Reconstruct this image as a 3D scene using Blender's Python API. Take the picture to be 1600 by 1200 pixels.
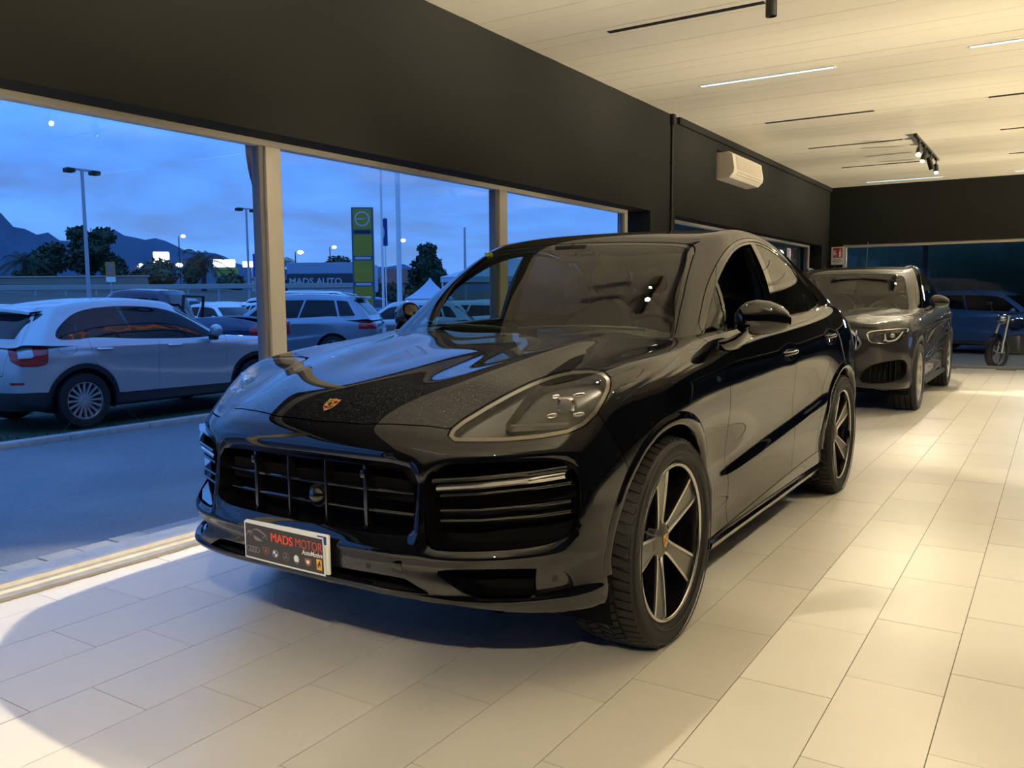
import bpy, bmesh, math, random
import numpy as np
from mathutils import Vector, Matrix
PI = math.pi
for o in list(bpy.data.objects):
    bpy.data.objects.remove(o, do_unlink=True)
SC = bpy.context.scene
COL = SC.collection
random.seed(7)

# ------------------------------------------------------------------ camera
CAM_LOC = (1.448, -2.3276, 1.2750)
YAW, PITCH, ROLL, FPX = 0.56972, 0.100208, -0.0078207, 1329.44
cd = bpy.data.cameras.new('camera'); cam = bpy.data.objects.new('camera', cd); COL.objects.link(cam)
cy, sy, cp, sp = math.cos(YAW), math.sin(YAW), math.cos(PITCH), math.sin(PITCH)
fw = Vector((-sy*cp, cy*cp, -sp)); r0 = Vector((cy, sy, 0)); u0 = r0.cross(fw)
rt = r0*math.cos(ROLL) + u0*math.sin(ROLL); up = -r0*math.sin(ROLL) + u0*math.cos(ROLL)
cam.matrix_world = Matrix(((rt.x, up.x, -fw.x, CAM_LOC[0]), (rt.y, up.y, -fw.y, CAM_LOC[1]),
                           (rt.z, up.z, -fw.z, CAM_LOC[2]), (0, 0, 0, 1)))
cd.sensor_width = 36.0; cd.sensor_fit = 'HORIZONTAL'; cd.lens = FPX*36.0/1600.0
cd.clip_start = 0.05; cd.clip_end = 3000
cd.dof.use_dof = False
SC.camera = cam
SC.view_settings.view_transform = 'Standard'
SC.view_settings.look = 'None'
SC.view_settings.gamma = 1.0
SC.view_settings.use_curve_mapping = False
SC.view_settings.exposure = 0.0

# ------------------------------------------------------------------ node helpers
def nt(name):
    m = bpy.data.materials.new(name); m.use_nodes = True
    t = m.node_tree; t.nodes.clear()
    out = t.nodes.new('ShaderNodeOutputMaterial')
    return m, t, out
def node(t, typ, **kw):
    n = t.nodes.new(typ)
    for k, v in kw.items():
        if k in n.inputs: n.inputs[k].default_value = v
        else: setattr(n, k, v)
    return n
def pbr(name, col, rough=.5, metal=0., coat=0., coat_rough=.03, spec=.5, emit=None, es=0., noise=None, bump=None, trans=0., ior=1.45, alpha=1.):
    """procedural principled material; noise=(scale, amount[, detail]) varies the colour, bump=(scale, strength, distance)"""
    m, t, out = nt(name)
    b = t.nodes.new('ShaderNodeBsdfPrincipled')
    t.links.new(b.outputs[0], out.inputs[0])
    c = (*col, 1)
    b.inputs['Base Color'].default_value = c
    b.inputs['Roughness'].default_value = rough
    b.inputs['Metallic'].default_value = metal
    b.inputs['Coat Weight'].default_value = coat
    b.inputs['Coat Roughness'].default_value = coat_rough
    b.inputs['Specular IOR Level'].default_value = spec
    b.inputs['Transmission Weight'].default_value = trans
    b.inputs['IOR'].default_value = ior
    if emit:
        b.inputs['Emission Color'].default_value = (*emit, 1); b.inputs['Emission Strength'].default_value = es
    tc = None
    if noise or bump:
        tc = t.nodes.new('ShaderNodeTexCoord')
    if noise:
        n = node(t, 'ShaderNodeTexNoise', Scale=noise[0], Detail=noise[2] if len(noise) > 2 else 4.0)
        t.links.new(tc.outputs['Object'], n.inputs['Vector'])
        mx = node(t, 'ShaderNodeMix', data_type='RGBA')
        a = noise[1]
        mx.inputs[6].default_value = (*[max(0, x*(1-a)) for x in col], 1)
        mx.inputs[7].default_value = (*[min(1, x*(1+a)) for x in col], 1)
        t.links.new(n.outputs[0], mx.inputs[0]); t.links.new(mx.outputs[2], b.inputs['Base Color'])
    if bump:
        n2 = node(t, 'ShaderNodeTexNoise', Scale=bump[0], Detail=3.0)
        t.links.new(tc.outputs['Object'], n2.inputs['Vector'])
        bp = node(t, 'ShaderNodeBump', Strength=bump[1], Distance=bump[2])
        t.links.new(n2.outputs[0], bp.inputs['Height']); t.links.new(bp.outputs[0], b.inputs['Normal'])
    return m
def thin_glass(name, tint=(1, 1, 1), ior=1.5, rough=0.0, boost=1.0):
    """thin architectural / car glass: transparent with a fresnel reflection"""
    m, t, out = nt(name)
    tr = node(t, 'ShaderNodeBsdfTransparent'); tr.inputs[0].default_value = (*tint, 1)
    gl = node(t, 'ShaderNodeBsdfGlossy'); gl.inputs['Roughness'].default_value = rough
    fr = node(t, 'ShaderNodeFresnel')
    # a thin pane reflects the same from both sides: undo the inversion on back faces
    ge = t.nodes.new('ShaderNodeNewGeometry'); mi = t.nodes.new('ShaderNodeMapRange'); mi.inputs[3].default_value = ior; mi.inputs[4].default_value = 1.0/ior
    t.links.new(ge.outputs['Backfacing'], mi.inputs[0]); t.links.new(mi.outputs[0], fr.inputs[0])
    mul = node(t, 'ShaderNodeMath', operation='MULTIPLY'); mul.inputs[1].default_value = boost; mul.use_clamp = True
    mx = node(t, 'ShaderNodeMixShader')
    t.links.new(fr.outputs[0], mul.inputs[0]); t.links.new(mul.outputs[0], mx.inputs[0])
    t.links.new(tr.outputs[0], mx.inputs[1]); t.links.new(gl.outputs[0], mx.inputs[2])
    t.links.new(mx.outputs[0], out.inputs[0])
    return m
def emission(name, col, s):
    m, t, out = nt(name)
    e = node(t, 'ShaderNodeEmission'); e.inputs[0].default_value = (*col, 1); e.inputs[1].default_value = s
    t.links.new(e.outputs[0], out.inputs[0]); return m
# ------------------------------------------------------------------ sky: blue-hour overcast
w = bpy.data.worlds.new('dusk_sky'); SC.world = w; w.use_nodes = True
t = w.node_tree; t.nodes.clear()
wo = t.nodes.new('ShaderNodeOutputWorld'); bg = t.nodes.new('ShaderNodeBackground')
tc = t.nodes.new('ShaderNodeTexCoord')
sep = t.nodes.new('ShaderNodeSeparateXYZ'); t.links.new(tc.outputs['Generated'], sep.inputs[0])
# clouds in a plane overhead: direction / (z + k) keeps them flattening towards the horizon
ad = node(t, 'ShaderNodeMath', operation='ADD'); ad.inputs[1].default_value = .16
mxz = node(t, 'ShaderNodeMath', operation='MAXIMUM'); mxz.inputs[1].default_value = 0.
t.links.new(sep.outputs[2], mxz.inputs[0]); t.links.new(mxz.outputs[0], ad.inputs[0])
dx = node(t, 'ShaderNodeMath', operation='DIVIDE'); dy = node(t, 'ShaderNodeMath', operation='DIVIDE')
t.links.new(sep.outputs[0], dx.inputs[0]); t.links.new(ad.outputs[0], dx.inputs[1])
t.links.new(sep.outputs[1], dy.inputs[0]); t.links.new(ad.outputs[0], dy.inputs[1])
cmb = t.nodes.new('ShaderNodeCombineXYZ'); t.links.new(dx.outputs[0], cmb.inputs[0]); t.links.new(dy.outputs[0], cmb.inputs[1])
n1 = node(t, 'ShaderNodeTexNoise', Scale=1.15, Detail=7.0, Roughness=.52, Distortion=.35)
t.links.new(cmb.outputs[0], n1.inputs['Vector'])
cr = t.nodes.new('ShaderNodeValToRGB'); t.links.new(n1.outputs[0], cr.inputs[0])
e = cr.color_ramp.elements
e[0].position = .38; e[0].color = (.082, .190, .52, 1)
e[1].position = .63; e[1].color = (.105, .345, 1.0, 1)
x = cr.color_ramp.elements.new(.50); x.color = (.085, .27, .82, 1)
# paler, slightly whiter near the horizon
gr = t.nodes.new('ShaderNodeValToRGB'); t.links.new(sep.outputs[2], gr.inputs[0])
g = gr.color_ramp.elements
g[0].position = 0.0; g[0].color = (.20, .40, .86, 1)
g[1].position = .13; g[1].color = (0, 0, 0, 1)
gm = t.nodes.new('ShaderNodeValToRGB'); t.links.new(sep.outputs[2], gm.inputs[0])
gm.color_ramp.elements[0].position = .0; gm.color_ramp.elements[0].color = (.55, .55, .55, 1)
gm.color_ramp.elements[1].position = .16; gm.color_ramp.elements[1].color = (0, 0, 0, 1)
mix = node(t, 'ShaderNodeMix', data_type='RGBA')
t.links.new(gm.outputs[0], mix.inputs[0]); t.links.new(cr.outputs[0], mix.inputs[6]); mix.inputs[7].default_value = (.20, .42, .92, 1)
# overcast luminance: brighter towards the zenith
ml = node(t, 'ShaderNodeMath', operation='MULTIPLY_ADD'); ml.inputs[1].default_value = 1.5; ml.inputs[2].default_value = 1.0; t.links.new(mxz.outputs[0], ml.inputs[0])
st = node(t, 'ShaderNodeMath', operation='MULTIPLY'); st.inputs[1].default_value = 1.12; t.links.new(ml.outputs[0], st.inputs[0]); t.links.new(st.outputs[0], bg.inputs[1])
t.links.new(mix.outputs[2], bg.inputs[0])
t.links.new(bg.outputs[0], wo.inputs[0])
# ------------------------------------------------------------------ object helpers
def link(o, parent=None):
    COL.objects.link(o)
    if parent is not None: o.parent = parent
    return o
def thing(name, label, cat, loc=(0, 0, 0), rotz=0, group=None, parent=None):
    o = bpy.data.objects.new(name, None); link(o)
    o.location = loc; o.rotation_euler = (0, 0, rotz); o.empty_display_size = .1
    o['label'] = label; o['category'] = cat
    if group: o['group'] = group
    return o
def tag(o, label, cat, group=None, kind=None):
    o['label'] = label; o['category'] = cat
    if group: o['group'] = group
    if kind: o['kind'] = kind
    return o
class MB:
    """collects shapes into one mesh"""
    def __init__(s): s.v = []; s.f = []; s.m = []; s.cur = 0
    def add(s, vs, fs):
        b = len(s.v); s.v += [tuple(x) for x in vs]
        for f in fs: s.f.append(tuple(b+i for i in f)); s.m.append(s.cur)
        return s
    def box(s, x0, x1, y0, y1, z0, z1, M=None):
        vs = [Vector((x, y, z)) for z in (z0, z1) for y in (y0, y1) for x in (x0, x1)]
        if M: vs = [M @ v for v in vs]
        return s.add(vs, [(0, 2, 3, 1), (4, 5, 7, 6), (0, 1, 5, 4), (2, 6, 7, 3), (0, 4, 6, 2), (1, 3, 7, 5)])
    def bbox(s, x0, x1, y0, y1, z0, z1, b=.01, M=None):
        """box with chamfered edges"""
        bm = bmesh.new(); bmesh.ops.create_cube(bm, size=1)
        for v in bm.verts:
            v.co = Vector((x0+(v.co.x+.5)*(x1-x0), y0+(v.co.y+.5)*(y1-y0), z0+(v.co.z+.5)*(z1-z0)))
        bmesh.ops.bevel(bm, geom=bm.edges[:], offset=b, segments=2, affect='EDGES', profile=.5)
        bm.verts.ensure_lookup_table()
        s.add([(M @ v.co if M else v.co) for v in bm.verts], [[v.index for v in f.verts] for f in bm.faces]); bm.free(); return s
    def tube(s, pts, r, n=8, cap=True, closed=False):
        pts = [Vector(p) for p in pts]; N = len(pts)
        rs = r if hasattr(r, '__len__') else [r]*N
        rings = []
        pu = None
        for i, p in enumerate(pts):
            a = pts[i-1] if (i > 0 or closed) else p; c = pts[(i+1) % N] if (i < N-1 or closed) else p
            d = (c-a).normalized()
            if pu is None:
                u = d.orthogonal().normalized()
            else:
                u = (pu - d*pu.dot(d))
                u = u.normalized() if u.length > 1e-6 else d.orthogonal().normalized()
            pu = u; w_ = d.cross(u)
            rings.append([p + (u*math.cos(2*PI*k/n) + w_*math.sin(2*PI*k/n))*rs[i] for k in range(n)])
        vs = [v for R in rings for v in R]; fs = []
        for i in range(N-1 if not closed else N):
            j = (i+1) % N
            for k in range(n):
                k2 = (k+1) % n; fs.append((i*n+k, i*n+k2, j*n+k2, j*n+k))
        if cap and not closed:
            fs.append(tuple(range(n-1, -1, -1))); fs.append(tuple((N-1)*n+k for k in range(n)))
        return s.add(vs, fs)
    def lathe(s, prof, n=24, axis='z', M=None, a0=0, a1=2*PI):
        """prof: (radius, height) pairs turned about an axis"""
        full = abs(a1-a0-2*PI) < 1e-6
        m = n if full else n+1
        vs = []
        for (r, h) in prof:
            for k in range(m):
                a = a0+(a1-a0)*k/n
                c, q = r*math.cos(a), r*math.sin(a)
                v = Vector((c, q, h)) if axis == 'z' else (Vector((h, c, q)) if axis == 'x' else Vector((c, h, q)))
                vs.append(M @ v if M else v)
        fs = []
        for i in range(len(prof)-1):
            for k in range(n):
                k2 = (k+1) % m
                fs.append((i*m+k, i*m+k2, (i+1)*m+k2, (i+1)*m+k))
        return s.add(vs, fs)
    def prism(s, poly, h0, h1, M=None):
        """polygon in xy extruded from z=h0 to h1, mapped by M"""
        n = len(poly)
        vs = [Vector((p[0], p[1], h0)) for p in poly]+[Vector((p[0], p[1], h1)) for p in poly]
        if M: vs = [M @ v for v in vs]
        fs = [tuple(range(n-1, -1, -1)), tuple(range(n, 2*n))]+[(i, (i+1) % n, n+(i+1) % n, n+i) for i in range(n)]
        return s.add(vs, fs)
    def grid(s, rows, closed=False):
        """rows: list of equally long point lists"""
        n = len(rows[0]); vs = [p for r in rows for p in r]; fs = []
        for i in range(len(rows)-1):
            for k in range(n if closed else n-1):
                k2 = (k+1) % n
                fs.append((i*n+k, i*n+k2, (i+1)*n+k2, (i+1)*n+k))
        return s.add(vs, fs)
    def ball(s, c, r, n=12, m=8, M=None):
        rx, ry, rz = (r, r, r) if not hasattr(r, '__len__') else r
        rows = []
        for i in range(m+1):
            th = PI*i/m
            rows.append([Vector((c[0]+rx*math.sin(th)*math.cos(2*PI*k/n), c[1]+ry*math.sin(th)*math.sin(2*PI*k/n), c[2]+rz*math.cos(th))) for k in range(n)])
        if M: rows = [[M @ v for v in r_] for r_ in rows]
        return s.grid(rows, closed=True)
    def mesh(s, name, mats, smooth=None):
        me = bpy.data.meshes.new(name); me.from_pydata([tuple(v) for v in s.v], [], s.f)
        if not isinstance(mats, (list, tuple)): mats = [mats]
        for m in mats: me.materials.append(m)
        if len(mats) > 1: me.polygons.foreach_set('material_index', s.m)
        bm = bmesh.new(); bm.from_mesh(me)
        bmesh.ops.remove_doubles(bm, verts=bm.verts[:], dist=1e-6)
        bmesh.ops.recalc_face_normals(bm, faces=bm.faces[:])
        if smooth is not None:
            for f in bm.faces: f.smooth = True
            for e_ in bm.edges:
                if len(e_.link_faces) == 2 and e_.calc_face_angle(0) > math.radians(smooth): e_.smooth = False
        bm.to_mesh(me); bm.free(); me.update(); return me
    def build(s, name, mats, parent=None, smooth=None, loc=None):
        o = bpy.data.objects.new(name, s.mesh(name, mats, smooth)); link(o, parent)
        if loc is not None: o.location = loc
        return o
def copy_tree(o, parent=None):
    c = o.copy(); COL.objects.link(c)
    if parent is not None: c.parent = parent
    for ch in list(o.children): copy_tree(ch, c)
    return c
def text_mesh(txt, size, font_shear=0.0, bold=0.0, width=None):
    """flat lettering as a mesh in the xy plane (left-bottom at the origin); returns (verts, faces)"""
    cu = bpy.data.curves.new('lettering', 'FONT'); cu.body = txt; cu.size = size; cu.shear = font_shear; cu.offset = bold
    cu.resolution_u = 3
    o = bpy.data.objects.new('lettering', cu); COL.objects.link(o)
    dg = bpy.context.evaluated_depsgraph_get()
    me = bpy.data.meshes.new_from_object(o.evaluated_get(dg))
    vs = [v.co.copy() for v in me.vertices]; fs = [tuple(p.vertices) for p in me.polygons]
    bpy.data.objects.remove(o, do_unlink=True); bpy.data.curves.remove(cu); bpy.data.meshes.remove(me)
    if width and vs:
        x0 = min(v.x for v in vs); x1 = max(v.x for v in vs); k = width/(x1-x0)
        for v in vs: v.x = (v.x-x0)*k
    return vs, fs

# ------------------------------------------------------------------ car-body surfaces
def cc_topology(F, nv):
    F = np.asarray(F); n = len(F)
    a = F.reshape(-1); b = np.roll(F, -1, axis=1).reshape(-1)
    lo, hi = np.minimum(a, b), np.maximum(a, b)
    key = lo.astype(np.int64)*nv+hi
    uk, inv, cnt = np.unique(key, return_inverse=True, return_counts=True)
    E = np.stack([uk//nv, uk % nv], 1)
    return F, E, inv.reshape(n, 4), cnt
def cc_sub(V, F):
    nv = len(V); F, E, FE, cnt = cc_topology(F, nv); ne = len(E); nf = len(F)
    fp = V[F].mean(1)
    ep = V[E].sum(1)
    acc = np.zeros((ne, 3)); np.add.at(acc, FE.reshape(-1), np.repeat(fp, 4, axis=0))
    inner = cnt == 2
    em = ep/2
    epn = np.where(inner[:, None], (ep+acc)/4, em)
    val = np.zeros(nv); np.add.at(val, E.reshape(-1), 1)
    fs = np.zeros((nv, 3)); fc = np.zeros(nv)
    np.add.at(fs, F.reshape(-1), np.repeat(fp, 4, axis=0)); np.add.at(fc, F.reshape(-1), 1)
    es = np.zeros((nv, 3)); np.add.at(es, E[:, 0], em); np.add.at(es, E[:, 1], em)
    bnd = np.zeros(nv, bool); bnd[E[~inner].reshape(-1)] = True
    bs = np.zeros((nv, 3)); np.add.at(bs, E[~inner][:, 0], V[E[~inner][:, 1]]); np.add.at(bs, E[~inner][:, 1], V[E[~inner][:, 0]])
    n_ = np.maximum(val, 1)[:, None]
    vi = (fs/np.maximum(fc, 1)[:, None]+2*es/n_+(n_-3)*V)/n_
    vb = .75*V+.125*bs
    vb[(fc == 1)] = V[(fc == 1)]
    vn = np.where(bnd[:, None], vb, vi)
    V2 = np.concatenate([vn, epn, fp])
    e0 = nv+FE; fi = nv+ne+np.arange(nf)
    F2 = np.concatenate([np.stack([F[:, k], e0[:, k], fi, e0[:, (k-1) % 4]], 1) for k in range(4)])
    return V2, F2
def cc_limit(V, F):
    nv = len(V); F, E, FE, cnt = cc_topology(F, nv); inner = cnt == 2
    val = np.zeros(nv); np.add.at(val, E.reshape(-1), 1)
    es = np.zeros((nv, 3)); np.add.at(es, E[:, 0], V[E[:, 1]]); np.add.at(es, E[:, 1], V[E[:, 0]])
    dg = np.zeros((nv, 3))
    for k in range(4): np.add.at(dg, F[:, k], V[F[:, (k+2) % 4]])
    n_ = np.maximum(val, 1)[:, None]
    L = (n_*n_*V+4*es+dg)/(n_*(n_+5))
    bnd = np.zeros(nv, bool); bnd[E[~inner].reshape(-1)] = True
    bs = np.zeros((nv, 3)); np.add.at(bs, E[~inner][:, 0], V[E[~inner][:, 1]]); np.add.at(bs, E[~inner][:, 1], V[E[~inner][:, 0]])
    fc = np.zeros(nv); np.add.at(fc, F.reshape(-1), 1)
    Lb = (4*V+bs)/6; Lb[fc == 1] = V[fc == 1]
    return np.where(bnd[:, None], Lb, L)
def box_shell(cols, top, drop_top=None):
    """cols[c][r]: points from the front centre round one side to the rear centre; the first and last nf columns are the
    front and rear faces.  top[i][j] (i: lateral 1.., j: along the side) gives the inner points of the upper face.
    Returns a mirrored quad cage."""
    nf = len(top); nc = len(cols); nr = len(cols[0]); ns = nc-1-2*nf
    V = []; idx = {}
    def put(p):
        V.append(p); return len(V)-1
    C = [[put(cols[c][r]) for r in range(nr)] for c in range(nc)]
    F = []
    for c in range(nc-1):
        for r in range(nr-1): F.append((C[c][r], C[c+1][r], C[c+1][r+1], C[c][r+1]))
    T = [[None]*(ns+1) for _ in range(nf+1)]
    for i in range(nf+1):
        for j in range(ns+1):
            if j == 0: T[i][j] = C[i][nr-1]
            elif j == ns: T[i][j] = C[nc-1-i][nr-1]
            elif i == nf: T[i][j] = C[nf+j][nr-1]
            else: T[i][j] = put(top[i][j-1])
    for i in range(nf):
        for j in range(ns):
            if drop_top and drop_top(i, j): continue
            F.append((T[i][j], T[i+1][j], T[i+1][j+1], T[i][j+1]))
    V = np.array(V, float); n = len(V)
    cen = np.abs(V[:, 0]) < 1e-9
    mp = np.arange(n); k = n; add = []
    for i in range(n):
        if not cen[i]: mp[i] = k; k += 1; add.append(V[i]*np.array([-1, 1, 1]))
    V = np.concatenate([V, np.array(add)]); F = np.array(F)
    F = np.concatenate([F, mp[F][:, ::-1]])
    used = np.unique(F); rm = -np.ones(len(V), int); rm[used] = np.arange(len(used))
    return V[used], rm[F]
def fit_limit(V, F, it=14):
    Tg = V.copy(); c = V.copy()
    for _ in range(it): c = c+.85*(Tg-cc_limit(c, F))
    return c
def vnormals(V, F):
    d1 = V[F[:, 2]]-V[F[:, 0]]; d2 = V[F[:, 3]]-V[F[:, 1]]; fn = np.cross(d1, d2)
    N = np.zeros_like(V)
    for k in range(4): np.add.at(N, F[:, k], fn)
    return N/np.maximum(np.linalg.norm(N, axis=1), 1e-12)[:, None]
def poly_sdf(P, poly):
    poly = np.asarray(poly, float); d = np.full(len(P), 1e9); ins = np.zeros(len(P), bool)
    for i in range(len(poly)):
        a, b = poly[i], poly[(i+1) % len(poly)]
        e_ = b-a; w_ = P-a; t_ = np.clip((w_@e_)/max(e_@e_, 1e-12), 0, 1)
        q = w_-t_[:, None]*e_; d = np.minimum(d, (q*q).sum(1))
        c1 = (a[1] <= P[:, 1]) != (b[1] <= P[:, 1])
        xx = a[0]+(P[:, 1]-a[1])*e_[0]/(e_[1] if abs(e_[1]) > 1e-12 else 1e-12)
        ins ^= c1 & (P[:, 0] < xx)
    d = np.sqrt(d); return np.where(ins, -d, d)
def smooth_poly(p, n=2):
    p = np.asarray(p, float)
    for _ in range(n):
        q = np.roll(p, -1, axis=0); p = np.stack([.75*p+.25*q, .25*p+.75*q], 1).reshape(-1, 2)
    return p
def curve(pts, n=8, closed=False):
    """Catmull-Rom through points"""
    p = [np.asarray(q, float) for q in pts]; N = len(p); out = []
    for i in range(N if closed else N-1):
        if closed: a, b, c, d = p[i-1], p[i], p[(i+1) % N], p[(i+2) % N]
        else: a, b, c, d = p[max(i-1, 0)], p[i], p[i+1], p[min(i+2, N-1)]
        for k in range(n):
            u = k/n; out.append(.5*((2*b)+(c-a)*u+(2*a-5*b+4*c-d)*u*u+(3*b-a-3*c+d)*u**3))
    if not closed: out.append(p[-1])
    return np.array(out)
class Surf:
    """dense surface cut into parts along implicit lines; keeps the smooth normals of the uncut surface"""
    def cut(s, fn, tags, where=None):
        """split faces with these tags along fn=0; returns per-face sign (+1/-1, 0 for other faces)"""
        val = fn(s.V); val = np.where(np.abs(val) < 2e-5, 2e-5, val)
        sg = val > 0
        V = [None]; newV, newN = [], []; base = len(s.V); cache = {}
        F2, T2, S2 = [], [], []
        for f, tg in zip(s.F, s.T):
            if tg not in tags:
                F2.append(f); T2.append(tg); S2.append(0); continue
            if where is not None and not where(s.V[f[0]], s.N[f[0]]):
                F2.append(f); T2.append(tg); S2.append(1); continue
            q = [bool(sg[i]) for i in f]; k = sum(q)
            if k == 0 or k == len(q):
                F2.append(f); T2.append(tg); S2.append(1 if k else -1); continue
            ring = []
            n = len(f)
            for i in range(n):
                a, b = f[i], f[(i+1) % n]
                ring.append((a, sg[a]))
                if sg[a] != sg[b]:
                    key = (a, b) if a < b else (b, a)
                    if key not in cache:
                        u = val[key[0]]/(val[key[0]]-val[key[1]])
                        newV.append(s.V[key[0]]*(1-u)+s.V[key[1]]*u)
                        nn = s.N[key[0]]*(1-u)+s.N[key[1]]*u; newN.append(nn/np.linalg.norm(nn))
                        cache[key] = base+len(newV)-1
                    ring.append((cache[key], None))
            pos = [i for i, x in ring if x is None or x]; neg = [i for i, x in ring if x is None or not x]
            if len(pos) > 2: F2.append(tuple(pos)); T2.append(tg); S2.append(1)
            if len(neg) > 2: F2.append(tuple(neg)); T2.append(tg); S2.append(-1)
        if newV: s.V = np.concatenate([s.V, np.array(newV)]); s.N = np.concatenate([s.N, np.array(newN)])
        s.F, s.T = F2, T2
        return S2
    def part(s, fn, tags, new, gap=.002, where=None):
        """faces with fn<0 become part 'new' (None deletes them); a strip of half-width gap is removed between"""
        if gap:
            S2 = s.cut(lambda P: fn(P)-gap, tags, where)
            # faces outside stay; inside (fn<gap) get a temporary tag
            s.T = ['__in' if q < 0 else t_ for q, t_ in zip(S2, s.T)]
            S2 = s.cut(lambda P: fn(P)+gap, ['__in'])
            keep = [i for i, q in enumerate(S2) if not (s.T[i] == '__in' and q > 0)]
            s.F = [s.F[i] for i in keep]; T3 = [s.T[i] for i in keep]
            s.T = [new if t_ == '__in' else t_ for t_ in T3]
        else:
            S2 = s.cut(fn, tags, where); s.T = [new if q < 0 else t_ for q, t_ in zip(S2, s.T)]
        if new is None:
            keep = [i for i, t_ in enumerate(s.T) if t_ is not None]
            s.F = [s.F[i] for i in keep]; s.T = [s.T[i] for i in keep]
    def make(s, tags, name, mat, parent, side=0, rim=.012, push=0., scale=None):
        """side 0: both halves in one mesh; +1 / -1: one half"""
        if isinstance(tags, str): tags = [tags]
        F = [f for f, t_ in zip(s.F, s.T) if t_ in tags]
        if not F: return None
        used = sorted({i for f in F for i in f}); mp = {u: i for i, u in enumerate(used)}
        V = s.V[used]; N = s.N[used]; F = [tuple(mp[i] for i in f) for f in F]
        V = V+N*push
        cnt = {}
        for f in F:
            for i in range(len(f)):
                a, b = f[i], f[(i+1) % len(f)]; k = (a, b) if a < b else (b, a)
                cnt.setdefault(k, []).append((a, b))
        cen = np.abs(V[:, 0]) < 1e-5
        be = [l[0] for k, l in cnt.items() if len(l) == 1 and not (cen[k[0]] and cen[k[1]])]
        def one(sgn, V0, N0, flip):
            vv = V0.copy(); nn = N0.copy(); vv[:, 0] *= sgn; nn[:, 0] *= sgn
            ff = [tuple(reversed(f)) for f in F] if sgn < 0 else list(F)
            ee = [(b, a) for a, b in be] if sgn < 0 else list(be)
            return vv, nn, ff, ee
        Vs, Ns, Fs, Es = [], [], [], []
        for sgn in ((1, -1) if side == 0 else (side,)):
            vv, nn, ff, ee = one(sgn, V, N, False); b = sum(len(x) for x in Vs)
            Vs.append(vv); Ns.append(nn); Fs += [tuple(b+i for i in f) for f in ff]; Es += [(b+a, b+c) for a, c in ee]
        V = np.concatenate(Vs); N = np.concatenate(Ns)
        nmain = len(Fs); LN = [N[i] for f in Fs for i in f]
        if rim and Es:
            ids = sorted({i for e_ in Es for i in e_}); k0 = len(V); m0 = {u: k0+i for i, u in enumerate(ids)}
            k1 = k0+len(ids); m1 = {u: k1+i for i, u in enumerate(ids)}
            V = np.concatenate([V, V[ids], V[ids]-N[ids]*rim])
            for a, c in Es:
                q = (m0[c], m0[a], m1[a], m1[c]); Fs.append(q)
                fn_ = np.cross(V[q[1]]-V[q[0]], V[q[2]]-V[q[0]]); L = np.linalg.norm(fn_); fn_ = fn_/L if L > 1e-12 else np.array([0, 0, 1.])
                LN += [fn_]*4
        me = bpy.data.meshes.new(name); me.from_pydata(V.tolist(), [], Fs)
        me.materials.append(mat)
        me.polygons.foreach_set('use_smooth', [True]*len(Fs))
        me.normals_split_custom_set([tuple(x) for x in LN])
        o = bpy.data.objects.new(name, me); link(o, parent); return o
    def xat(s, y, z, tags=None):
        """lateral position of the flank at (y, z)"""
        c = getattr(s, '_xc', None)
        if c is None:
            k = (s.N[:, 0] > .25); s._xc = c = s.V[k]
        d = (c[:, 1]-y)**2+(c[:, 2]-z)**2
        i = np.argsort(d)[:4]; w_ = 1/(d[i]+1e-5)
        return float((c[i, 0]*w_).sum()/w_.sum())
def sideproj(poly, n=None):
    p = poly if n is None else smooth_poly(poly, n)
    return lambda P: poly_sdf(P[:, 1:3], p)
def frontproj(poly, n=None):
    p = poly if n is None else smooth_poly(poly, n)
    return lambda P: poly_sdf(P[:, [0, 2]], p)
def dirproj(poly3, d):
    """polygon of 3-d points projected along direction d"""
    d = np.array(d, float); d /= np.linalg.norm(d)
    u = np.cross([0, 0, 1.], d); u /= np.linalg.norm(u); v = np.cross(d, u)
    B = np.stack([u, v], 1); q = np.asarray(poly3, float)@B
    return lambda P: poly_sdf(P@B, q)
def deformed_surf(cage, level, tagname, fns):
    V, F = cage; V = fit_limit(V, F)
    for _ in range(level): V, F = cc_sub(V, F)
    V = cc_limit(V, F); N = vnormals(V, F)
    for fn in fns: V = fn(V, N)
    N = vnormals(V, F)
    F = F[V[F][:, :, 0].mean(1) > 0]; V[np.abs(V[:, 0]) < 1e-7, 0] = 0
    s = Surf.__new__(Surf); s.V, s.N, s.F, s.T = V, N, [tuple(f) for f in F], [tagname]*len(F)
    return s
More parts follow.
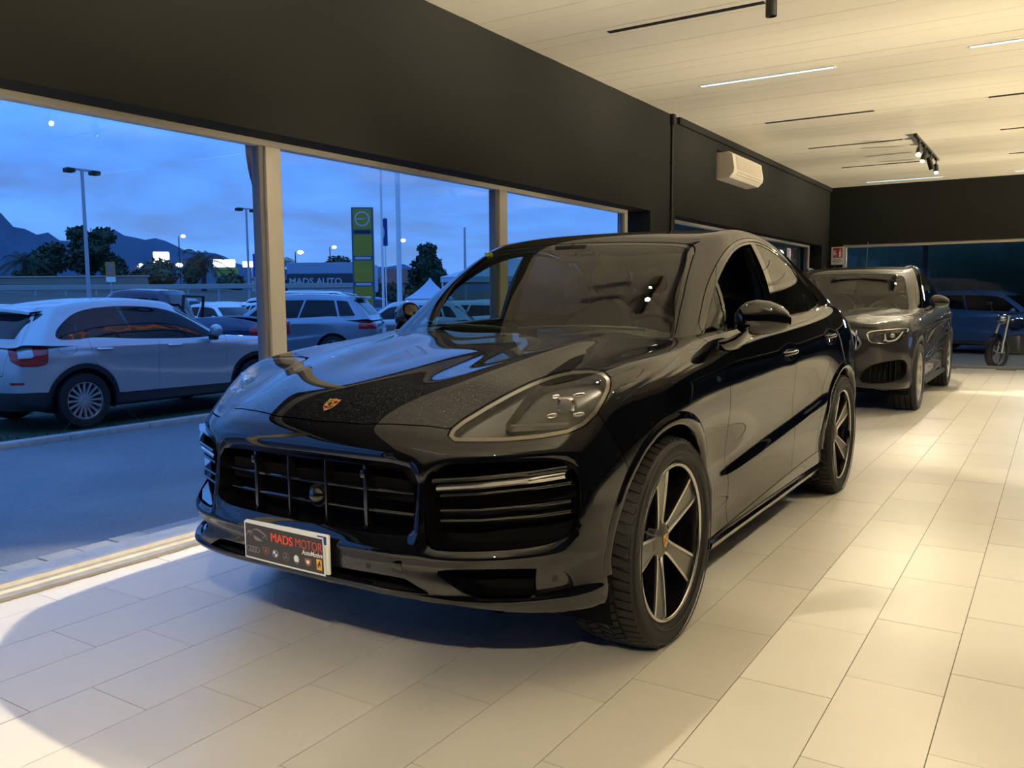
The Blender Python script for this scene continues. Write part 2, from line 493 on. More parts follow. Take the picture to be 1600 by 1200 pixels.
# ------------------------------------------------------------------ materials shared by the vehicles
def car_paint(name, col, flake=0.0, dust=0.0, metal=0.0, rough=.35):
    """clear-coated paint; dust = pale specks that lie on upward faces"""
    m, t, out = nt(name)
    b = t.nodes.new('ShaderNodeBsdfPrincipled'); t.links.new(b.outputs[0], out.inputs[0])
    b.inputs['Base Color'].default_value = (*col, 1); b.inputs['Metallic'].default_value = metal
    b.inputs['Roughness'].default_value = rough; b.inputs['Coat Weight'].default_value = 1.0
    b.inputs['Coat Roughness'].default_value = .012; b.inputs['Coat IOR'].default_value = 1.60 if metal == 0 else 1.48
    b.inputs['Specular IOR Level'].default_value = 0.0 if metal == 0 else .1
    if dust or flake:
        tc = t.nodes.new('ShaderNodeTexCoord')
        n = node(t, 'ShaderNodeTexNoise', Scale=300.0, Detail=2.0); t.links.new(tc.outputs['Object'], n.inputs['Vector'])
        r = t.nodes.new('ShaderNodeValToRGB'); t.links.new(n.outputs[0], r.inputs[0])
        r.color_ramp.elements[0].position = .62; r.color_ramp.elements[0].color = (0, 0, 0, 1)
        r.color_ramp.elements[1].position = .76; r.color_ramp.elements[1].color = (1, 1, 1, 1)
        n2 = node(t, 'ShaderNodeTexNoise', Scale=3.0, Detail=3.0); t.links.new(tc.outputs['Object'], n2.inputs['Vector'])
        g = t.nodes.new('ShaderNodeNewGeometry'); sp_ = t.nodes.new('ShaderNodeSeparateXYZ'); t.links.new(g.outputs['Normal'], sp_.inputs[0])
        rg = t.nodes.new('ShaderNodeMapRange'); rg.inputs[1].default_value = .55; rg.inputs[2].default_value = .98; t.links.new(sp_.outputs[2], rg.inputs[0])
        m1 = node(t, 'ShaderNodeMath', operation='MULTIPLY'); t.links.new(r.outputs[0], m1.inputs[0]); t.links.new(rg.outputs[0], m1.inputs[1])
        m2 = node(t, 'ShaderNodeMath', operation='MULTIPLY'); t.links.new(m1.outputs[0], m2.inputs[0]); m2.inputs[1].default_value = dust
        mx = node(t, 'ShaderNodeMix', data_type='RGBA'); t.links.new(m2.outputs[0], mx.inputs[0])
        mx.inputs[6].default_value = (*col, 1); mx.inputs[7].default_value = (.55, .52, .46, 1)
        t.links.new(mx.outputs[2], b.inputs['Base Color'])
        # specks lie on top of the lacquer
        m3 = node(t, 'ShaderNodeMath', operation='SUBTRACT'); m3.inputs[0].default_value = 1.0; m3.use_clamp = True
        t.links.new(m2.outputs[0], m3.inputs[1]); t.links.new(m3.outputs[0], b.inputs['Coat Weight'])
    return m
M = {}
M['black_paint'] = car_paint('black_car_paint', (.0022, .0026, .0045), dust=.34)
M['grey_paint'] = car_paint('dark_grey_metallic_paint', (.022, .021, .022), metal=.25, rough=.5)
M['gloss_black'] = pbr('gloss_black_plastic', (.004, .004, .005), .06, coat=.6)
M['black'] = pbr('matt_black_plastic', (.010, .010, .011), .55)
M['void'] = pbr('dark_recess', (.004, .004, .004), .8, spec=.1)
M['rubber'] = pbr('tyre_rubber', (.0095, .0092, .009), .58, noise=(30, .25), bump=(160, .12, .002))
M['chrome'] = pbr('chrome', (.80, .80, .80), .08, metal=1.0)
M['polished'] = pbr('polished_alloy', (.72, .71, .69), .22, metal=1.0)
M['satin_grey'] = pbr('satin_grey_alloy', (.17, .165, .155), .36, metal=.8)
M['silver'] = pbr('silver_alloy', (.50, .50, .50), .30, metal=.9)
M['disc'] = pbr('brake_disc_steel', (.25, .25, .25), .4, metal=1.0)
M['windscreen'] = thin_glass('windscreen_glass', (.72, .80, .70), ior=1.75)
M['car_glass'] = thin_glass('side_window_glass', (.62, .70, .62), ior=1.55)
M['privacy_glass'] = thin_glass('privacy_glass', (.035, .04, .045), ior=1.6)
M['lens'] = thin_glass('clear_lamp_lens', (.93, .93, .92), ior=1.55)
M['lamp_dark'] = pbr('smoked_lamp_housing', (.017, .0155, .013), .38, metal=.2)
M['lamp_grey'] = pbr('lamp_reflector_grey', (.20, .18, .15), .3, metal=.9)
M['white_lamp'] = pbr('clear_white_lamp_plastic', (.75, .75, .72), .15)
M['red_lamp'] = pbr('red_lamp_plastic', (.35, .012, .012), .12, coat=.8)
M['leather'] = pbr('black_leather', (.013, .012, .011), .42, bump=(90, .15, .002))
M['cabin'] = pbr('dark_cabin_trim', (.014, .013, .012), .6)
M['cabin_light'] = pbr('pale_headliner', (.18, .17, .14), .85)
M['gold'] = pbr('crest_gold', (.75, .46, .13), .25, metal=.8)
M['crest_red'] = pbr('crest_red', (.40, .03, .02), .3)
M['white'] = pbr('white_plastic', (.80, .80, .78), .35)
M['paper_white'] = pbr('white_print', (.82, .82, .80), .5)
M['paper_dark'] = pbr('dark_printed_sheet', (.035, .031, .029), .32)
M['print_orange'] = pbr('orange_print', (.85, .095, .035), .5)
M['print_grey'] = pbr('grey_print', (.22, .21, .21), .5)
M['print_yellow'] = pbr('yellow_print', (.85, .42, .04), .5)
M['print_blue'] = pbr('blue_print', (.02, .10, .38), .5)
M['print_brown'] = pbr('brown_print', (.30, .12, .04), .5)

# ------------------------------------------------------------------ vehicle parts
def ring_pts(r, n, a0=0): return [(r*math.cos(a0+2*PI*k/n), r*math.sin(a0+2*PI*k/n)) for k in range(n)]
def make_tyre(R, rr, w_, tread=True, seg=72):
    """tyre about the x axis, outer face towards +x, centred on x=0"""
    h = w_/2
    prof = [(rr, -h*.80), (rr+.008, -h*.92), (rr+(R-rr)*.45, -h*1.0), (R-.030, -h*.96), (R-.016, -h*.86), (R-.011, -h*.70),
            (R-.010, 0), (R-.011, h*.70), (R-.016, h*.86), (R-.030, h*.96), (rr+(R-rr)*.45, h*1.0), (rr+.012, h*.94), (rr+.004, h*.86), (rr-.004, h*.80)]
    b = MB(); b.lathe([(r, x) for r, x in prof], seg, 'x')
    return b
def make_tread(R, w_, n=64):
    """blocks of the tread: centre ribs and shoulder lugs standing proud of the carcass"""
    b = MB(); h = w_/2
    for k in range(n):
        a = 2*PI*k/n
        for (x0, x1, sk, hh) in ((-h*.86, -h*.50, .03, 0), (-h*.46, -h*.18, -.05, .002), (-h*.14, h*.14, .05, .003), (h*.18, h*.46, -.05, .002), (h*.50, h*.88, .03, 0)):
            if abs(x0) < .5*h and k % 2 and abs(x0+x1) > .1*h: pass
            da = 2*PI/n*.76; o = sk
            top = R+.001; bot = R-.020
            def pt(x, aa, r):
                rr_ = r-(.010 if abs(x) > h*.80 else 0)
                return (x, rr_*math.cos(aa), rr_*math.sin(aa))
            vs = [pt(x0, a, bot), pt(x1, a+o, bot), pt(x1, a+o+da, bot), pt(x0, a+da, bot), pt(x0, a, top), pt(x1, a+o, top), pt(x1, a+o+da, top), pt(x0, a+da, top)]
            b.add(vs, [(4, 5, 6, 7), (0, 1, 5, 4), (1, 2, 6, 5), (2, 3, 7, 6), (3, 0, 4, 7)])
    return b
def flatten_contact(me, zc):
    for v in me.vertices:
        if v.co.z < -zc: v.co.z = -zc+.0005*(v.co.z+zc)
# ------------------------------------------------------------------ black coupe SUV: body surface (local: x to its left, y rearwards, z up)
def col_(x, y, rows): return [(x, y, z) if not hasattr(x, '__len__') else None for z in rows]
HB = [
 # front face, centre to corner: rows from the underside up to the leading edge of the bonnet
 [(0,.20,.285),(0,.03,.335),(0,.0,.44),(0,.0,.52),(0,.008,.63),(0,.03,.745),(0,.062,.82),(0,.112,.872)],
 [(.25,.21,.285),(.25,.038,.335),(.25,.008,.44),(.25,.007,.52),(.25,.015,.63),(.25,.036,.745),(.25,.068,.82),(.245,.120,.872)],
 [(.46,.24,.283),(.46,.055,.333),(.46,.033,.435),(.46,.032,.52),(.46,.038,.63),(.46,.058,.745),(.455,.092,.818),(.44,.150,.87)],
 [(.62,.30,.272),(.655,.115,.322),(.655,.098,.425),(.655,.098,.52),(.655,.103,.63),(.65,.12,.745),(.64,.16,.815),(.615,.222,.868)],
 [(.74,.39,.255),(.80,.23,.302),(.80,.212,.415),(.80,.210,.52),(.80,.216,.63),(.795,.238,.745),(.782,.28,.83),(.757,.345,.905)],
 [(.83,.50,.25),(.903,.37,.292),(.898,.348,.405),(.897,.345,.52),(.897,.352,.63),(.89,.375,.75),(.875,.425,.868),(.826,.488,.968)],
 [(.91,.62,.21),(.95,.56,.30),(.948,.55,.41),(.948,.55,.52),(.95,.552,.635),(.947,.572,.77),(.929,.61,.91),(.858,.652,1.018)],
 # flank
 [(.93,.916,.25),(.96,.916,.30),(.965,.916,.41),(.968,.916,.52),(.972,.916,.64),(.975,.916,.80),(.953,.925,.955),(.866,.935,1.054)],
 [(.90,1.28,.24),(.945,1.28,.255),(.945,1.28,.36),(.952,1.28,.50),(.946,1.28,.62),(.963,1.28,.81),(.950,1.28,.965),(.870,1.285,1.080)],
 [(.89,1.60,.23),(.94,1.60,.245),(.930,1.60,.34),(.938,1.60,.475),(.922,1.60,.585),(.957,1.60,.82),(.948,1.60,.975),(.885,1.61,1.105)],
 [(.89,2.20,.23),(.94,2.20,.245),(.930,2.20,.34),(.940,2.20,.505),(.922,2.20,.615),(.955,2.20,.85),(.947,2.20,.99),(.886,2.20,1.130)],
 [(.89,2.80,.23),(.94,2.80,.245),(.932,2.80,.35),(.946,2.80,.55),(.930,2.80,.65),(.957,2.80,.875),(.949,2.80,1.01),(.886,2.80,1.150)],
 [(.90,3.35,.24),(.945,3.35,.255),(.948,3.35,.38),(.966,3.35,.595),(.955,3.35,.695),(.966,3.35,.885),(.955,3.35,1.03),(.884,3.35,1.178)],
 [(.93,3.81,.25),(.955,3.81,.30),(.967,3.81,.42),(.984,3.81,.61),(.984,3.81,.72),(.978,3.81,.885),(.952,3.81,1.06),(.868,3.81,1.203)],
 [(.89,4.25,.25),(.935,4.25,.30),(.95,4.25,.42),(.963,4.25,.60),(.963,4.25,.72),(.952,4.25,.89),(.920,4.25,1.06),(.825,4.25,1.190)],
 # rear corner to the centre of the tail
 [(.80,4.60,.25),(.85,4.62,.32),(.865,4.63,.43),(.865,4.64,.58),(.865,4.64,.72),(.850,4.62,.90),(.81,4.58,1.03),(.725,4.52,1.135)],
 [(.64,4.78,.25),(.67,4.81,.33),(.68,4.83,.44),(.68,4.84,.58),(.68,4.83,.72),(.67,4.80,.90),(.65,4.74,1.02),(.60,4.66,1.105)],
 [(.44,4.83,.25),(.45,4.865,.33),(.45,4.885,.44),(.45,4.89,.58),(.45,4.88,.72),(.45,4.85,.90),(.44,4.79,1.02),(.42,4.71,1.10)],
 [(.22,4.85,.25),(.22,4.89,.33),(.22,4.905,.44),(.22,4.91,.58),(.22,4.90,.72),(.22,4.87,.90),(.22,4.81,1.02),(.21,4.73,1.10)],
 [(0,4.86,.25),(0,4.90,.33),(0,4.915,.44),(0,4.92,.58),(0,4.91,.72),(0,4.88,.90),(0,4.82,1.02),(0,4.74,1.10)],
]
HT = [
 [(0,.225,.938),(0,.42,.995),(0,.78,1.052),(0,1.12,1.092),(0,1.36,1.115),(0,2.2,1.0),(0,2.8,1.0),(0,3.35,1.0),(0,3.81,1.1),(0,4.4,1.12)],
 [(.225,.232,.936),(.235,.425,.990),(.26,.785,1.046),(.28,1.13,1.087),(.29,1.38,1.112),(.25,2.2,1.0),(.25,2.8,1.0),(.25,3.35,1.0),(.25,3.81,1.1),(.25,4.4,1.12)],
 [(.405,.265,.934),(.425,.45,.994),(.465,.80,1.054),(.50,1.15,1.096),(.525,1.42,1.117),(.5,2.2,1.0),(.5,2.8,1.0),(.5,3.35,1.0),(.5,3.81,1.1),(.5,4.37,1.12)],
 [(.60,.36,.928),(.64,.53,.985),(.675,.85,1.040),(.70,1.2,1.077),(.725,1.48,1.103),(.79,2.2,1.125),(.79,2.8,1.145),(.79,3.35,1.17),(.78,3.81,1.19),(.72,4.3,1.16)],
]
HD = [
 [(0,1.20,1.05),(0,1.32,1.125),(0,1.55,1.30),(0,1.79,1.46),(0,2.02,1.583)],
 [(.42,1.25,1.05),(.415,1.36,1.125),(.395,1.585,1.30),(.365,1.815,1.457),(.335,2.04,1.578)],
 [(.72,1.36,1.05),(.70,1.45,1.13),(.655,1.66,1.30),(.605,1.88,1.45),(.56,2.085,1.562)],
 [(.825,1.43,1.05),(.785,1.52,1.145),(.74,1.74,1.305),(.695,1.96,1.445),(.65,2.155,1.548)],
 [(.877,1.72,1.06),(.865,1.78,1.145),(.815,1.95,1.31),(.745,2.14,1.465),(.665,2.32,1.590)],
 [(.885,2.30,1.07),(.872,2.31,1.155),(.825,2.38,1.33),(.755,2.48,1.49),(.668,2.58,1.619)],
 [(.885,2.90,1.08),(.872,2.90,1.17),(.825,2.92,1.34),(.750,2.94,1.495),(.665,2.96,1.614)],
 [(.880,3.45,1.10),(.862,3.45,1.195),(.812,3.45,1.33),(.738,3.45,1.455),(.648,3.46,1.556)],
 [(.850,4.00,1.12),(.830,4.00,1.215),(.780,4.00,1.30),(.705,4.00,1.38),(.612,4.00,1.445)],
 [(.74,4.60,1.08),(.73,4.58,1.15),(.70,4.54,1.20),(.655,4.49,1.25),(.58,4.42,1.305)],
 [(.45,4.77,1.08),(.44,4.75,1.15),(.43,4.70,1.21),(.41,4.64,1.265),(.37,4.53,1.325)],
 [(.22,4.81,1.08),(.22,4.78,1.15),(.22,4.74,1.21),(.21,4.68,1.27),(.19,4.56,1.333)],
 [(0,4.82,1.08),(0,4.79,1.15),(0,4.75,1.21),(0,4.69,1.27),(0,4.57,1.336)],
]
HDT = [
 [(0,2.30,1.628),(0,2.60,1.653),(0,2.98,1.655),(0,3.50,1.592),(0,4.05,1.475)],
 [(.34,2.31,1.622),(.34,2.60,1.647),(.34,2.98,1.649),(.33,3.50,1.587),(.31,4.05,1.47)],
 [(.56,2.32,1.607),(.56,2.59,1.635),(.555,2.97,1.634),(.54,3.48,1.575),(.50,4.03,1.461)],
]
# ------------------------------------------------------------------ other vehicles: the same cages stretched to other landmarks
def warp(tab, p):
    yh = [0, .916, 1.36, 2.08, 2.9, 3.811, 4.92]; zh = [.20, .45, .87, 1.12, 1.66]
    k = p['w']/1.983
    f = lambda q: (q[0]*k, float(np.interp(q[1], yh, p['y'])), float(np.interp(q[2], zh, p['z'])))
    return [[f(q) for q in col] for col in tab]
def gen_dome(p):
    """greenhouse: cowl, top and bottom of both screens, belt heights, widths"""
    cw, wt, rt_, rb = p['cowl'], p['wst'], p['rtop'], p['rbase']; zb0, zb1, zt = p['zb0'], p['zb1'], p['zt']; wb, wr = p['wb'], p['wr']
    ts = [-.14, 0, .34, .72, 1.0]
    us = [0, .13, .36, .60, .80, .93, 1.0]
    drop = p.get('drop', .05); dropf = p.get('dropf', .08)
    def ztop(u): return zt-dropf*max(0, 1-u/.35)**2-drop*max(0, (u-.45)/.55)**2
    def zbelt(u): return zb0+(zb1-zb0)*u
    def lerp(a, b, t_, bulge=0.): return a+(b-a)*t_+bulge*4*t_*(1-t_)*(t_ > 0)
    cols = []
    fr = ((0, 0.0, 0.0), (.48, .03, .015), (.85, .14, .07))
    for fx, dy0, dy1 in fr:
        cols.append([(lerp(fx*wb*.96, fx*wr*.94, t_), lerp(cw+dy0, wt+dy1, t_, -.012), lerp(zb0-.02, ztop(0)+.012*(1-fx), t_)) for t_ in ts])
    yb0, yb1, yt0, yt1 = cw+.22, rb-.10, wt+.12, rt_-.06
    for i, u in enumerate(us):
        kx = .94 if i == 0 else (p.get('rx', .90) if i == 6 else 1.0)
        kb = .955 if i == 0 else (p.get('rx', .90) if i == 6 else 1.0)
        cols.append([(lerp(wb*kb, wr*kx, t_, .012), lerp(yb0+(yb1-yb0)*u, yt0+(yt1-yt0)*u, t_), lerp(zbelt(u), ztop(u)-.012, t_)) for t_ in ts])
    for fx, dy0, dy1 in ((.85, -.03, -.02), (.46, -.005, -.005), (0, 0, 0)):
        cols.append([(lerp(fx*wb*.95, fx*wr*.94, t_), lerp(rb+dy0, rt_+dy1, t_, .02), lerp(zb1-.02, ztop(1)+.012*(1-fx), t_)) for t_ in ts])
    top = []
    for i, fx in enumerate((0, .5, .86)):
        row = []
        for j in range(1, 6):
            u = us[j]; row.append((fx*wr*.95, lerp(wt, rt_, u), ztop(u)+.030*(1-fx*fx)))
        top.append(row)
    def side(u, t_):
        return (lerp(yb0+(yb1-yb0)*u, yt0+(yt1-yt0)*u, t_), lerp(zbelt(u), ztop(u)-.012, t_))
    return cols, top, side
def arch_cut(yc, zc, r):
    def fn(P):
        d1 = np.hypot(P[:, 1]-yc, P[:, 2]-zc)-r; d2 = np.maximum(np.abs(P[:, 1]-yc)-r, P[:, 2]-zc)
        return np.minimum(d1, d2)
    return fn
def car_surfs(p, level, body_fns=()):
    Bs = deformed_surf(box_shell(warp(HB, p), warp(HT, p), drop_top=lambda i, j: i < 3 and j >= 5), level, 'body', list(body_fns))
    dc, dt, side = gen_dome(p)
    Ds = deformed_surf(box_shell(dc, dt), level, 'dome', [])
    return Bs, Ds, side
def simple_wheel(R, rr, wd, spokes, rim_mat, seg=40, thin=False, face=None):
    """wheel meshes shared by copies: (name, mesh) pairs, the first is the parent"""
    b = MB(); h = wd/2
    prof = [(rr, -h*.8), (rr+.01, -h*.95), (R-.02, -h*.95), (R-.004, -h*.7), (R, 0), (R-.004, h*.7), (R-.02, h*.95), (rr+.012, h*.95), (rr+.002, h*.82), (rr-.006, h*.78)]
    b.lathe(prof, seg, 'x'); tyre = b.mesh('wheel', M['rubber'], 40)
    b = MB(); b.lathe([(rr+.002, h*.80), (rr-.004, h*.86), (rr-.012, h*.84), (rr-.022, h*.55), (rr-.03, -h*.7)], seg, 'x'); rim = b.mesh('rim', rim_mat, 50)
    b = MB(); b.lathe([(0, h*.1), (rr-.02, h*.1)], 24, 'x'); back = b.mesh('wheel_back', M['void'])
    parts = [('rim', rim), ('wheel_back', back)]
    hubx = h*.62; w0, w1 = (.016, .018) if thin else (.028, .036)
    for k in range(spokes):
        a = 2*PI*k/spokes+PI/2; ca, sa = math.cos(a), math.sin(a)
        rows = []
        for r, x, w_ in ((.045, hubx, w0), (rr*.5, h*.70, (w0+w1)/2), (rr-.012, h*.80, w1)):
            P = lambda o, x_: (x_, r*ca-o*sa, r*sa+o*ca)
            rows.append([P(-w_, x-.03), P(-w_*.8, x), P(w_*.8, x), P(w_, x-.03)])
        sb = MB(); sb.grid(rows); parts.append(('spoke', sb.mesh('spoke', face or rim_mat, 40)))
    b = MB(); b.lathe([(0, hubx+.006), (.045, hubx+.004), (.058, hubx-.012), (.062, hubx-.04)], 20, 'x'); parts.append(('hub_cap', b.mesh('hub_cap', rim_mat, 40)))
    return [('wheel', tyre)]+parts
def put_wheel(kit, loc, s, parent):
    o = bpy.data.objects.new('wheel', kit[0][1]); link(o, parent); o.location = loc; o.scale = (s, 1, 1)
    for nm, me in kit[1:]: link(bpy.data.objects.new(nm, me), o)
    return o
def rect_plate(parent, M_, txt='', col=None, w_=.52, h_=.11):
    b = MB(); b.bbox(-w_/2, w_/2, -h_/2, h_/2, 0, .012, .003, M_); o = b.build('number_plate', M['white'], parent)
    b = MB(); b.box(-w_/2+.005, -w_/2+.045, -h_/2+.006, h_/2-.006, .012, .0135, M_); b.box(w_/2-.045, w_/2-.005, -h_/2+.006, h_/2-.006, .012, .0135, M_); b.build('blue_band', M['print_blue'], o)
    return o
M['dark_glass'] = pbr('dark_car_glass', (.004, .005, .007), .03, spec=.30)
M['cladding'] = pbr('dark_plastic_cladding', (.014, .014, .015), .6)
HATCH = dict(w=1.80, y=[0, .80, 1.10, 1.75, 2.5, 3.38, 4.15], z=[.18, .42, .80, .98, 1.48], cowl=1.00, wst=1.78, rtop=3.62, rbase=4.02, zb0=.93, zb1=1.02, zt=1.47, wb=.81, wr=.60, drop=.07)
WAGON = dict(w=1.82, y=[0, .88, 1.25, 1.95, 2.8, 3.62, 4.62], z=[.18, .42, .80, .96, 1.46], cowl=1.15, wst=1.98, rtop=4.12, rbase=4.50, zb0=.92, zb1=1.00, zt=1.45, wb=.82, wr=.60, drop=.09)
SEDAN = dict(w=1.82, y=[0, .88, 1.25, 1.95, 2.8, 3.62, 4.65], z=[.18, .42, .80, .97, 1.44], cowl=1.15, wst=2.0, rtop=3.35, rbase=4.10, zb0=.92, zb1=1.02, zt=1.43, wb=.82, wr=.58, drop=.05)
SUV = dict(w=1.85, y=[0, .88, 1.20, 1.85, 2.7, 3.56, 4.55], z=[.22, .48, .92, 1.06, 1.66], cowl=1.05, wst=1.85, rtop=4.02, rbase=4.42, zb0=1.03, zb1=1.13, zt=1.65, wb=.84, wr=.63, drop=.07)
def background_car(name, p, R, level=2):
    """small car for the rows outside: body, glass, lamps and wheels"""
    root = bpy.data.objects.new(name, None); link(root)
    Bs, Ds, side = car_surfs(p, level)
    af, ar, zc = p['y'][1], p['y'][5], R
    ra = R+.055
    for yc in (af, ar): Bs.part(arch_cut(yc, zc, ra), ['body'], None, 0, lambda v, n: v[0] > .45)
    paint = p['paint']
    zl = p['z'][2]
    Bs.part(lambda P: np.maximum(np.abs(P[:, 2]-zl*.90)-.065, np.maximum(.46*p['w']/1.8-P[:, 0], P[:, 1]-.62)), ['body'], 'front_lamp', 0, lambda v, n: v[1] < .8)
    Bs.part(lambda P: np.maximum(np.abs(P[:, 2]-zl*1.0)-.085, np.maximum(.48*p['w']/1.8-P[:, 0], p['y'][6]-.42-P[:, 1])), ['body'], 'tail_lamp', 0, lambda v, n: v[1] > 3)
    Bs.part(lambda P: np.maximum(np.abs(P[:, 2]-zl*.58)-.11, np.maximum(P[:, 0]-.55, P[:, 1]-.3)), ['body'], 'grille', 0, lambda v, n: v[1] < .6 and n[1] < 0)
    Bs.part(lambda P: P[:, 2]-(p['z'][0]+.13), ['body'], 'skirt', 0)
    Bs.make('body', 'body', paint, root, rim=.02)
    Bs.make('front_lamp', 'headlight', M['white_lamp'], root, rim=0); Bs.make('tail_lamp', 'tail_light', M['red_lamp'], root, rim=0)
    Bs.make('grille', 'grille', M['black'], root, rim=.03); Bs.make('skirt', 'lower_skirt', M['cladding'], root, rim=.02)
    a = [side(u, .06) for u in np.linspace(.05, .93, 12)]; c = [side(u, .80) for u in np.linspace(.93, .05, 12)]
    Ds.part(sideproj(a+c), ['dome'], 'side_glass', 0, lambda v, n: n[0] > .35)
    for u in (.48, .80):
        q0, q1 = np.array(side(u, 0)), np.array(side(u, 1)); d = q1-q0; nn = np.array([-d[1], d[0]])/np.linalg.norm(d)
        Ds.part(lambda P: np.abs((P[:, 1:3]-q0)@nn)-.025, ['side_glass'], 'dome', 0)
    zt0, zb = p['zt']-.12, p['zb0']
    Ds.part(lambda P: np.maximum(np.maximum(np.abs(P[:, 0])-(p['wb']*.93-(P[:, 2]-zb)/(zt0-zb)*(p['wb']*.93-p['wr']*.88)), P[:, 2]-zt0), P[:, 1]-p['wst']-.15), ['dome'], 'windscreen', 0, lambda v, n: n[1] < -.2)
    zt1 = p['zt']-p['drop']-.06
    Ds.part(lambda P: np.maximum(np.maximum(np.abs(P[:, 0])-p['wb']*.72, P[:, 2]-zt1), p['zb1']+.03-P[:, 2]), ['dome'], 'rear_screen', 0, lambda v, n: n[1] > .2)
    Ds.make('dome', 'roof', paint, root, rim=0)
    for s in (1, -1): Ds.make('side_glass', 'side_window', M['dark_glass'], root, s, rim=0)
    Ds.make('windscreen', 'windscreen', M['dark_glass'], root, rim=0); Ds.make('rear_screen', 'rear_window', M['dark_glass'], root, rim=0)
    hw = p['w']/2
    kit = simple_wheel(R, R*.68, .2, 5, M['silver'], 28)
    for s in (1, -1):
        for yc in (af, ar): put_wheel(kit, (s*(hw-.12), yc, R), s, root)
        b = MB(); b.ball((s*(hw+.02), p['cowl']+.55, p['zb0']+.07), (.09, .06, .065), 10, 6); b.build('door_mirror', paint, root, smooth=60)
        for yc in (af, ar):
            b = MB(); rows = [[(s*x, yc+ra*math.cos(a_), R+ra*math.sin(a_)) for x in (hw-.01, .45)] for a_ in np.linspace(-.3, PI+.3, 20)]; b.grid(rows); b.build('wheel_arch_liner', M['void'], root, smooth=60)
    b = MB(); b.box(-.55, .55, .3, p['y'][6]-.3, p['z'][0]+.02, p['z'][0]+.06); b.box(-hw+.1, hw-.1, af+.45, ar-.45, p['z'][0]+.02, p['z'][0]+.06); b.build('underbody', M['void'], root)
    rect_plate(root, Matrix(((1, 0, 0, 0), (0, 0, -1, -.012), (0, 1, 0, p['z'][2]*.50), (0, 0, 0, 1))))
    rect_plate(root, Matrix(((-1, 0, 0, 0), (0, 0, 1, p['y'][6]+.0), (0, 1, 0, p['z'][2]*.85), (0, 0, 0, 1))))
    return root
PAINTS = {'white': car_paint('white_car_paint', (.62, .62, .61), rough=.45), 'silver': car_paint('silver_car_paint', (.34, .35, .36), metal=.6, rough=.4), 'blue': car_paint('blue_car_paint', (.03, .09, .26), metal=.3),
          'pale blue': car_paint('pale_blue_grey_paint', (.20, .25, .30), metal=.5), 'dark blue': car_paint('dark_blue_paint', (.012, .025, .07)), 'black': car_paint('black_paint_outside', (.008, .008, .009)), 'grey': car_paint('grey_car_paint', (.10, .105, .11), metal=.5), 'red': car_paint('dark_red_paint', (.22, .015, .015))}
def repaint(root, mat):
    for o in root.children:
        if o.name.split('.')[0] in ('body', 'roof', 'door_mirror') and o.material_slots:
            o.material_slots[0].link = 'OBJECT'; o.material_slots[0].material = mat
# ------------------------------------------------------------------ showroom shell
def struct(o, label=None, cat=None):
    o['kind'] = 'structure'
    if label: o['label'] = label
    return o
XW, XF = -2.24, -2.42           # face of the beam over the window, plane of the window frames
YB, YR, XR, HC = 14.5, -9.0, 8.0, 3.275
SOFF = 2.19
mwall = pbr('anthracite_wall_paint', (.022, .0226, .021), .75, spec=.12, noise=(1.2, .10), bump=(60, .06, .002))
mceil = pbr('ceiling_strip_paint', (.84, .78, .65), .42, noise=(2.0, .04))
mtile, t, out = nt('beige_floor_tile')
b_ = t.nodes.new('ShaderNodeBsdfPrincipled'); t.links.new(b_.outputs[0], out.inputs[0])
tc = t.nodes.new('ShaderNodeTexCoord'); oi = t.nodes.new('ShaderNodeObjectInfo'); ge = t.nodes.new('ShaderNodeNewGeometry')
n1 = node(t, 'ShaderNodeTexNoise', Scale=2.2, Detail=6.0, Roughness=.6); t.links.new(ge.outputs['Position'], n1.inputs['Vector'])
n2 = node(t, 'ShaderNodeTexNoise', Scale=9.0, Detail=5.0, Distortion=1.2); t.links.new(ge.outputs['Position'], n2.inputs['Vector'])
mx = node(t, 'ShaderNodeMix', data_type='RGBA'); mx.inputs[6].default_value = (.55, .515, .445, 1); mx.inputs[7].default_value = (.63, .595, .52, 1); t.links.new(n1.outputs[0], mx.inputs[0])
mx2 = node(t, 'ShaderNodeMix', data_type='RGBA', blend_type='MULTIPLY'); mx2.inputs[0].default_value = 1.0; t.links.new(mx.outputs[2], mx2.inputs[6])
rr_ = t.nodes.new('ShaderNodeMapRange'); rr_.inputs[3].default_value = .95; rr_.inputs[4].default_value = 1.03; t.links.new(oi.outputs['Random'], rr_.inputs[0])
t.links.new(rr_.outputs[0], mx2.inputs[7]); t.links.new(mx2.outputs[2], b_.inputs['Base Color'])
ro = t.nodes.new('ShaderNodeMapRange'); ro.inputs[3].default_value = .32; ro.inputs[4].default_value = .46; t.links.new(n2.outputs[0], ro.inputs[0]); t.links.new(ro.outputs[0], b_.inputs['Roughness'])
b_.inputs['Specular IOR Level'].default_value = .6
mgrout = pbr('grey_grout', (.13, .12, .105), .9)
mframe = pbr('cream_window_aluminium', (.60, .55, .46), .42)
mframe_grey = pbr('grey_window_gasket', (.16, .16, .17), .6)
malu = pbr('bare_aluminium_sill', (.34, .32, .29), .48, metal=.35, noise=(14, .3), bump=(40, .2, .002))
mpane = thin_glass('shop_window_glass', (.93, .97, .98), ior=1.52, boost=.95)

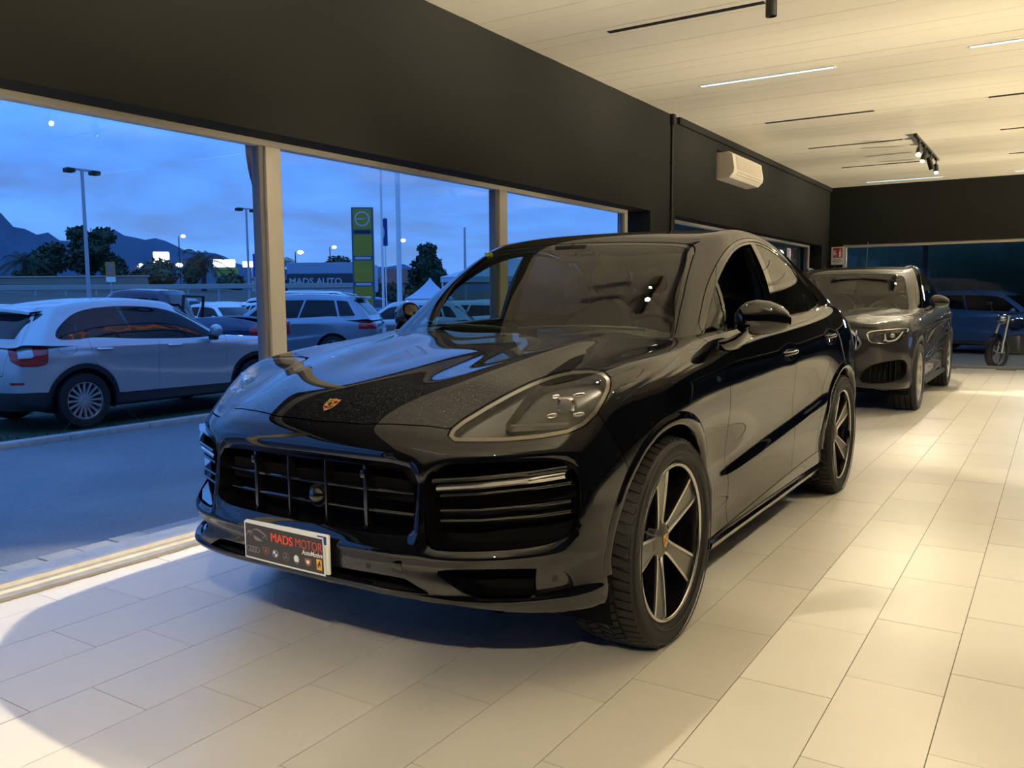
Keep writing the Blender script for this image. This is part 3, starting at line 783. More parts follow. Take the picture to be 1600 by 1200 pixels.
# floor: bed with the grout colour, tiles laid 30 x 60 in third-bond
b = MB(); b.box(-2.30, XR, YR, YB+.1, -.30, -.0025)
floor = struct(b.build('floor', mgrout), 'beige rectangular tile floor laid in third bond with thin dark joints')
tm = MB(); e_ = .0016
tm.add([(e_, e_, 0), (.3-e_, e_, 0), (.3-e_, .6-e_, 0), (e_, .6-e_, 0), (e_-.0, e_-.0, -.003), (.3-e_, e_, -.003), (.3-e_, .6-e_, -.003), (e_, .6-e_, -.003)],
       [(0, 1, 2, 3), (0, 4, 5, 1), (1, 5, 6, 2), (2, 6, 7, 3), (3, 7, 4, 0)])
tile_me = tm.mesh('tile', mtile)
cells = []
for r in range(-8, 27):
    for n in range(-17, 26):
        x, y = .3*r, .6*n+.2*(r % 3)+(.6*(r//3)-.6*(r//3))
        y = .6*n+(.2*r) % .6
        if y+.6 > YB+.1 or y < YR: continue
        cells.append((x, y))
def seen(x, y):
    # the part of the floor the room shows from the entrance side, nearest first
    dx, dy_ = x+.15-CAM_LOC[0], y+.3-CAM_LOC[1]
    d = dx*fw.x+dy_*fw.y
    if d < .6: return None
    u = (dx*rt.x+dy_*rt.y)/d
    if abs(u) > .72: return None
    v = 1.275/d
    if v > .75: return None
    return math.hypot(dx, dy_)
order = sorted([(seen(x, y), x, y) for x, y in cells if seen(x, y) is not None])
near = order[:300]; pick = {(x, y) for _, x, y in near}
for _, x, y in near:
    o = bpy.data.objects.new('tile', tile_me); link(o, floor); o.location = (x, y, random.uniform(-.0004, .0002))
rest = MB()
for x, y in cells:
    if (x, y) in pick: continue
    rest.add([(x+e_, y+e_, 0), (x+.3-e_, y+e_, 0), (x+.3-e_, y+.6-e_, 0), (x+e_, y+.6-e_, 0)], [(0, 1, 2, 3)])
o = rest.build('further_tiles', mtile, floor); o['kind'] = 'stuff'

# ceiling: strips running across the room
b = MB(); b.box(-2.7, XR, YR, YB+.2, HC+.012, HC+.12); ceil = struct(b.build('ceiling', mgrout), 'pale strip ceiling with shallow joints, slots and light lines')
pw = .20; pm_ = MB(); g_ = .0022
pm_.add([(XW-.3, g_, 0), (XR, g_, 0), (XR, pw-g_, 0), (XW-.3, pw-g_, 0), (XW-.3, 0, .008), (XR, 0, .008), (XR, pw, .008), (XW-.3, pw, .008)], [(3, 2, 1, 0), (0, 1, 5, 4), (1, 2, 6, 5), (2, 3, 7, 6), (3, 0, 4, 7)])
strip_me = pm_.mesh('ceiling_strip', mceil)
k = 0
y = -1.4
while y < YB:
    o = bpy.data.objects.new('ceiling_strip', strip_me); link(o, ceil); o.location = (0, y, HC+(.0012 if k % 3 == 0 else 0)+random.uniform(0, .0006)); y += pw; k += 1
b = MB(); y = YR
while y < -1.41:
    b.box(XW-.3, XR, y+g_, y+pw-g_, HC, HC+.008); y += pw
o = b.build('further_strips', mceil, ceil); o['kind'] = 'stuff'

# left wall: beam above the windows, pier between them, corner pier, reveals
b = MB()
b.box(-2.62, XW, YR, YB, SOFF, HC+.02)
b.box(-2.62, XW, 6.17, 6.86, -.3, SOFF)
b.box(-2.62, XW, 13.95, YB, -.3, SOFF)
b.box(-2.62, XW, YR, -3.95, -.3, SOFF)
wl = struct(b.build('wall_left', mwall), 'anthracite painted wall and beam over the shop windows')
b = MB(); b.box(XW, XW+.035, 6.90, YB, HC-.075, HC); struct(b.build('trim_1', mwall), 'narrow cornice along the further wall')
# back wall, right wall, wall behind the viewer
b = MB(); b.box(-2.62, XR, YB, YB+.25, 2.215, HC+.02); b.box(-2.62, -1.985, YB, YB+.25, -.3, 2.215); b.box(5.2, XR, YB, YB+.25, -.3, 2.215)
struct(b.build('wall_back', mwall), 'anthracite wall above the rear shop window')
b = MB(); b.box(XR, XR+.2, YR, YB+.25, -.3, HC+.1); struct(b.build('wall_right', mwall), 'plain anthracite wall')
b = MB(); b.box(-2.62, XR+.2, YR-.2, YR, -.3, HC+.1); struct(b.build('wall_front', mwall), 'plain anthracite wall')

# windows: frame members, mullions, panes
def window_y(name, y0, y1, mull, label, z0=.03, z1=SOFF, left_end=True):
    root = struct(bpy.data.objects.new(name, None), label); link(root); root.location = (XF, y0, 0)
    L = y1-y0
    def part(nm, shapes, mat):
        b = MB()
        for s_ in shapes: b.bbox(*s_, .004)
        return b.build(nm, mat, root, smooth=30)
    part('head_frame', [(-.07, 0, 0, L, z1-.035, z1)], mframe)
    part('jamb', [(-.07, 0, L-.075, L, z0, z1-.035)], mframe)
    part('jamb', [(-.07, 0, 0, .075, z0, z1-.035)], mframe)
    part('gasket', [(-.05, -.012, L-.10, L-.075, z0, z1-.035)], mframe_grey)
    for m_ in mull:
        mu = part('mullion', [(-.10, 0, m_-y0-.052, m_-y0+.062, z0, z1-.035)], mframe)
        b = MB(); b.bbox(-.085, -.018, m_-y0-.088, m_-y0-.054, z0, z1-.035, .004); b.build('gasket', mframe_grey, mu, smooth=30)
    ys = [0]+[m_-y0 for m_ in mull]+[L]
    for a, c in zip(ys[:-1], ys[1:]):
        b = MB(); b.add([(-.045, a+.05, z0), (-.045, c-.05, z0), (-.045, c-.05, z1-.03), (-.045, a+.05, z1-.03)], [(0, 1, 2, 3)])
        b.build('pane', mpane, root)
    return root
w1 = window_y('window_1', -3.95, 6.0, [-1.33, 1.165, 3.60], 'large shop window with cream frame and mullions beside the black car')
w2 = window_y('window_2', 6.86, 13.80, [10.35], 'further shop window on the left wall behind the black car')
# sill profile on the floor edge
b = MB(); 
prof = [(-2.300, -.002), (-2.300, .014), (-2.345, .018), (-2.352, .030), (-2.378, .032), (-2.386, .048), (-2.412, .048), (-2.418, .030), (-2.63, .024), (-2.63, -.06)]
b.grid([[(x, y, z) for x, z in prof] for y in (-3.95, 6.0)]); b.build('sill_rail', malu, None, smooth=30)
o = bpy.data.objects['sill_rail']; o.parent = w1; o.matrix_parent_inverse = Matrix.Translation(w1.location).inverted()
b = MB(); b.grid([[(x, y, z) for x, z in prof] for y in (6.86, 13.95)]); o = b.build('sill_rail', malu, w2, smooth=30); o.matrix_parent_inverse = Matrix.Translation(w2.location).inverted()
# dirt strip of old sealant on the floor edge
b = MB(); rng = random.Random(3)
pts = [(y, -2.296+rng.uniform(0, .012), -2.302) for y in np.linspace(-1.2, 3.0, 160)]
b.grid([[(x0, y, .0012), (x1, y, .003)] for y, x1, x0 in pts]); b.build('sealant_strip', pbr('dusty_sealant', (.30, .27, .22), .9), w1).matrix_parent_inverse = Matrix.Translation(w1.location).inverted()

# rear window
w3 = struct(bpy.data.objects.new('window_3', None), 'rear shop window looking out on the dark forecourt'); link(w3); w3.location = (-1.985, YB, 0)
Lw = 7.18
for nm, s_ in (('head_frame', (0, Lw, .02, .09, 2.165, 2.215)), ('jamb', (0, .06, .02, .09, .03, 2.165)), ('jamb', (Lw-.06, Lw, .02, .09, .03, 2.165)), ('mullion', (4.60, 4.70, .02, .10, .03, 2.165))):
    b = MB(); b.bbox(*s_, .004); b.build(nm, mframe, w3, smooth=30)
b = MB(); b.bbox(0, Lw, -.05, .10, -.01, .045, .01); b.build('sill_rail', pbr('grey_threshold', (.22, .22, .22), .5, metal=.3), w3, smooth=30)
for a, c in ((.05, 4.60), (4.70, Lw-.05)):
    b = MB(); b.add([(a, .055, .03), (c, .055, .03), (c, .055, 2.17), (a, .055, 2.17)], [(0, 1, 2, 3)]); b.build('pane', mpane, w3)

# cable pipe on the pier with its clips
pp = thing('cable_pipe', 'thin dark vertical cable pipe on the wall between the two side windows', 'pipe', (XW+.016, 6.72, 0))
b = MB(); b.tube([(0, 0, 0.0), (0, 0, HC-.10), (.0, 0, HC-.001)], .016, 10); b.build('pipe', M['black'], pp, smooth=60)
b = MB(); b.bbox(-.016, .03, -.035, .035, HC-.12, HC-.0, .006); b.build('pipe_box', M['black'], pp, smooth=40)
for z in (.6, 1.45, 2.25, 2.75):
    b = MB(); b.bbox(-.016, .02, -.03, .03, z-.012, z+.012, .004); b.build('pipe_clip', M['black'], pp, smooth=40)

# air conditioner
ac = thing('air_conditioner', 'cream wall-mounted air conditioner high on the dark left wall', 'air conditioner', (XW, 8.22, 2.74))
mac = pbr('cream_appliance_plastic', (.66, .60, .50), .4); mac2 = pbr('darker_cream_grille', (.54, .48, .39), .5)
b = MB(); pr = [(0, .33), (.15, .335), (.205, .30), (.235, .12), (.225, .07), (.17, .012), (0, 0)]
rows = [[(x, y, z) for x, z in pr] for y in (0, .02, 1.20, 1.22)]
rows[0] = [(x*.96, 0, .165+(z-.165)*.95) for x, z in pr]; rows[-1] = [(x*.96, 1.22, .165+(z-.165)*.95) for x, z in pr]
b.grid(rows); b.add(rows[0], [tuple(range(7))]); b.add(rows[-1], [tuple(range(6, -1, -1))]); b.build('housing', mac, ac, smooth=35)
b = MB(); b.add([(.2115, .09, .285), (.2115, 1.13, .285), (.2385, 1.13, .115), (.2385, .09, .115)], [(0, 1, 2, 3)]); b.build('front_panel', mac2, ac)
for q in range(8):
    z = .130+.02*q; x = .2400-(z-.115)*.159
    b = MB(); b.box(x-.002, x+.002, .10, 1.12, z-.0025, z+.0025); b.build('grille_rib', mac2, ac)
b = MB(); b.add([(.2305, .10, .088), (.2305, 1.12, .088), (.196, 1.12, .040), (.196, .10, .040)], [(0, 1, 2, 3)]); b.build('outlet', M['black'], ac)
b = MB(); b.bbox(.199, .228, .11, 1.11, .058, .066, .002); b.build('louvre', mac, ac)
b = MB(); b.bbox(-.001, .03, -.004, .012, .01, .33, .003); b.build('side_seam', mac2, ac)

# wall signs for the fire hose
def fire_sign(M_, label):
    root = thing('fire_sign', label, 'sign'); root.matrix_world = M_
    b = MB(); b.bbox(-.115, .115, -.165, .165, 0, .006, .002); b.build('sign_board', M['white'], root)
    red = pbr('sign_red', (.50, .03, .035), .4) if 'sign_red' not in bpy.data.materials else bpy.data.materials['sign_red']
    b = MB(); b.box(-.085, .085, -.035, .145, .006, .0072); b.build('red_panel', red, root)
    b = MB()
    # hose reel, nozzle and extinguisher in white
    b.prism([(-.052+.026*math.cos(a), .045+.026*math.sin(a)) for a in np.linspace(0, 2*PI, 15)[:-1]], .0072, .0080)
    b.box(-.078, -.026, .085, .100, .0072, .0080); b.box(-.075, -.062, .0, .085, .0072, .0080); b.box(-.030, -.020, -.02, .04, .0072, .0080)
    b.prism([(.022, -.02), (.066, -.02), (.066, .07), (.055, .09), (.033, .09), (.022, .07)], .0072, .0080); b.box(.036, .052, .09, .115, .0072, .0080); b.box(.030, .075, .112, .122, .0072, .0080)
    b.build('pictogram', M['white'], root)
    b = MB()
    for k_, (z, w_) in enumerate(((-.075, .15), (-.098, .17), (-.118, .12))): b.box(-.085, -.085+w_, z-.005, z+.005, .006, .0068)
    b.build('caption_bars', M['print_grey'], root)
    return root
Mback = Matrix(((1, 0, 0, -2.075), (0, 0, -1, YB-.004), (0, 1, 0, 2.02), (0, 0, 0, 1)))
fire_sign(Mback, 'white and red fire equipment sign on the back wall above the grey car')
Mleft = Matrix(((0, 0, 1, -2.36), (1, 0, 0, 12.15), (0, 1, 0, 1.90), (0, 0, 0, 1)))
fs = fire_sign(Mleft, 'white and red fire equipment sign at the further side window')
b = MB(); b.tube([(0, .165, .004), (0, .30, .004)], .002, 5); b.build('hanger', M['black'], fs)

# ------------------------------------------------------------------ ceiling lights and slots
led = emission('cool_led_line', (.42, .82, 1.0), 3.4)
def led_line(x0, y, ln, label):
    o = thing('light_line', label, 'light', (x0, y, HC), group='cool white light lines in the ceiling')
    b = MB(); b.box(0, ln, -.022, .022, -.004, .004); b.build('diffuser', led, o)
    b = MB(); b.box(-.012, ln+.012, -.032, -.022, -.006, .004); b.box(-.012, ln+.012, .022, .032, -.006, .004); b.box(-.012, 0, -.022, .022, -.006, .004); b.box(ln, ln+.012, -.022, .022, -.006, .004)
    b.build('frame', M['white'], o); return o
def slot(x0, y, ln, label):
    o = thing('ceiling_slot', label, 'vent', (x0, y, HC), group='dark slots in the ceiling')
    b = MB(); b.box(0, ln, -.026, .026, -.004, .003); b.build('frame', M['black'], o)
    b = MB()
    for q in range(int(ln/.04)): b.box(.01+q*.04, .03+q*.04, -.02, .02, -.0055, -.003)
    b.build('louvre', M['cabin'], o)['kind'] = 'stuff'; return o
cols4 = ((-1.52, 'first column from the side window'), (.75, 'second column from the side window'), (3.02, 'third column from the side window'), (5.30, 'fourth column from the side window'))
for x0, nm in cols4:
    led_line(x0, 5.69, 1.21, 'white light line above the black car, '+nm)
    led_line(x0, 14.0, 1.21, 'white light line near the back wall, '+nm)
    led_line(x0, -2.4, 1.21, 'white light line over the entrance, '+nm)
    for y, nn in ((3.70, 'over the bonnet'), (7.80, 'behind the black car'), (9.84, 'over the grey nose'), (11.95, 'over the grey cabin')):
        slot(x0, y, 1.18, 'dark ceiling slot '+nn+', '+nm)
# ------------------------------------------------------------------ spot tracks: each head carries its own lamp
WARM = (1.0, .86, .60)
mhead = pbr('black_lamp_head', (.012, .012, .013), .35)
mlit = emission('lit_lamp_face', (1.0, .90, .72), 40.0)
moff = pbr('unlit_lamp_face', (.30, .29, .27), .2)
def track(x, y0, y1, label):
    o = thing('light_track', label, 'light track', (x, y0, HC), group='black spotlight tracks on the ceiling')
    b = MB(); b.bbox(-.018, .018, 0, y1-y0, -.032, 0, .003); b.build('rail', mhead, o, smooth=30)
    b = MB(); b.bbox(-.021, .021, -.012, .02, -.036, 0, .003); b.build('end_cap', mhead, o, smooth=30)
    return o
def spot(x, y, aim, label, watts=0., cone=50, blend=.25, col=None, r=.035, zc=3.10):
    o = thing('spotlight', label, 'spotlight', (x, y, HC-.032), group='black cylinder spotlights on the tracks')
    c = Vector((0, 0, zc-(HC-.032))); d = (Vector(aim)-Vector((x, y, zc))).normalized()
    q = d.to_track_quat('-Z', 'Y'); Mx = Matrix.Translation(c) @ q.to_matrix().to_4x4()
    b = MB(); b.bbox(-.017, .017, -.06, .06, -.022, 0, .003); b.build('adapter', mhead, o, smooth=30)
    b = MB(); b.tube([(0, 0, -.02), (0, 0, c.z+.03)], .008, 8); b.build('stem', mhead, o, smooth=60)
    b = MB(); b.lathe([(0, .085), (r*.9, .085), (r, .075), (r, -.085), (r*.86, -.085), (r*.80, -.055)], 24, 'z', Mx); b.build('lamp_body', mhead, o, smooth=40)
    b = MB(); b.lathe([(0, -.060), (r*.80, -.058)], 20, 'z', Mx); b.build('lamp_face', mlit if watts else moff, o, smooth=40)
    if watts:
        L = bpy.data.lights.new('spot_beam', 'SPOT'); L.energy = watts; L.spot_size = math.radians(cone); L.spot_blend = blend; L.color = col or WARM; L.shadow_soft_size = r*.7
        lo = bpy.data.objects.new('spot_beam', L); link(lo, o); lo.matrix_local = Mx @ Matrix.Translation((0, 0, -.095))
    return o
tracks = {'a': (-.15, .9, 3.40), 'j': (-.46, 1.45, 2.10), 'b': (2.35, 1.6, 4.0), 'c': (4.85, 1.6, 4.0), 'd': (-.15, 9.5, 11.85), 'e': (2.65, 9.5, 11.85), 'f': (5.1, 9.7, 12.1), 'g': (-.15, -5.2, -2.9), 'h': (2.35, -5.2, -2.9), 'i': (4.85, -5.2, -2.9)}
tl = {'j': 'right over the windscreen of the black car', 'a': 'over the front of the black car', 'b': 'over the aisle right of the black car', 'c': 'far right over the aisle', 'd': 'over the grey car', 'e': 'over the rear aisle', 'f': 'far right at the rear', 'g': 'over the entrance by the side window', 'h': 'over the middle of the entrance', 'i': 'far right over the entrance'}
for k_, (x, y0, y1) in tracks.items(): track(x, y0, y1, 'black ceiling spotlight track '+tl[k_])
SP = [
 # x, y, aim, watts, cone, blend, label
 ('a', 3.20, (-.15, 3.3, 0), 0, 50, .2, 'unlit black spotlight hanging straight down at the top edge'),
 ('j', 1.85, (-1.80, -1.10, 0), 1000, 57, .25, 'black spotlight aimed over the bonnet of the black car'),
 ('j', 1.62, (1.0, .4, 0), 170, 78, .35, 'black spotlight beside it aimed at the front wheel of the black car'),
 ('b', 2.62, (-2.36, 1.35, .95), 260, 34, .5, 'lit spotlight from the aisle aimed at the window mullion'),
 ('b', 3.12, (1.3, 3.0, 0), 200, 66, .2, 'spotlight from the aisle aimed at the side of the black car'),
 ('b', 1.9, (1.3, 1.2, 0), 60, 64, .3, 'spotlight aimed down on the aisle'),
 ('c', 2.2, (4.2, 3.0, 0), 600, 64, .3, 'spotlight aimed down at the far right aisle'),
 ('c', 3.13, (2.2, 6.3, 0), 700, 56, .25, 'spotlight aimed across the aisle to the middle of the room'),
 ('d', 9.85, (.2, 5.6, .2), 170, 60, .2, 'lit spotlight facing the viewer, first on the track over the grey car'),
 ('d', 10.35, (-.6, 8.2, .5), 60, 56, .2, 'black spotlight tilted down, second on the track over the grey car'),
 ('d', 11.0, (.7, 11.6, 0), 300, 58, .2, 'black spotlight turned away, third on the track over the grey car'),
 ('d', 11.65, (.3, 9.6, .8), 200, 50, .2, 'lit spotlight tilted down, last on the track over the grey car'),
 ('e', 11.3, (1.6, 9.0, 0), 500, 60, .25, 'lit spotlight over the rear aisle'),
 ('e', 9.9, (1.2, 12.8, 0), 330, 60, .25, 'spotlight over the rear aisle aimed at the back window'),
 ('f', 11.2, (4.0, 10.4, 0), 500, 60, .25, 'lit spotlight far right at the rear'),
 ('g', -3.3, (-1.9, -1.6, 0), 120, 60, .12, 'spotlight over the entrance aimed at the foot of the side window'),
 ('h', -3.4, (.1, -1.0, .0), 400, 46, .3, 'spotlight over the entrance aimed at the black car'),
 ('h', -4.6, (2.9, -2.5, 0), 450, 64, .3, 'spotlight over the entrance aimed at the aisle'),
 ('i', -3.6, (4.0, -1.5, 0), 600, 64, .3, 'spotlight far right over the entrance'),
]
for tk, y, aim, wt, cone, bl, lab in SP: spot(tracks[tk][0], y, aim, lab, wt, cone, bl)

# unseen uplighters added by the right-hand wall to brighten the ceiling
mup = pbr('white_fill_lamp_shade', (.75, .73, .68), .5); mupl = emission('fill_lamp_glow', (1.0, .88, .66), 12.0)
def fill(x, y, rz, label, watts, z=.35, tilt=.365):
    o = thing('added_fill_lamp', label, 'added fill lamp', (x, y, z), rz, group='added ceiling fill lamps')
    b = MB(); b.lathe([(.02, 0), (.09, .04), (.14, .14), (.135, .14), (.085, .05), (0, .03)], 20, 'z', Matrix.Translation((0, .16, 0))); b.build('shade', mup, o, smooth=50)
    b = MB(); b.bbox(-.05, .05, 0, .10, .02, .10, .01); b.build('bracket', mup, o, smooth=40)
    b = MB(); b.ball((0, .16, .085), .04, 10, 8); b.build('bulb', mupl, o, smooth=60)
    L = bpy.data.lights.new('ceiling_fill', 'SPOT'); L.energy = watts; L.spot_size = math.radians(29); L.spot_blend = 1.0; L.color = WARM; L.shadow_soft_size = .06
    lo = bpy.data.objects.new('ceiling_fill', L); link(lo, o); lo.matrix_local = Matrix.Translation((0, .16, .15)) @ Matrix.Rotation(PI/2+tilt, 4, 'X')
ORD = ('first', 'second', 'third', 'fourth', 'fifth', 'sixth', 'seventh', 'eighth')
for i in range(8): fill(XR, -3.4+2.4*i, PI/2, 'white uplighter lamp added unseen low on the right wall to brighten the ceiling, %s from the entrance' % ORD[i], 5900)
# ------------------------------------------------------------------ forecourt
masph, t, out = nt('asphalt')
b_ = t.nodes.new('ShaderNodeBsdfPrincipled'); t.links.new(b_.outputs[0], out.inputs[0])
ge = t.nodes.new('ShaderNodeNewGeometry')
n1 = node(t, 'ShaderNodeTexNoise', Scale=55.0, Detail=4.0); t.links.new(ge.outputs['Position'], n1.inputs['Vector'])
n2 = node(t, 'ShaderNodeTexNoise', Scale=.8, Detail=5.0); t.links.new(ge.outputs['Position'], n2.inputs['Vector'])
mx = node(t, 'ShaderNodeMix', data_type='RGBA'); mx.inputs[6].default_value = (.12, .119, .117, 1); mx.inputs[7].default_value = (.33, .325, .315, 1); t.links.new(n1.outputs[0], mx.inputs[0])
mx2 = node(t, 'ShaderNodeMix', data_type='RGBA', blend_type='MULTIPLY'); mx2.inputs[0].default_value = .55; t.links.new(mx.outputs[2], mx2.inputs[6]); t.links.new(n2.outputs[0], mx2.inputs[7])
t.links.new(mx2.outputs[2], b_.inputs['Base Color']); b_.inputs['Roughness'].default_value = .75
bp = node(t, 'ShaderNodeBump', Strength=.35, Distance=.01); t.links.new(n1.outputs[0], bp.inputs['Height']); t.links.new(bp.outputs[0], b_.inputs['Normal'])
mpaver = pbr('concrete_paver', (.34, .32, .28), .85, noise=(20, .2))
mkerb = pbr('concrete_kerb', (.36, .35, .33), .85, noise=(12, .25))
b = MB(); b.grid([[(-2.5, y, -.07), (-2.95, y, -.09), (-4.5, y, -.20), (-7.90, y, -.28)] for y in (-14, 30)])
struct(b.build('road', masph), 'grey asphalt lane running along the shop window')
pv = thing('paver_strip', 'narrow strip of pale concrete pavers outside the window sill', 'paving', (-2.63, -2, -.065))
pvm = MB(); pvm.bbox(-.40, 0, .004, .196, -.05, 0, .008); pme = pvm.mesh('paver', mpaver, 30)
for q in range(42):
    o = bpy.data.objects.new('paver', pme); link(o, pv); o.location = (random.uniform(-.004, .004), .2*q, random.uniform(-.003, .003))
kb = thing('kerb', 'pale concrete kerb between the lane and the grass strip', 'kerb', (-7.90, -4, -.3))
kme = MB().bbox(-.16, 0, .006, .994, 0, .085, .012).mesh('kerb_stone', mkerb, 30)
for q in range(26):
    o = bpy.data.objects.new('kerb_stone', kme); link(o, kb); o.location = (random.uniform(-.006, .006), q, 0)
mgrass = pbr('dull_grass', (.020, .040, .016), .9, noise=(16, .6))
b = MB(); b.grid([[(x, y, -.225) for x in (-8.05, -11.0)] for y in (-14, 30)]); struct(b.build('lawn_strip', mgrass), 'dark grass strip under the silver crossover')
# blades of grass
gm = MB(); rng = random.Random(5)
for _ in range(5200):
    x, y = rng.uniform(-10.4, -8.10), rng.uniform(-1.5, 8.5); h = rng.uniform(.03, .075)
    if -10.05 < x < -8.17 and 2.5 < y < 6.9: continue
    h += 0; a = rng.uniform(0, PI); lx_, ly_ = .006*math.cos(a), .006*math.sin(a); tx, ty = rng.uniform(-.03, .03), rng.uniform(-.03, .03)
    gm.add([(x-lx_, y-ly_, -.226), (x+lx_, y+ly_, -.226), (x+tx, y+ty, -.226+h)], [(0, 1, 2)])
tag(gm.build('grass_blades', mgrass), 'short dark grass growing behind the kerb', 'grass', kind='stuff')
b = MB(); b.grid([[(x, y, -.24) for x in (-11.0, -420)] for y in (-260, 300)]); struct(b.build('car_park', masph), 'asphalt car park beyond the grass strip')
b = MB(); b.grid([[(x, y, -.09) for x in (-2.62, 60)] for y in (YB+.25, 60)]); struct(b.build('rear_yard', masph), 'dark paved yard behind the rear window')
b = MB(); b.grid([[(x, y, -.095) for x in (-30, -2.62)] for y in (30, 60)]); struct(b.build('side_yard', masph))
# ------------------------------------------------------------------ beyond the car park: bank, hills, trees, lamps, signs
mdirt = pbr('dry_bank', (.075, .070, .052), .95, noise=(.5, .4))
b = MB(); ys = np.linspace(-120, 190, 40)
b.grid([[(x+3*math.sin(y*.05), y, z+.25*math.sin(y*.3+x)) for y in ys] for x, z in ((-36, -.26), (-44, .5), (-52, 1.5), (-62, 2.1), (-90, 2.4), (-200, 2.6))])
struct(b.build('bank', mdirt), 'low bank rising to a raised road behind the car park')
mhill = pbr('distant_hill_haze_tint', (.040, .085, .15), 1.0, noise=(.004, .35)); mhill2 = pbr('nearer_hill_haze_tint', (.024, .055, .095), 1.0, noise=(.006, .4))  # blue air haze is mixed into both base colours
def hill(name, pts, dist, mat, depth=300):
    """ridge: (direction in degrees left of straight ahead along the shop front, elevation in degrees)"""
    b = MB(); fr, mid, top, bk = [], [], [], []
    rng = random.Random(len(pts))
    ds = np.linspace(pts[0][0], pts[-1][0], 70); es = np.interp(ds, [p[0] for p in pts][::-1], [p[1] for p in pts][::-1])
    for a, e in zip(ds, es):
        e = e*(1+.05*math.sin(a*2.1)+.03*math.sin(a*5.3))
        h = 1.3+dist*math.tan(math.radians(max(e, .02))); ca, sa = -math.sin(math.radians(a)), math.cos(math.radians(a))
        fr.append((CAM_LOC[0]+ca*(dist-depth), CAM_LOC[1]+sa*(dist-depth), -2)); mid.append((CAM_LOC[0]+ca*(dist-depth*.45), CAM_LOC[1]+sa*(dist-depth*.45), h*.45+rng.uniform(-4, 4)))
        top.append((CAM_LOC[0]+ca*dist, CAM_LOC[1]+sa*dist, h)); bk.append((CAM_LOC[0]+ca*(dist+depth), CAM_LOC[1]+sa*(dist+depth), -2))
    b.grid([fr, mid, top, bk]); o = b.build(name, mat, None, smooth=80); struct(o, 'wooded hill on the horizon, tinted with blue haze'); return o
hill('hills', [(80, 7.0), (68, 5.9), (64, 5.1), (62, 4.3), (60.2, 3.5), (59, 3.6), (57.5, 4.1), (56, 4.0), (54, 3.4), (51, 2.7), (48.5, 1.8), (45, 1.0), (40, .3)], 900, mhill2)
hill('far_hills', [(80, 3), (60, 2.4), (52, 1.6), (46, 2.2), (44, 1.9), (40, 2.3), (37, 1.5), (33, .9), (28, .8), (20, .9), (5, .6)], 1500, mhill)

mleaf = pbr('dark_foliage', (.020, .042, .018), .8, noise=(1.5, .6)); mleaf2 = pbr('olive_foliage', (.050, .060, .028), .8, noise=(1.5, .5)); mbark = pbr('bark', (.05, .04, .03), .9, noise=(6, .4))
def crown(rng, blobs, n, s, flat=.7):
    b = MB()
    tot = sum(r*r for _, r in blobs)
    for (c, r) in blobs:
        for _ in range(int(n*r*r/tot)):
            v = Vector((rng.gauss(0, 1), rng.gauss(0, 1), rng.gauss(0, 1))).normalized()*r*rng.uniform(.55, 1.0)
            p = Vector(c)+Vector((v.x, v.y, v.z*flat)); u = Vector((rng.uniform(-1, 1), rng.uniform(-1, 1), rng.uniform(-1, 1))).normalized(); w_ = u.orthogonal().normalized(); q = s*rng.uniform(.6, 1.3)
            b.add([p-u*q, p+w_*q*.5, p+u*q, p-w_*q*.5], [(0, 1, 2, 3)])
    return b
def tree(x, y, z, h, w_, label, blobs, trunk_h, mat=mleaf, n=1500, s=.2, seed=1, group=None, name='tree'):
    rng = random.Random(seed); o = thing(name, label, 'tree', (x, y, z), group=group)
    b = MB(); b.tube([(0, 0, -.5), (.05*h*.1, 0, trunk_h*.5), (0, .04*h*.1, trunk_h), (0, 0, h*.72)], [.06*w_*.5+.08, .05*w_*.5+.06, .04*w_*.5+.05, .03], 8); b.build('trunk', mbark, o, smooth=60)
    bl = [((bx*w_, by*w_, bz*h), br*w_) for bx, by, bz, br in blobs]
    f = crown(rng, bl, n, s).build('foliage', mat, o); f['kind'] = 'stuff'
    # inner mass so the crown does not show daylight through its heart
    m_ = MB()
    for c, r in bl: m_.ball(c, (r*.72, r*.72, r*.50), 8, 6)
    m_.build('foliage_core', mat, o)
    return o
PINE = [(0, 0, .68, .30), (-.28, .1, .58, .24), (.28, -.1, .60, .25), (.05, .2, .82, .22), (-.12, -.1, .86, .17), (.36, .1, .47, .18), (-.38, 0, .45, .18), (0, 0, .45, .28)]
ROUND = [(0, 0, .62, .36), (-.25, .1, .55, .24), (.25, -.1, .55, .25), (0, .1, .82, .22), (.1, -.2, .40, .25)]
tree(-70.6, 41.3, 1.9, 6.2, 5.6, 'large dark spreading pine tree behind the tall lamp post on the left', PINE, 2.0, seed=2, n=2200, s=.26)
tree(-78.8, 42.3, 1.9, 5.2, 5.2, 'dark rounded tree left of the large pine', ROUND, 1.5, seed=3, n=1400, s=.26)
tree(-65.6, 44.5, 1.8, 2.9, 5.6, 'low olive-coloured bushy tree behind the car with red tail lights', ROUND, .6, mleaf2, seed=4, n=1300, s=.2)
tree(-66.5, 41.0, 1.8, 3.4, 3.2, 'small dark tree right of the large pine', ROUND, .9, seed=14, n=900, s=.2)
tree(-69, 51, 1.8, 4.0, 3.4, 'small dark tree behind the bright shop lights', ROUND, .9, seed=15, n=900, s=.2)
tree(-52.2, 53.2, 1.2, 4.1, 2.9, 'round clipped dark tree top behind the white building', [(0, 0, .74, .46), (-.2, 0, .70, .34), (.2, 0, .70, .34)], 2.0, seed=5, n=900, s=.18)
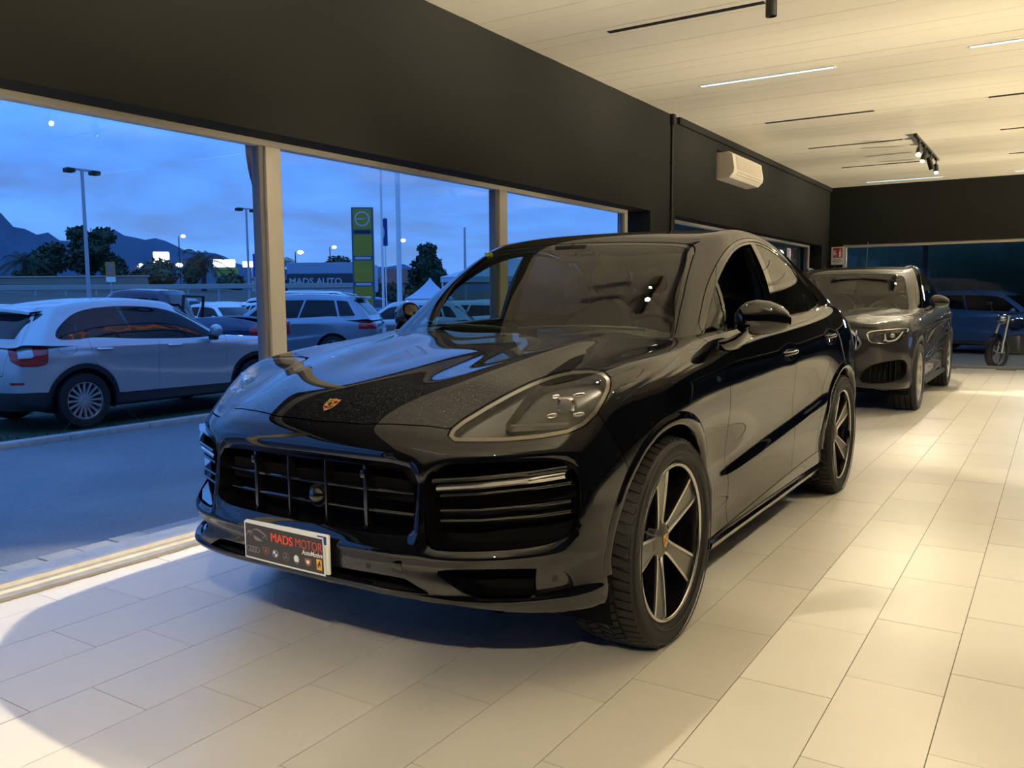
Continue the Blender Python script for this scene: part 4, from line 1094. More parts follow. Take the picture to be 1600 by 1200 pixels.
tree(-36.2, 45.4, -.2, 5.6, 3.0, 'tall dense dark tree right of the white flagpoles', [(0, 0, .70, .38), (-.2, .05, .55, .34), (.22, 0, .56, .34), (.02, 0, .88, .24), (.34, 0, .42, .28), (-.3, 0, .38, .30), (0, 0, .35, .40)], .8, seed=6, n=2200, s=.2)
tree(-37.5, 43.0, -.2, 2.6, 3.2, 'dark shrub left of the tall dense tree', ROUND, .5, seed=7, n=900, s=.18)
for i, (x, y, h) in enumerate(((-80, 33, 3.0), (-76, 38.5, 2.2), (-84, 36, 3.6), (-62, 40.0, 1.7), (-62.5, 50, 1.6))):
    tree(x, y, 1.9, h, 3.6, ('low dark bush at the far left behind the road wall', 'low bush under the rounded tree', 'dark bush at the left end of the view', 'low bush right of the orange sign', 'low bush left of the palm')[i], ROUND, .4, mleaf if i % 2 else mleaf2, seed=20+i, n=700, s=.22)
def palm(x, y, z, h, r, label, seed):
    rng = random.Random(seed); o = thing('palm_tree', label, 'palm tree', (x, y, z)); b = MB()
    b.tube([(0, 0, -.3), (.06, 0, h*.5), (0, .03, h)], [.24, .19, .22], 10); b.build('trunk', mbark, o, smooth=60)
    for k in range(30):
        a = 2*PI*k/30*3.1; el = rng.uniform(-.35, 1.25); L = r*rng.uniform(.85, 1.1); fr = MB(); pts = []
        for q in range(8):
            u = q/7; rr2 = L*u; zz = h+rr2*math.sin(el)-1.0*L*u*u*.65; hh = rr2*math.cos(el*.8); pts.append(Vector((hh*math.cos(a), hh*math.sin(a), zz)))
        for q in range(7):
            p0, p1 = pts[q], pts[q+1]; d = (p1-p0); sd = d.cross(Vector((0, 0, 1)))
            sd = sd.normalized() if sd.length > 1e-5 else Vector((1, 0, 0)); wl = L*.20*(1-.7*abs(2*q/7-.7))
            for sg in (1, -1):
                for qq in (0, .5):
                    b0 = p0+d*qq; fr.add([b0, b0+d*.28, b0+d*.9+sd*sg*wl+Vector((0, 0, -.12*L))], [(0, 1, 2)])
        f = fr.build('frond', mleaf2 if k % 3 == 0 else mleaf, o)
    return o
palm(-57.9, 43.4, 1.5, 3.1, 2.5, 'palm tree with drooping fronds left of the yellow sign', 31)
palm(-72.5, 36.7, 1.9, 2.9, 2.4, 'bushy dark palm at the far left under the hill', 32)
palm(-55.5, 49.4, 1.2, 3.2, 2.0, 'slim palm beside the blue sign', 33)

mpost = pbr('galvanised_post', (.36, .39, .42), .5, metal=.4); mwhite_post = pbr('white_pole_paint', (.66, .68, .70), .4); mglow = emission('street_lamp_glow', (1.0, .95, .86), 14.0)
def lamp_post(x, y, z, h, r, label):
    o = thing('lamp_post', label, 'lamp post', (x, y, z)); b = MB(); b.tube([(0, 0, 0), (0, 0, h)], [r, r*.65], 10); b.build('pole', mpost, o, smooth=60)
    b = MB(); b.bbox(-.05, .05, -.75, .75, h-.02, h+.08, .02); b.build('crossarm', mpost, o)
    for s in (-.62, .62):
        b = MB(); b.bbox(-.22, .22, s-.2, s+.2, h-.16, h+.04, .04); b.build('floodlight', M['black'], o)
    return o
lamp_post(-37.4, 21.1, -.2, 7.6, .11, 'tall grey lamp post with twin floodlights in front of the pine')
lamp_post(-46.5, 38.4, .3, 7.3, .10, 'thinner grey lamp post left of the blue sign, near the mullion')
def street_light(x, y, z, zg, label, r=.42):
    o = thing('street_light', label, 'street light', (x, y, zg), group=None); b = MB(); b.tube([(0, 0, 0), (0, 0, z-zg), (.5, .5, z-zg+.1)], .08, 6); b.build('pole', M['black'], o)
    b = MB(); b.ball((.5, .5, z-zg), (r, r, r*.6), 10, 6); b.build('lamp', mglow, o, smooth=60); return o
for x, y, z, r, lab in ((-106.1, 61.2, 10.4, .40, 'glowing street light at the top left edge of the pine'), (-121.1, 87.6, 11.9, .40, 'glowing street light high in the sky over the palm'), (-89.6, 83.4, 8.0, .42, 'glowing street light just right of the mullion'), (-100, 100.8, 9.9, .38, 'small street light high left of the yellow totem'),
    (-135.8, 89.5, 7.55, .55, 'street light low behind the traffic car'), (-130.1, 93.2, 7.6, .6, 'broad street light right of the bright shop sign'), (-110, 112, 7.2, .5, 'street light right of the white flagpoles'), (-78, 92.0, 9.6, .35, 'street light above the tall dense tree')):
    street_light(x, y, z, 2.0, lab, r)
mlitsign = emission('lit_shop_sign', (.95, 1.0, .95), 6.0)
for x, y, z, w_, h_, lab in ((-132.2, 92.0, 8.6, 2.6, 2.6, 'bright lit shop sign beside the small trees'), (-114.5, 91.2, 7.4, 3.4, 1.2, 'bright white lit shop front over the yellow sign'), (-110.8, 93.6, 7.2, 2.6, .9, 'dimmer lit shop front right of the bright white one')):
    o = thing('lit_sign', lab, 'sign', (x, y, z)); ry = Matrix.Rotation(math.radians(55), 4, 'Z'); b = MB(); b.bbox(-w_/2, w_/2, 0, .5, -h_/2, h_/2, .1, ry); b.build('light_box', mlitsign, o); b = MB(); b.tube([(0, .3, -z+1.5), (0, .3, -h_/2)], .2, 6); b.build('support', mpost, o)

# signs near the road
def board(x, y, z, w_, h_, zg, mat, label, name='road_sign', legs=2, rot=57, extra=None):
    """flat board on posts facing the showroom"""
    o = thing(name, label, 'sign', (x, y, z), math.radians(rot)); b = MB(); b.bbox(-w_/2, w_/2, 0, .12, -h_/2, h_/2, .02); b.build('board', mat, o)
    for k in range(legs):
        px = 0 if legs == 1 else (-w_*.36+w_*.72*k)
        b = MB(); b.tube([(px, .08, zg-z), (px, .08, -h_/2+.02)], .07, 8); b.build('post', mpost, o)
    if extra: extra(o, w_, h_)
    return o
def bars(rows, mat):
    def f(o, w_, h_):
        for (v, u0, u1, th) in rows:
            b = MB(); b.box(w_*(u0-.5), w_*(u1-.5), -.012, 0, h_*(v-.5)-th/2, h_*(v-.5)+th/2); b.build('lettering_bar', mat, o)
    return f
board(-54.0, 46.0, 4.15, 1.15, 1.85, 1.2, pbr('blue_sign_face', (.010, .06, .38), .4), 'tall blue sign with pale writing at the mullion', extra=bars([(.62, .15, .85, .05), (.36, .2, .8, .10)], M['print_grey']))
board(-64.5, 51.2, 3.97, 1.95, .75, 1.6, pbr('yellow_sign_face', (.42, .44, .06), .4), 'pale yellow sign with dark lines below the bright shop front', extra=bars([(.65, .15, .9, .10), (.35, .2, .8, .08)], pbr('olive_print', (.10, .12, .03), .5)))
def orange_extra(o, w_, h_):
    b = MB(); b.bbox(-.16, .16, -.02, 0, -.42, .38, .01); b.build('pictogram', M['print_grey'], o)
    b = MB(); b.bbox(-w_/2, w_/2, 0, .12, -h_/2-.42, -h_/2-.03, .02); b.build('lower_board', M['white'], o)
board(-55.0, 33.4, 3.55, .62, 1.0, 1.6, pbr('orange_sign_face', (.50, .20, .02), .5), 'orange roadside sign with a pale figure and a white board below', legs=1, extra=orange_extra)
# yellow totem with the ring-and-bolt emblem
tot = thing('dealer_totem', 'tall yellow dealer totem with ring emblem beside the white flagpoles', 'sign', (-24.75, 26.35, -.25), math.radians(38))
mty = pbr('totem_yellow', (.30, .24, .012), .35); mtf = pbr('totem_blue_grey', (.045, .085, .14), .4); mtw = pbr('totem_pale', (.42, .44, .46), .4)
Ht = 5.60; wt_ = .96
b = MB(); b.bbox(-wt_/2, wt_/2, 0, .35, 0, Ht, .02); b.build('frame', mtf, tot)
zs = [(4.62, 5.53), (3.45, 4.40), (2.30, 3.25), (1.15, 2.10), (.1, .95)]
for z0, z1 in zs:
    b = MB(); b.bbox(-wt_/2+.07, wt_/2-.07, -.02, .01, z0, z1, .008); b.build('yellow_panel', mty, tot)
for z0 in (4.44, 3.29, 2.14):
    b = MB(); b.box(-.34, .34, -.012, 0, z0+.02, z0+.13); b.build('name_strip', mtw if z0 < 4.3 else M['black'], tot)
RotY = lambda z: Matrix.Translation((0, -.022, z)) @ Matrix.Rotation(-PI/2, 4, 'X')
b = MB(); n_ = 40
for k in range(n_):
    a0, a1 = 2*PI*k/n_, 2*PI*(k+1)/n_
    b.add([(r*math.cos(a), -.024, 5.09+r*math.sin(a)) for r, a in ((.33, a0), (.33, a1), (.265, a1), (.265, a0))], [(0, 1, 2, 3)])
b.build('ring_emblem', mtw, tot)
b = MB(); b.add([(-.37, -.025, 5.06), (.10, -.025, 5.06), (.02, -.025, 5.12), (.37, -.025, 5.12), (-.10, -.025, 5.12+.0), (-.02, -.025, 5.06)], [(0, 1, 2)]); b.add([(.37, -.0255, 5.115), (-.10, -.0255, 5.115), (-.02, -.0255, 5.055), (-.37, -.0255, 5.055), (.02, -.0255, 5.09)], [(0, 1, 4), (2, 3, 1), (1, 2, 4)]); b.build('bolt_emblem', mtw, tot)
for x, y, r, h, lab in ((-19.1, 22.1, .10, 8.6, 'thick white flagpole right of the yellow totem'), (-20.6, 22.9, .05, 8.8, 'thin white flagpole between the totem and the thick flagpole')):
    o = thing('flagpole', lab, 'flagpole', (x, y, -.25)); b = MB(); b.tube([(0, 0, 0), (0, 0, h)], [r, r*.8], 12); b.build('pole', mwhite_post, o, smooth=60); b = MB(); b.bbox(-.25, .25, -.25, .25, 0, .03, .01); b.build('base_plate', mpost, o)
fb = thing('blue_banner', 'narrow dark blue hanging banner with a pale disc beside the flagpoles', 'banner', (-20.75, 23.25, 3.35), math.radians(38))
b = MB(); b.grid([[(u*.20-.10, .03*math.sin(u*3+v*2), v*1.05) for u in np.linspace(0, 1, 6)] for v in np.linspace(0, 1, 8)]); b.build('cloth', pbr('blue_banner_cloth', (.012, .05, .20), .8), fb)
b = MB(); b.add([(-.095+.0*0, -.012, .52)]+[(-.095+.085*math.cos(a), -.014, .52+.24*math.sin(a)) for a in np.linspace(-PI/2, PI/2, 12)], [tuple(range(13))]); b.build('pale_disc', mtw, fb)
b = MB(); b.tube([(0, .06, -3.6), (0, .06, 1.1)], .025, 6); b.build('pole', mwhite_post, fb)

# white dealer building with a sign band
bd = thing('dealer_building', 'low white dealer building with a dark sign band behind the yellow totem', 'building', (-42.6, 41.4, -.2), math.radians(33))
mbw = pbr('white_cladding', (.40, .45, .50), .6); mbb = pbr('dark_sign_band', (.03, .04, .05), .5)
b = MB(); b.bbox(-2.3, 3.2, 0, 6, 0, 4.1, .03); b.build('wall', mbw, bd)
b = MB(); b.bbox(-2.3, 3.2, -.16, 0, 2.35, 3.30, .02); b.build('sign_band', mbb, bd)
vs, fs = text_mesh('MADS AUTO', .62, bold=.012)
b = MB(); b.add([(-2.15+v.x*1.05, -.175, 2.58+v.y) for v in vs], fs); b.build('lettering', mtw, bd)
b = MB(); b.bbox(-2.3, 3.2, -.1, 0, 3.32, 4.1, .02); b.build('fascia', pbr('pale_blue_fascia', (.22, .32, .42), .5), bd)
b = MB(); b.bbox(.3, 1.9, -.05, 0, 1.55, 1.85, .01); b.build('blue_strip', M['print_blue'], bd)
for x in (-2.0, -.3):
    b = MB(); b.bbox(x, x+1.5, -.04, 0, .1, 2.1, .01); f = b.build('window', mbb, bd); b = MB(); b.box(x+.08, x+1.42, -.05, -.035, .2, 2.0); b.build('pane', M['dark_glass'], f)
b = MB(); b.bbox(1.5, 3.0, -.04, 0, .1, 1.4, .01); b.build('shutter', mdirt, bd)
dk = thing('dark_building', 'long low dark building behind the white van', 'building', (-62, 56, -.2), math.radians(33)); b = MB(); b.bbox(-3, 11.5, 0, 6, 0, 3.4, .05); b.build('wall', pbr('dark_wall', (.035, .04, .05), .8), dk); b = MB(); b.bbox(-3.3, 11.8, -.4, 6.4, 3.4, 3.7, .05); b.build('roof', pbr('pale_roof_edge', (.25, .22, .18), .8), dk)
for q in range(5):
    b = MB(); b.bbox(-2+2.8*q, -.2+2.8*q, -.05, 0, .6, 2.2, .01); b.build('window', M['dark_glass'], dk)
# road wall, fence
rw = thing('road_wall', 'long pale low wall along the raised road on the left', 'wall', (-62, 31.0, 1.7), math.radians(32)); b = MB(); b.bbox(-22, 9, 0, .3, 0, 1.35, .03); b.build('wall', pbr('pale_plaster', (.20, .19, .16), .9, noise=(.6, .3)), rw); b = MB(); b.bbox(-22.1, 9.1, -.06, .36, 1.35, 1.45, .02); b.build('coping', pbr('pale_coping', (.34, .31, .25), .9), rw)
gr = thing('guard_rail', 'pale guard rail running behind the rows of parked cars', 'guard rail', (-50.5, 30.5, 1.3), math.radians(32))
b = MB(); b.bbox(-17, 17, 0, .08, .75, 1.06, .02); b.build('rail', pbr('rail_grey', (.30, .32, .30), .5, metal=.3), gr)
for q in range(18):
    b = MB(); b.bbox(-17+2*q-.05, -17+2*q+.05, .08, .16, -.8, 1.0, .01); b.build('post', mpost, gr)
# tents and a mast, house with a red roof
def tent(x, y, w_, zw, za, label):
    o = thing('canopy_tent', label, 'tent', (x, y, -.25), math.radians(33)); mt = bpy.data.materials.get('tent_cloth') or pbr('tent_cloth', (.40, .47, .56), .7)
    h = w_/2; b = MB(); n_ = 9
    rows = []
    for k in range(n_):
        u = k/(n_-1); q = h*(1-u)**1.25+.02; rows.append([(sx*q, sy*q, zw+(za-zw)*u**1.15) for sx, sy in ((-1, -1), (1, -1), (1, 1), (-1, 1))])
    b.grid(rows, closed=True); b.build('canopy', mt, o)
    b = MB(); b.grid([[(sx*h, sy*h, zz) for sx, sy in ((-1, -1), (1, -1), (1, 1), (-1, 1))] for zz in (zw-.3, zw)], closed=True); b.build('valance', mt, o)
    for sx, sy in ((-1, -1), (1, -1), (1, 1), (-1, 1)):
        b = MB(); b.tube([(sx*h*.97, sy*h*.97, 0), (sx*h*.97, sy*h*.97, zw)], .05, 6); b.build('leg', mwhite_post, o)
    return o
tent(-26.6, 40.6, 7.0, 2.75, 4.4, 'large pale canopy tent seen behind the windscreen pillar of the black car')
tent(-26.6, 33.5, 2.4, 1.55, 2.65, 'small white pointed tent left of the windscreen pillar')
o = thing('mast', 'thin dark mast right of the tall dense tree', 'mast', (-39.9, 55.2, -.2)); b = MB(); b.tube([(0, 0, 0), (0, 0, 7.3)], [.13, .08], 8); b.build('pole', mpost, o); b = MB(); b.bbox(-.2, .2, -.2, .2, 0, .1, .02); b.build('base_plate', mpost, o)
hs = thing('house', 'small house with a reddish roof behind the flagpoles', 'house', (-44.5, 53.5, -.2), math.radians(33)); b = MB(); b.bbox(-2.2, 2.2, 0, 4, 0, 2.9, .03); b.build('wall', pbr('pale_house_wall', (.28, .25, .22), .9), hs); b = MB(); b.add([(-2.5, -.3, 2.85), (2.5, -.3, 2.85), (2.5, 4.3, 2.85), (-2.5, 4.3, 2.85), (-2.5, 2, 4.1), (2.5, 2, 4.1)], [(0, 1, 5, 4), (2, 3, 4, 5), (1, 2, 5), (3, 0, 4), (0, 3, 2, 1)]); b.build('roof', pbr('red_roof_tiles', (.16, .06, .045), .9), hs)
for x in (-1.2, .6):
    b = MB(); b.bbox(x, x+.7, -.04, 0, 1.2, 2.2, .01); b.build('window', M['dark_glass'], hs)
# feather flag close to the glass
ff = thing('feather_flag', 'dark reddish feather flag outside by the left mullion', 'flag', (-5.70, 4.02, -.2)); b = MB(); rows = []
for v in np.linspace(0, 1, 16):
    z = 2.55+1.1*v; w0 = .20*math.sin(min(1, v*1.6+.02)*PI/2)+.02; rows.append([(-.0+.02*math.sin(u*4+v*5), -.05-w0*u, z-.12*u*(1-v)) for u in np.linspace(0, 1, 5)])
b.grid(rows); b.build('cloth', pbr('flag_cloth', (.10, .055, .07), .9, noise=(6, .5)), ff, smooth=60)
b = MB(); b.tube([(0, -.03, 0), (0, -.03, 2.4), (0, -.04, 3.7)], .014, 6); b.build('pole', M['black'], ff); b = MB(); b.lathe([(0, .04), (.16, .03), (.18, 0)], 16); b.build('base', M['black'], ff)
# hedge that closes the view past the far windows, and the dark yard behind the rear window
def hedge_blobs(n, L, h, w_, seed):
    rng = random.Random(seed); return [((rng.uniform(-L/2, L/2), rng.uniform(-w_/4, w_/4), h*rng.uniform(.12, .86)), rng.uniform(.40, .62)) for _ in range(n)]
def hedge(x, y, L, h, w_, rz, label, seed, n=2600):
    o = thing('hedge', label, 'hedge', (x, y, -.2), rz); rng = random.Random(seed); bl = hedge_blobs(46, L, h, w_, seed)
    f = crown(rng, bl, n*2, .075, .9).build('foliage', mleaf, o); f['kind'] = 'stuff'
    b = MB(); b.bbox(-L/2, L/2, -w_/2, w_/2, 0, h*.94, .2); b.build('hedge_body', mleaf, o); return o
hedge(-3.75, 14.6, 6.4, 4.6, 1.1, PI/2, 'tall dark hedge outside the further side window', 41)
hedge(-5.7, 20.8, 11, 4.4, 1.2, PI/2, 'unseen tall hedge added to keep skylight off the left of the rear yard', 44, 1600)  # added out of view to block skylight coming from the left
hedge(17.2, 21.0, 14, 4.6, 1.6, PI/2, 'unseen tall hedge added to keep skylight off the right of the rear yard', 43, 1600)  # added out of view, closes the open right side against the sky
hedge(1.5, 31.3, 22, 4.6, 1.6, 0, 'tall dark hedge at the end of the rear yard', 42, 4200)
# ------------------------------------------------------------------ rear yard under a canopy enlarged to shut out skylight
cn = thing('sky_shade_canopy', 'dark flat canopy roof enlarged to keep skylight off the rear yard', 'canopy', (2.5, 15.0, 0)); b = MB(); b.bbox(-5.2, 12, 0, 14.8, 2.95, 3.15, .02); b.build('roof_slab', M['black'], cn)
for x in (-4.9, 3.6, 11.6):
    b = MB(); b.bbox(x-.07, x+.07, 14.4, 14.54, -.09, 2.95, .01); b.build('post', M['black'], cn)
mpend = emission('pendant_glow', (.92, .97, 1.0), 5.0)
for i, (x, y) in enumerate(((1.02, 16.3), (1.35, 17.6), (1.62, 19.0), (1.86, 20.4), (-.9, 17.6))):
    o = thing('pendant_lamp', ('nearest white dish pendant lamp in the rear yard', 'second white dish pendant lamp in the rear yard', 'third white dish pendant lamp in the rear yard', 'farthest dish pendant lamp of the row in the rear yard', 'lone small pendant lamp left in the rear yard')[i], 'lamp', (x, y, 2.38), group='dish pendant lamps of the rear yard')
    b = MB(); b.lathe([(.03, .09), (.07, .05), (.16, .005), (.165, -.005), (.02, .03)], 24); b.build('shade', M['white'], o, smooth=50)
    b = MB(); b.lathe([(0, .004), (.15, .002)], 20); b.build('glowing_disc', mpend, o)
    b = MB(); b.tube([(0, 0, .09), (0, 0, .565)], .006, 6); b.build('cord', M['black'], o)
    L = bpy.data.lights.new('pendant_light', 'POINT'); L.energy = 22; L.color = (.85, .95, 1); L.shadow_soft_size = .12; lo = bpy.data.objects.new('pendant_light', L); link(lo, o); lo.location = (0, 0, -.15)
def motorbike(x, y, rz, label, tank):
    o = thing('motorbike', label, 'motorbike', (x, y, -.09), rz); R = .30
    for yy in (-.68, .68):
        b = MB(); b.lathe([(R-.08, -.05), (R-.02, -.06), (R, -.02), (R, .02), (R-.02, .06), (R-.08, .05)], 32, 'x'); w_ = b.build('wheel', M['rubber'], o, smooth=40, loc=(0, yy, R))
        b = MB(); b.lathe([(R-.075, -.03), (R-.075, .03)], 32, 'x')
        for k in range(5):
            a = 2*PI*k/5; b.tube([(0, 0, 0), (0, (R-.07)*math.cos(a), (R-.07)*math.sin(a))], .014, 6)
        b.build('rim', M['silver'], w_)
    b = MB(); b.tube([(.09, -.68, .30), (.09, -.60, .62), (.07, -.46, .98)], .022, 8); b.tube([(-.09, -.68, .30), (-.09, -.60, .62), (-.07, -.46, .98)], .022, 8); b.build('fork', M['silver'], o, smooth=60)
    b = MB(); b.tube(curve([(-.36, -.36, 1.02), (-.24, -.42, 1.04), (0, -.44, 1.0), (.24, -.42, 1.04), (.36, -.36, 1.02)], 4), .014, 8); b.build('handlebar', M['black'], o, smooth=60)
    b = MB(); b.ball((0, -.14, .82), (.14, .27, .13), 16, 10); b.build('tank', tank, o, smooth=60)
    b = MB(); b.ball((0, .30, .80), (.13, .33, .07), 16, 8); b.build('saddle', M['leather'], o, smooth=60)
    b = MB(); b.bbox(-.15, .15, -.22, .22, .28, .62, .05); b.tube([(0, .20, .45), (0, .68, .30)], .03, 8); b.build('engine', M['disc'], o, smooth=40)
    b = MB(); b.ball((0, -.56, .92), (.10, .09, .10), 14, 10); b.build('headlamp', M['chrome'], o, smooth=60)
    b = MB(); b.tube([(.15, -.05, .32), (.17, .3, .30), (.18, .72, .38)], [.03, .035, .05], 10); b.build('exhaust', M['chrome'], o, smooth=60)
    b = MB(); b.grid([[(x_, -.70+.10*math.cos(a), .32+.34*math.sin(a)) for x_ in (-.06, 0, .06)] for a in np.linspace(.5, 2.4, 8)]); b.build('mudguard', tank, o)
    for s in (1, -1):
        b = MB(); b.tube([(s*.28, -.40, 1.04), (s*.33, -.42, 1.18)], .006, 6); b.ball((s*.35, -.42, 1.2), (.06, .02, .035), 10, 6); b.build('mirror', M['black'], o, smooth=60)
    return o
motorbike(.86, 16.2, -.5, 'dark motorbike with a blue-grey tank beyond the rear window', PAINTS['dark blue'])
motorbike(1.7, 17.0, -.4, 'second motorbike behind the first in the rear yard', PAINTS['black'])
yc = background_car('estate_car', dict(HATCH, paint=PAINTS['blue']), .32)
yc.location = (2.3, 20.4, -.09); yc.rotation_euler = (0, 0, 1.35); tag(yc, 'bright blue hatchback in the dark rear yard behind the grey car', 'car')
# ------------------------------------------------------------------ silver crossover on the grass, seen from its right rear
FI = dict(w=1.80, y=[0, .87, 1.20, 1.80, 2.6, 3.44, 4.24], z=[.20, .48, .90, 1.02, 1.52], cowl=1.10, wst=1.86, rtop=3.80, rbase=4.12, zb0=.965, zb1=1.06, zt=1.52, wb=.835, wr=.60, drop=.10, dropf=.09, rx=.86)
fiat = thing('crossover', 'silver compact crossover with multi-spoke wheels parked on the grass outside', 'car', (-9.10, 6.83, -.22), PI)
mfi = car_paint('silver_blue_paint', (.40, .41, .42), metal=.55, rough=.4)
def fi_flare(V, N):
    for yc in (.87, 3.44):
        r = np.hypot(V[:, 1]-yc, V[:, 2]-.33); k = np.clip(1-np.abs(r-.47)/.12, 0, 1)*(np.abs(N[:, 0]) > .3)
        V = V+N*(.018*k)[:, None]
    k = np.exp(-((V[:, 2]-.86)/.05)**2)*(np.abs(N[:, 0]) > .5); V = V+N*(.010*k)[:, None]
    return V
Bf, Df, sidef = car_surfs(FI, 3, [fi_flare])
AZf = .33
for yc in (.87, 3.44): Bf.part(arch_cut(yc, AZf, .385), ['body'], None, 0, lambda v, n: v[0] > .45)
u_ = np.array([-5.03, 9.95, 0])/11.15; 
c0 = np.array([.775, 4.02, .925]); pol = [(-.19, -.13), (-.20, .04), (-.15, .13), (-.02, .165), (.14, .15), (.20, .06), (.18, -.09), (.08, -.155), (-.10, -.16)]
tl3 = [c0+u_*a*1.0+np.array([0, 0, 1])*b__ for a, b__ in pol]
pol2 = [(-.085, -.065), (-.065, .085), (.085, .085), (.075, -.065)]
tfn = dirproj([tuple(x) for x in tl3], (9.95, 5.03, .6)); tfn2 = dirproj([tuple(c0+u_*(a+.03)+np.array([0, 0, 1])*b__) for a, b__ in pol2], (9.95, 5.03, .6))
wh = lambda v, n: v[1] > 3.5
Bf.part(tfn, ['body'], 'tail_light', .002, wh); Bf.part(tfn2, ['tail_light'], 'light_centre', .001, wh)
for yc in (.87, 3.44): Bf.part(arch_cut(yc, AZf, .445), ['body'], 'arch_cladding', .001, lambda v, n: v[0] > .45)
Bf.part(lambda P: P[:, 2]-np.interp(P[:, 1], [0, .4, 1.4, 2.9, 3.7, 3.95, 4.3], [.42, .40, .36, .38, .45, .47, .47]), ['body'], 'skirt', .001)
Bf.part(sideproj([(-1, -1), (1.38, -1), (1.36, .5), (1.36, .95), (1.30, 1.2), (-1, 1.2)]), ['body'], 'front_body', .002)
Bf.part(sideproj([(1, -1), (2.42, -1), (2.42, .5), (2.40, 1.3), (1, 1.3)]), ['body'], 'front_door', .002, lambda v, n: n[0] > .2)
Bf.part(sideproj([(1, -1), (3.05, -1), (3.05, .45), (3.14, .62), (3.32, .80), (3.36, 1.3), (1, 1.3)]), ['body'], 'rear_door', .002, lambda v, n: n[0] > .2)
Bf.part(lambda P: np.hypot((P[:, 1]-3.62)/.115, (P[:, 2]-.985)/.10)-1, ['body'], 'fuel_flap', .02, lambda v, n: n[0] > .3 and v[1] > 3)
Bf.part(lambda P: np.maximum(np.maximum(P[:, 0]-.55-.25*(P[:, 2]-.7), .66-P[:, 2]), 3.9-P[:, 1]), ['body'], 'tailgate', .002, lambda v, n: n[1] > .2)
Bf.part(lambda P: np.maximum(np.abs(P[:, 2]-.575-.10*(P[:, 0]-.6)*0)-.015-.0*P[:, 0], np.abs(P[:, 0]-.70)-.065), ['body'], 'reflector', 0, lambda v, n: n[1] > .1 and v[1] > 3.6)
for tgs, nm, mt in ((['body'], 'rear_body', mfi), (['front_body'], 'front_body', mfi), (['tailgate'], 'tailgate', mfi), (['skirt'], 'lower_cladding', M['cladding'])): Bf.make(tgs, nm, mt, fiat, rim=.012)
for s in (1, -1):
    for tg, nm, mt in (('front_door', 'front_door', mfi), ('rear_door', 'rear_door', mfi), ('fuel_flap', 'fuel_flap', mfi), ('arch_cladding', 'wheel_arch_cladding', M['cladding']), ('tail_light', 'tail_light', M['red_lamp']), ('light_centre', 'tail_light_centre', mfi), ('reflector', 'reflector', M['red_lamp'])): Bf.make(tg, nm, mt, fiat, s, rim=.01)
a = [sidef(u, .03) for u in np.linspace(.03, .875, 14)]; c = [sidef(u, t_) for u, t_ in ((.90, .10), (.90, .30), (.86, .55), (.80, .74), (.70, .83), (.55, .86), (.40, .86), (.25, .84), (.14, .80), (.07, .70))]
Df.part(sideproj(a+c, 1), ['dome'], 'side_glass', .002, lambda v, n: n[0] > .35)
q0, q1 = np.array(sidef(.50, 0)), np.array(sidef(.50, 1)); d_ = q1-q0; nn_ = np.array([-d_[1], d_[0]])/np.linalg.norm(d_)
Df.part(lambda P: np.abs((P[:, 1:3]-q0)@nn_)-.03, ['side_glass'], 'pillar', 0)
q2, q3 = np.array(sidef(.82, 0)), np.array(sidef(.74, 1)); d2_ = q3-q2; n2_ = np.array([-d2_[1], d2_[0]])/np.linalg.norm(d2_)
Df.part(lambda P: np.abs((P[:, 1:3]-q2)@n2_)-.012, ['side_glass'], 'pillar', 0)
Df.part(lambda P: np.maximum(np.maximum(np.abs(P[:, 0])-.60, P[:, 2]-1.36), 1.08-P[:, 2]), ['dome'], 'rear_screen', .002, lambda v, n: n[1] > .25)
Df.part(lambda P: np.maximum(np.maximum(np.abs(P[:, 0])-(.78-(P[:, 2]-1.0)*.38), P[:, 2]-1.41), P[:, 1]-2.0), ['dome'], 'windscreen', .002, lambda v, n: n[1] < -.2)
Df.make('dome', 'roof', mfi, fiat); Df.make('pillar', 'pillar', M['gloss_black'], fiat, rim=0)
for s in (1, -1): Df.make('side_glass', 'side_window', M['dark_glass'], fiat, s, rim=.004)
Df.make('rear_screen', 'rear_window', M['dark_glass'], fiat, rim=.004); Df.make('windscreen', 'windscreen', M['dark_glass'], fiat, rim=.004)
# spoiler, handles, mirrors, wheels
b = MB(); rows = []
for x in np.linspace(-.56, .56, 15):
    yy = 3.80-.10*(abs(x)/.56)**3; rows.append([(x, yy-.10, 1.435-.03*(x/.56)**2), (x, yy+.16, 1.420-.04*(x/.56)**2), (x, yy+.17, 1.390-.04*(x/.56)**2), (x, yy, 1.365-.03*(x/.56)**2)])
b.grid(rows, closed=True); b.build('roof_spoiler', mfi, fiat, smooth=40)
for s in (1, -1):
    for y in (2.18, 3.16):
        x = Bf.xat(y, .93); b = MB(); b.tube(curve([(s*(x-.02), y-.10, .925), (s*(x+.022), y-.07, .927), (s*(x+.026), y+.07, .932), (s*(x-.02), y+.10, .935)], 4), .013, 8); b.build('door_handle', M['polished'], fiat, smooth=60)
    mm = bpy.data.objects.new('door_mirror', None); link(mm, fiat)
    b = MB(); b.ball((s*.985, 1.62, 1.10), (.10, .07, .085), 16, 10); b.build('mirror_cap', mfi, mm, smooth=60); b = MB(); b.bbox(s*.93-.06, s*.93+.06, 1.58, 1.67, .97, 1.05, .02); b.build('mirror_foot', M['black'], mm, smooth=50)
kit = simple_wheel(.33, .222, .215, 16, M['silver'], 48, thin=True)
for s in (1, -1):
    for yc in (.87, 3.44):
        put_wheel(kit, (s*.785, yc, AZf), s, fiat)
        b = MB(); b.grid([[(s*x, yc+.39*math.cos(a_), AZf+.39*math.sin(a_)) for x in (.885, .45)] for a_ in np.linspace(-.3, PI+.3, 24)]); b.build('wheel_arch_liner', M['void'], fiat, smooth=60)
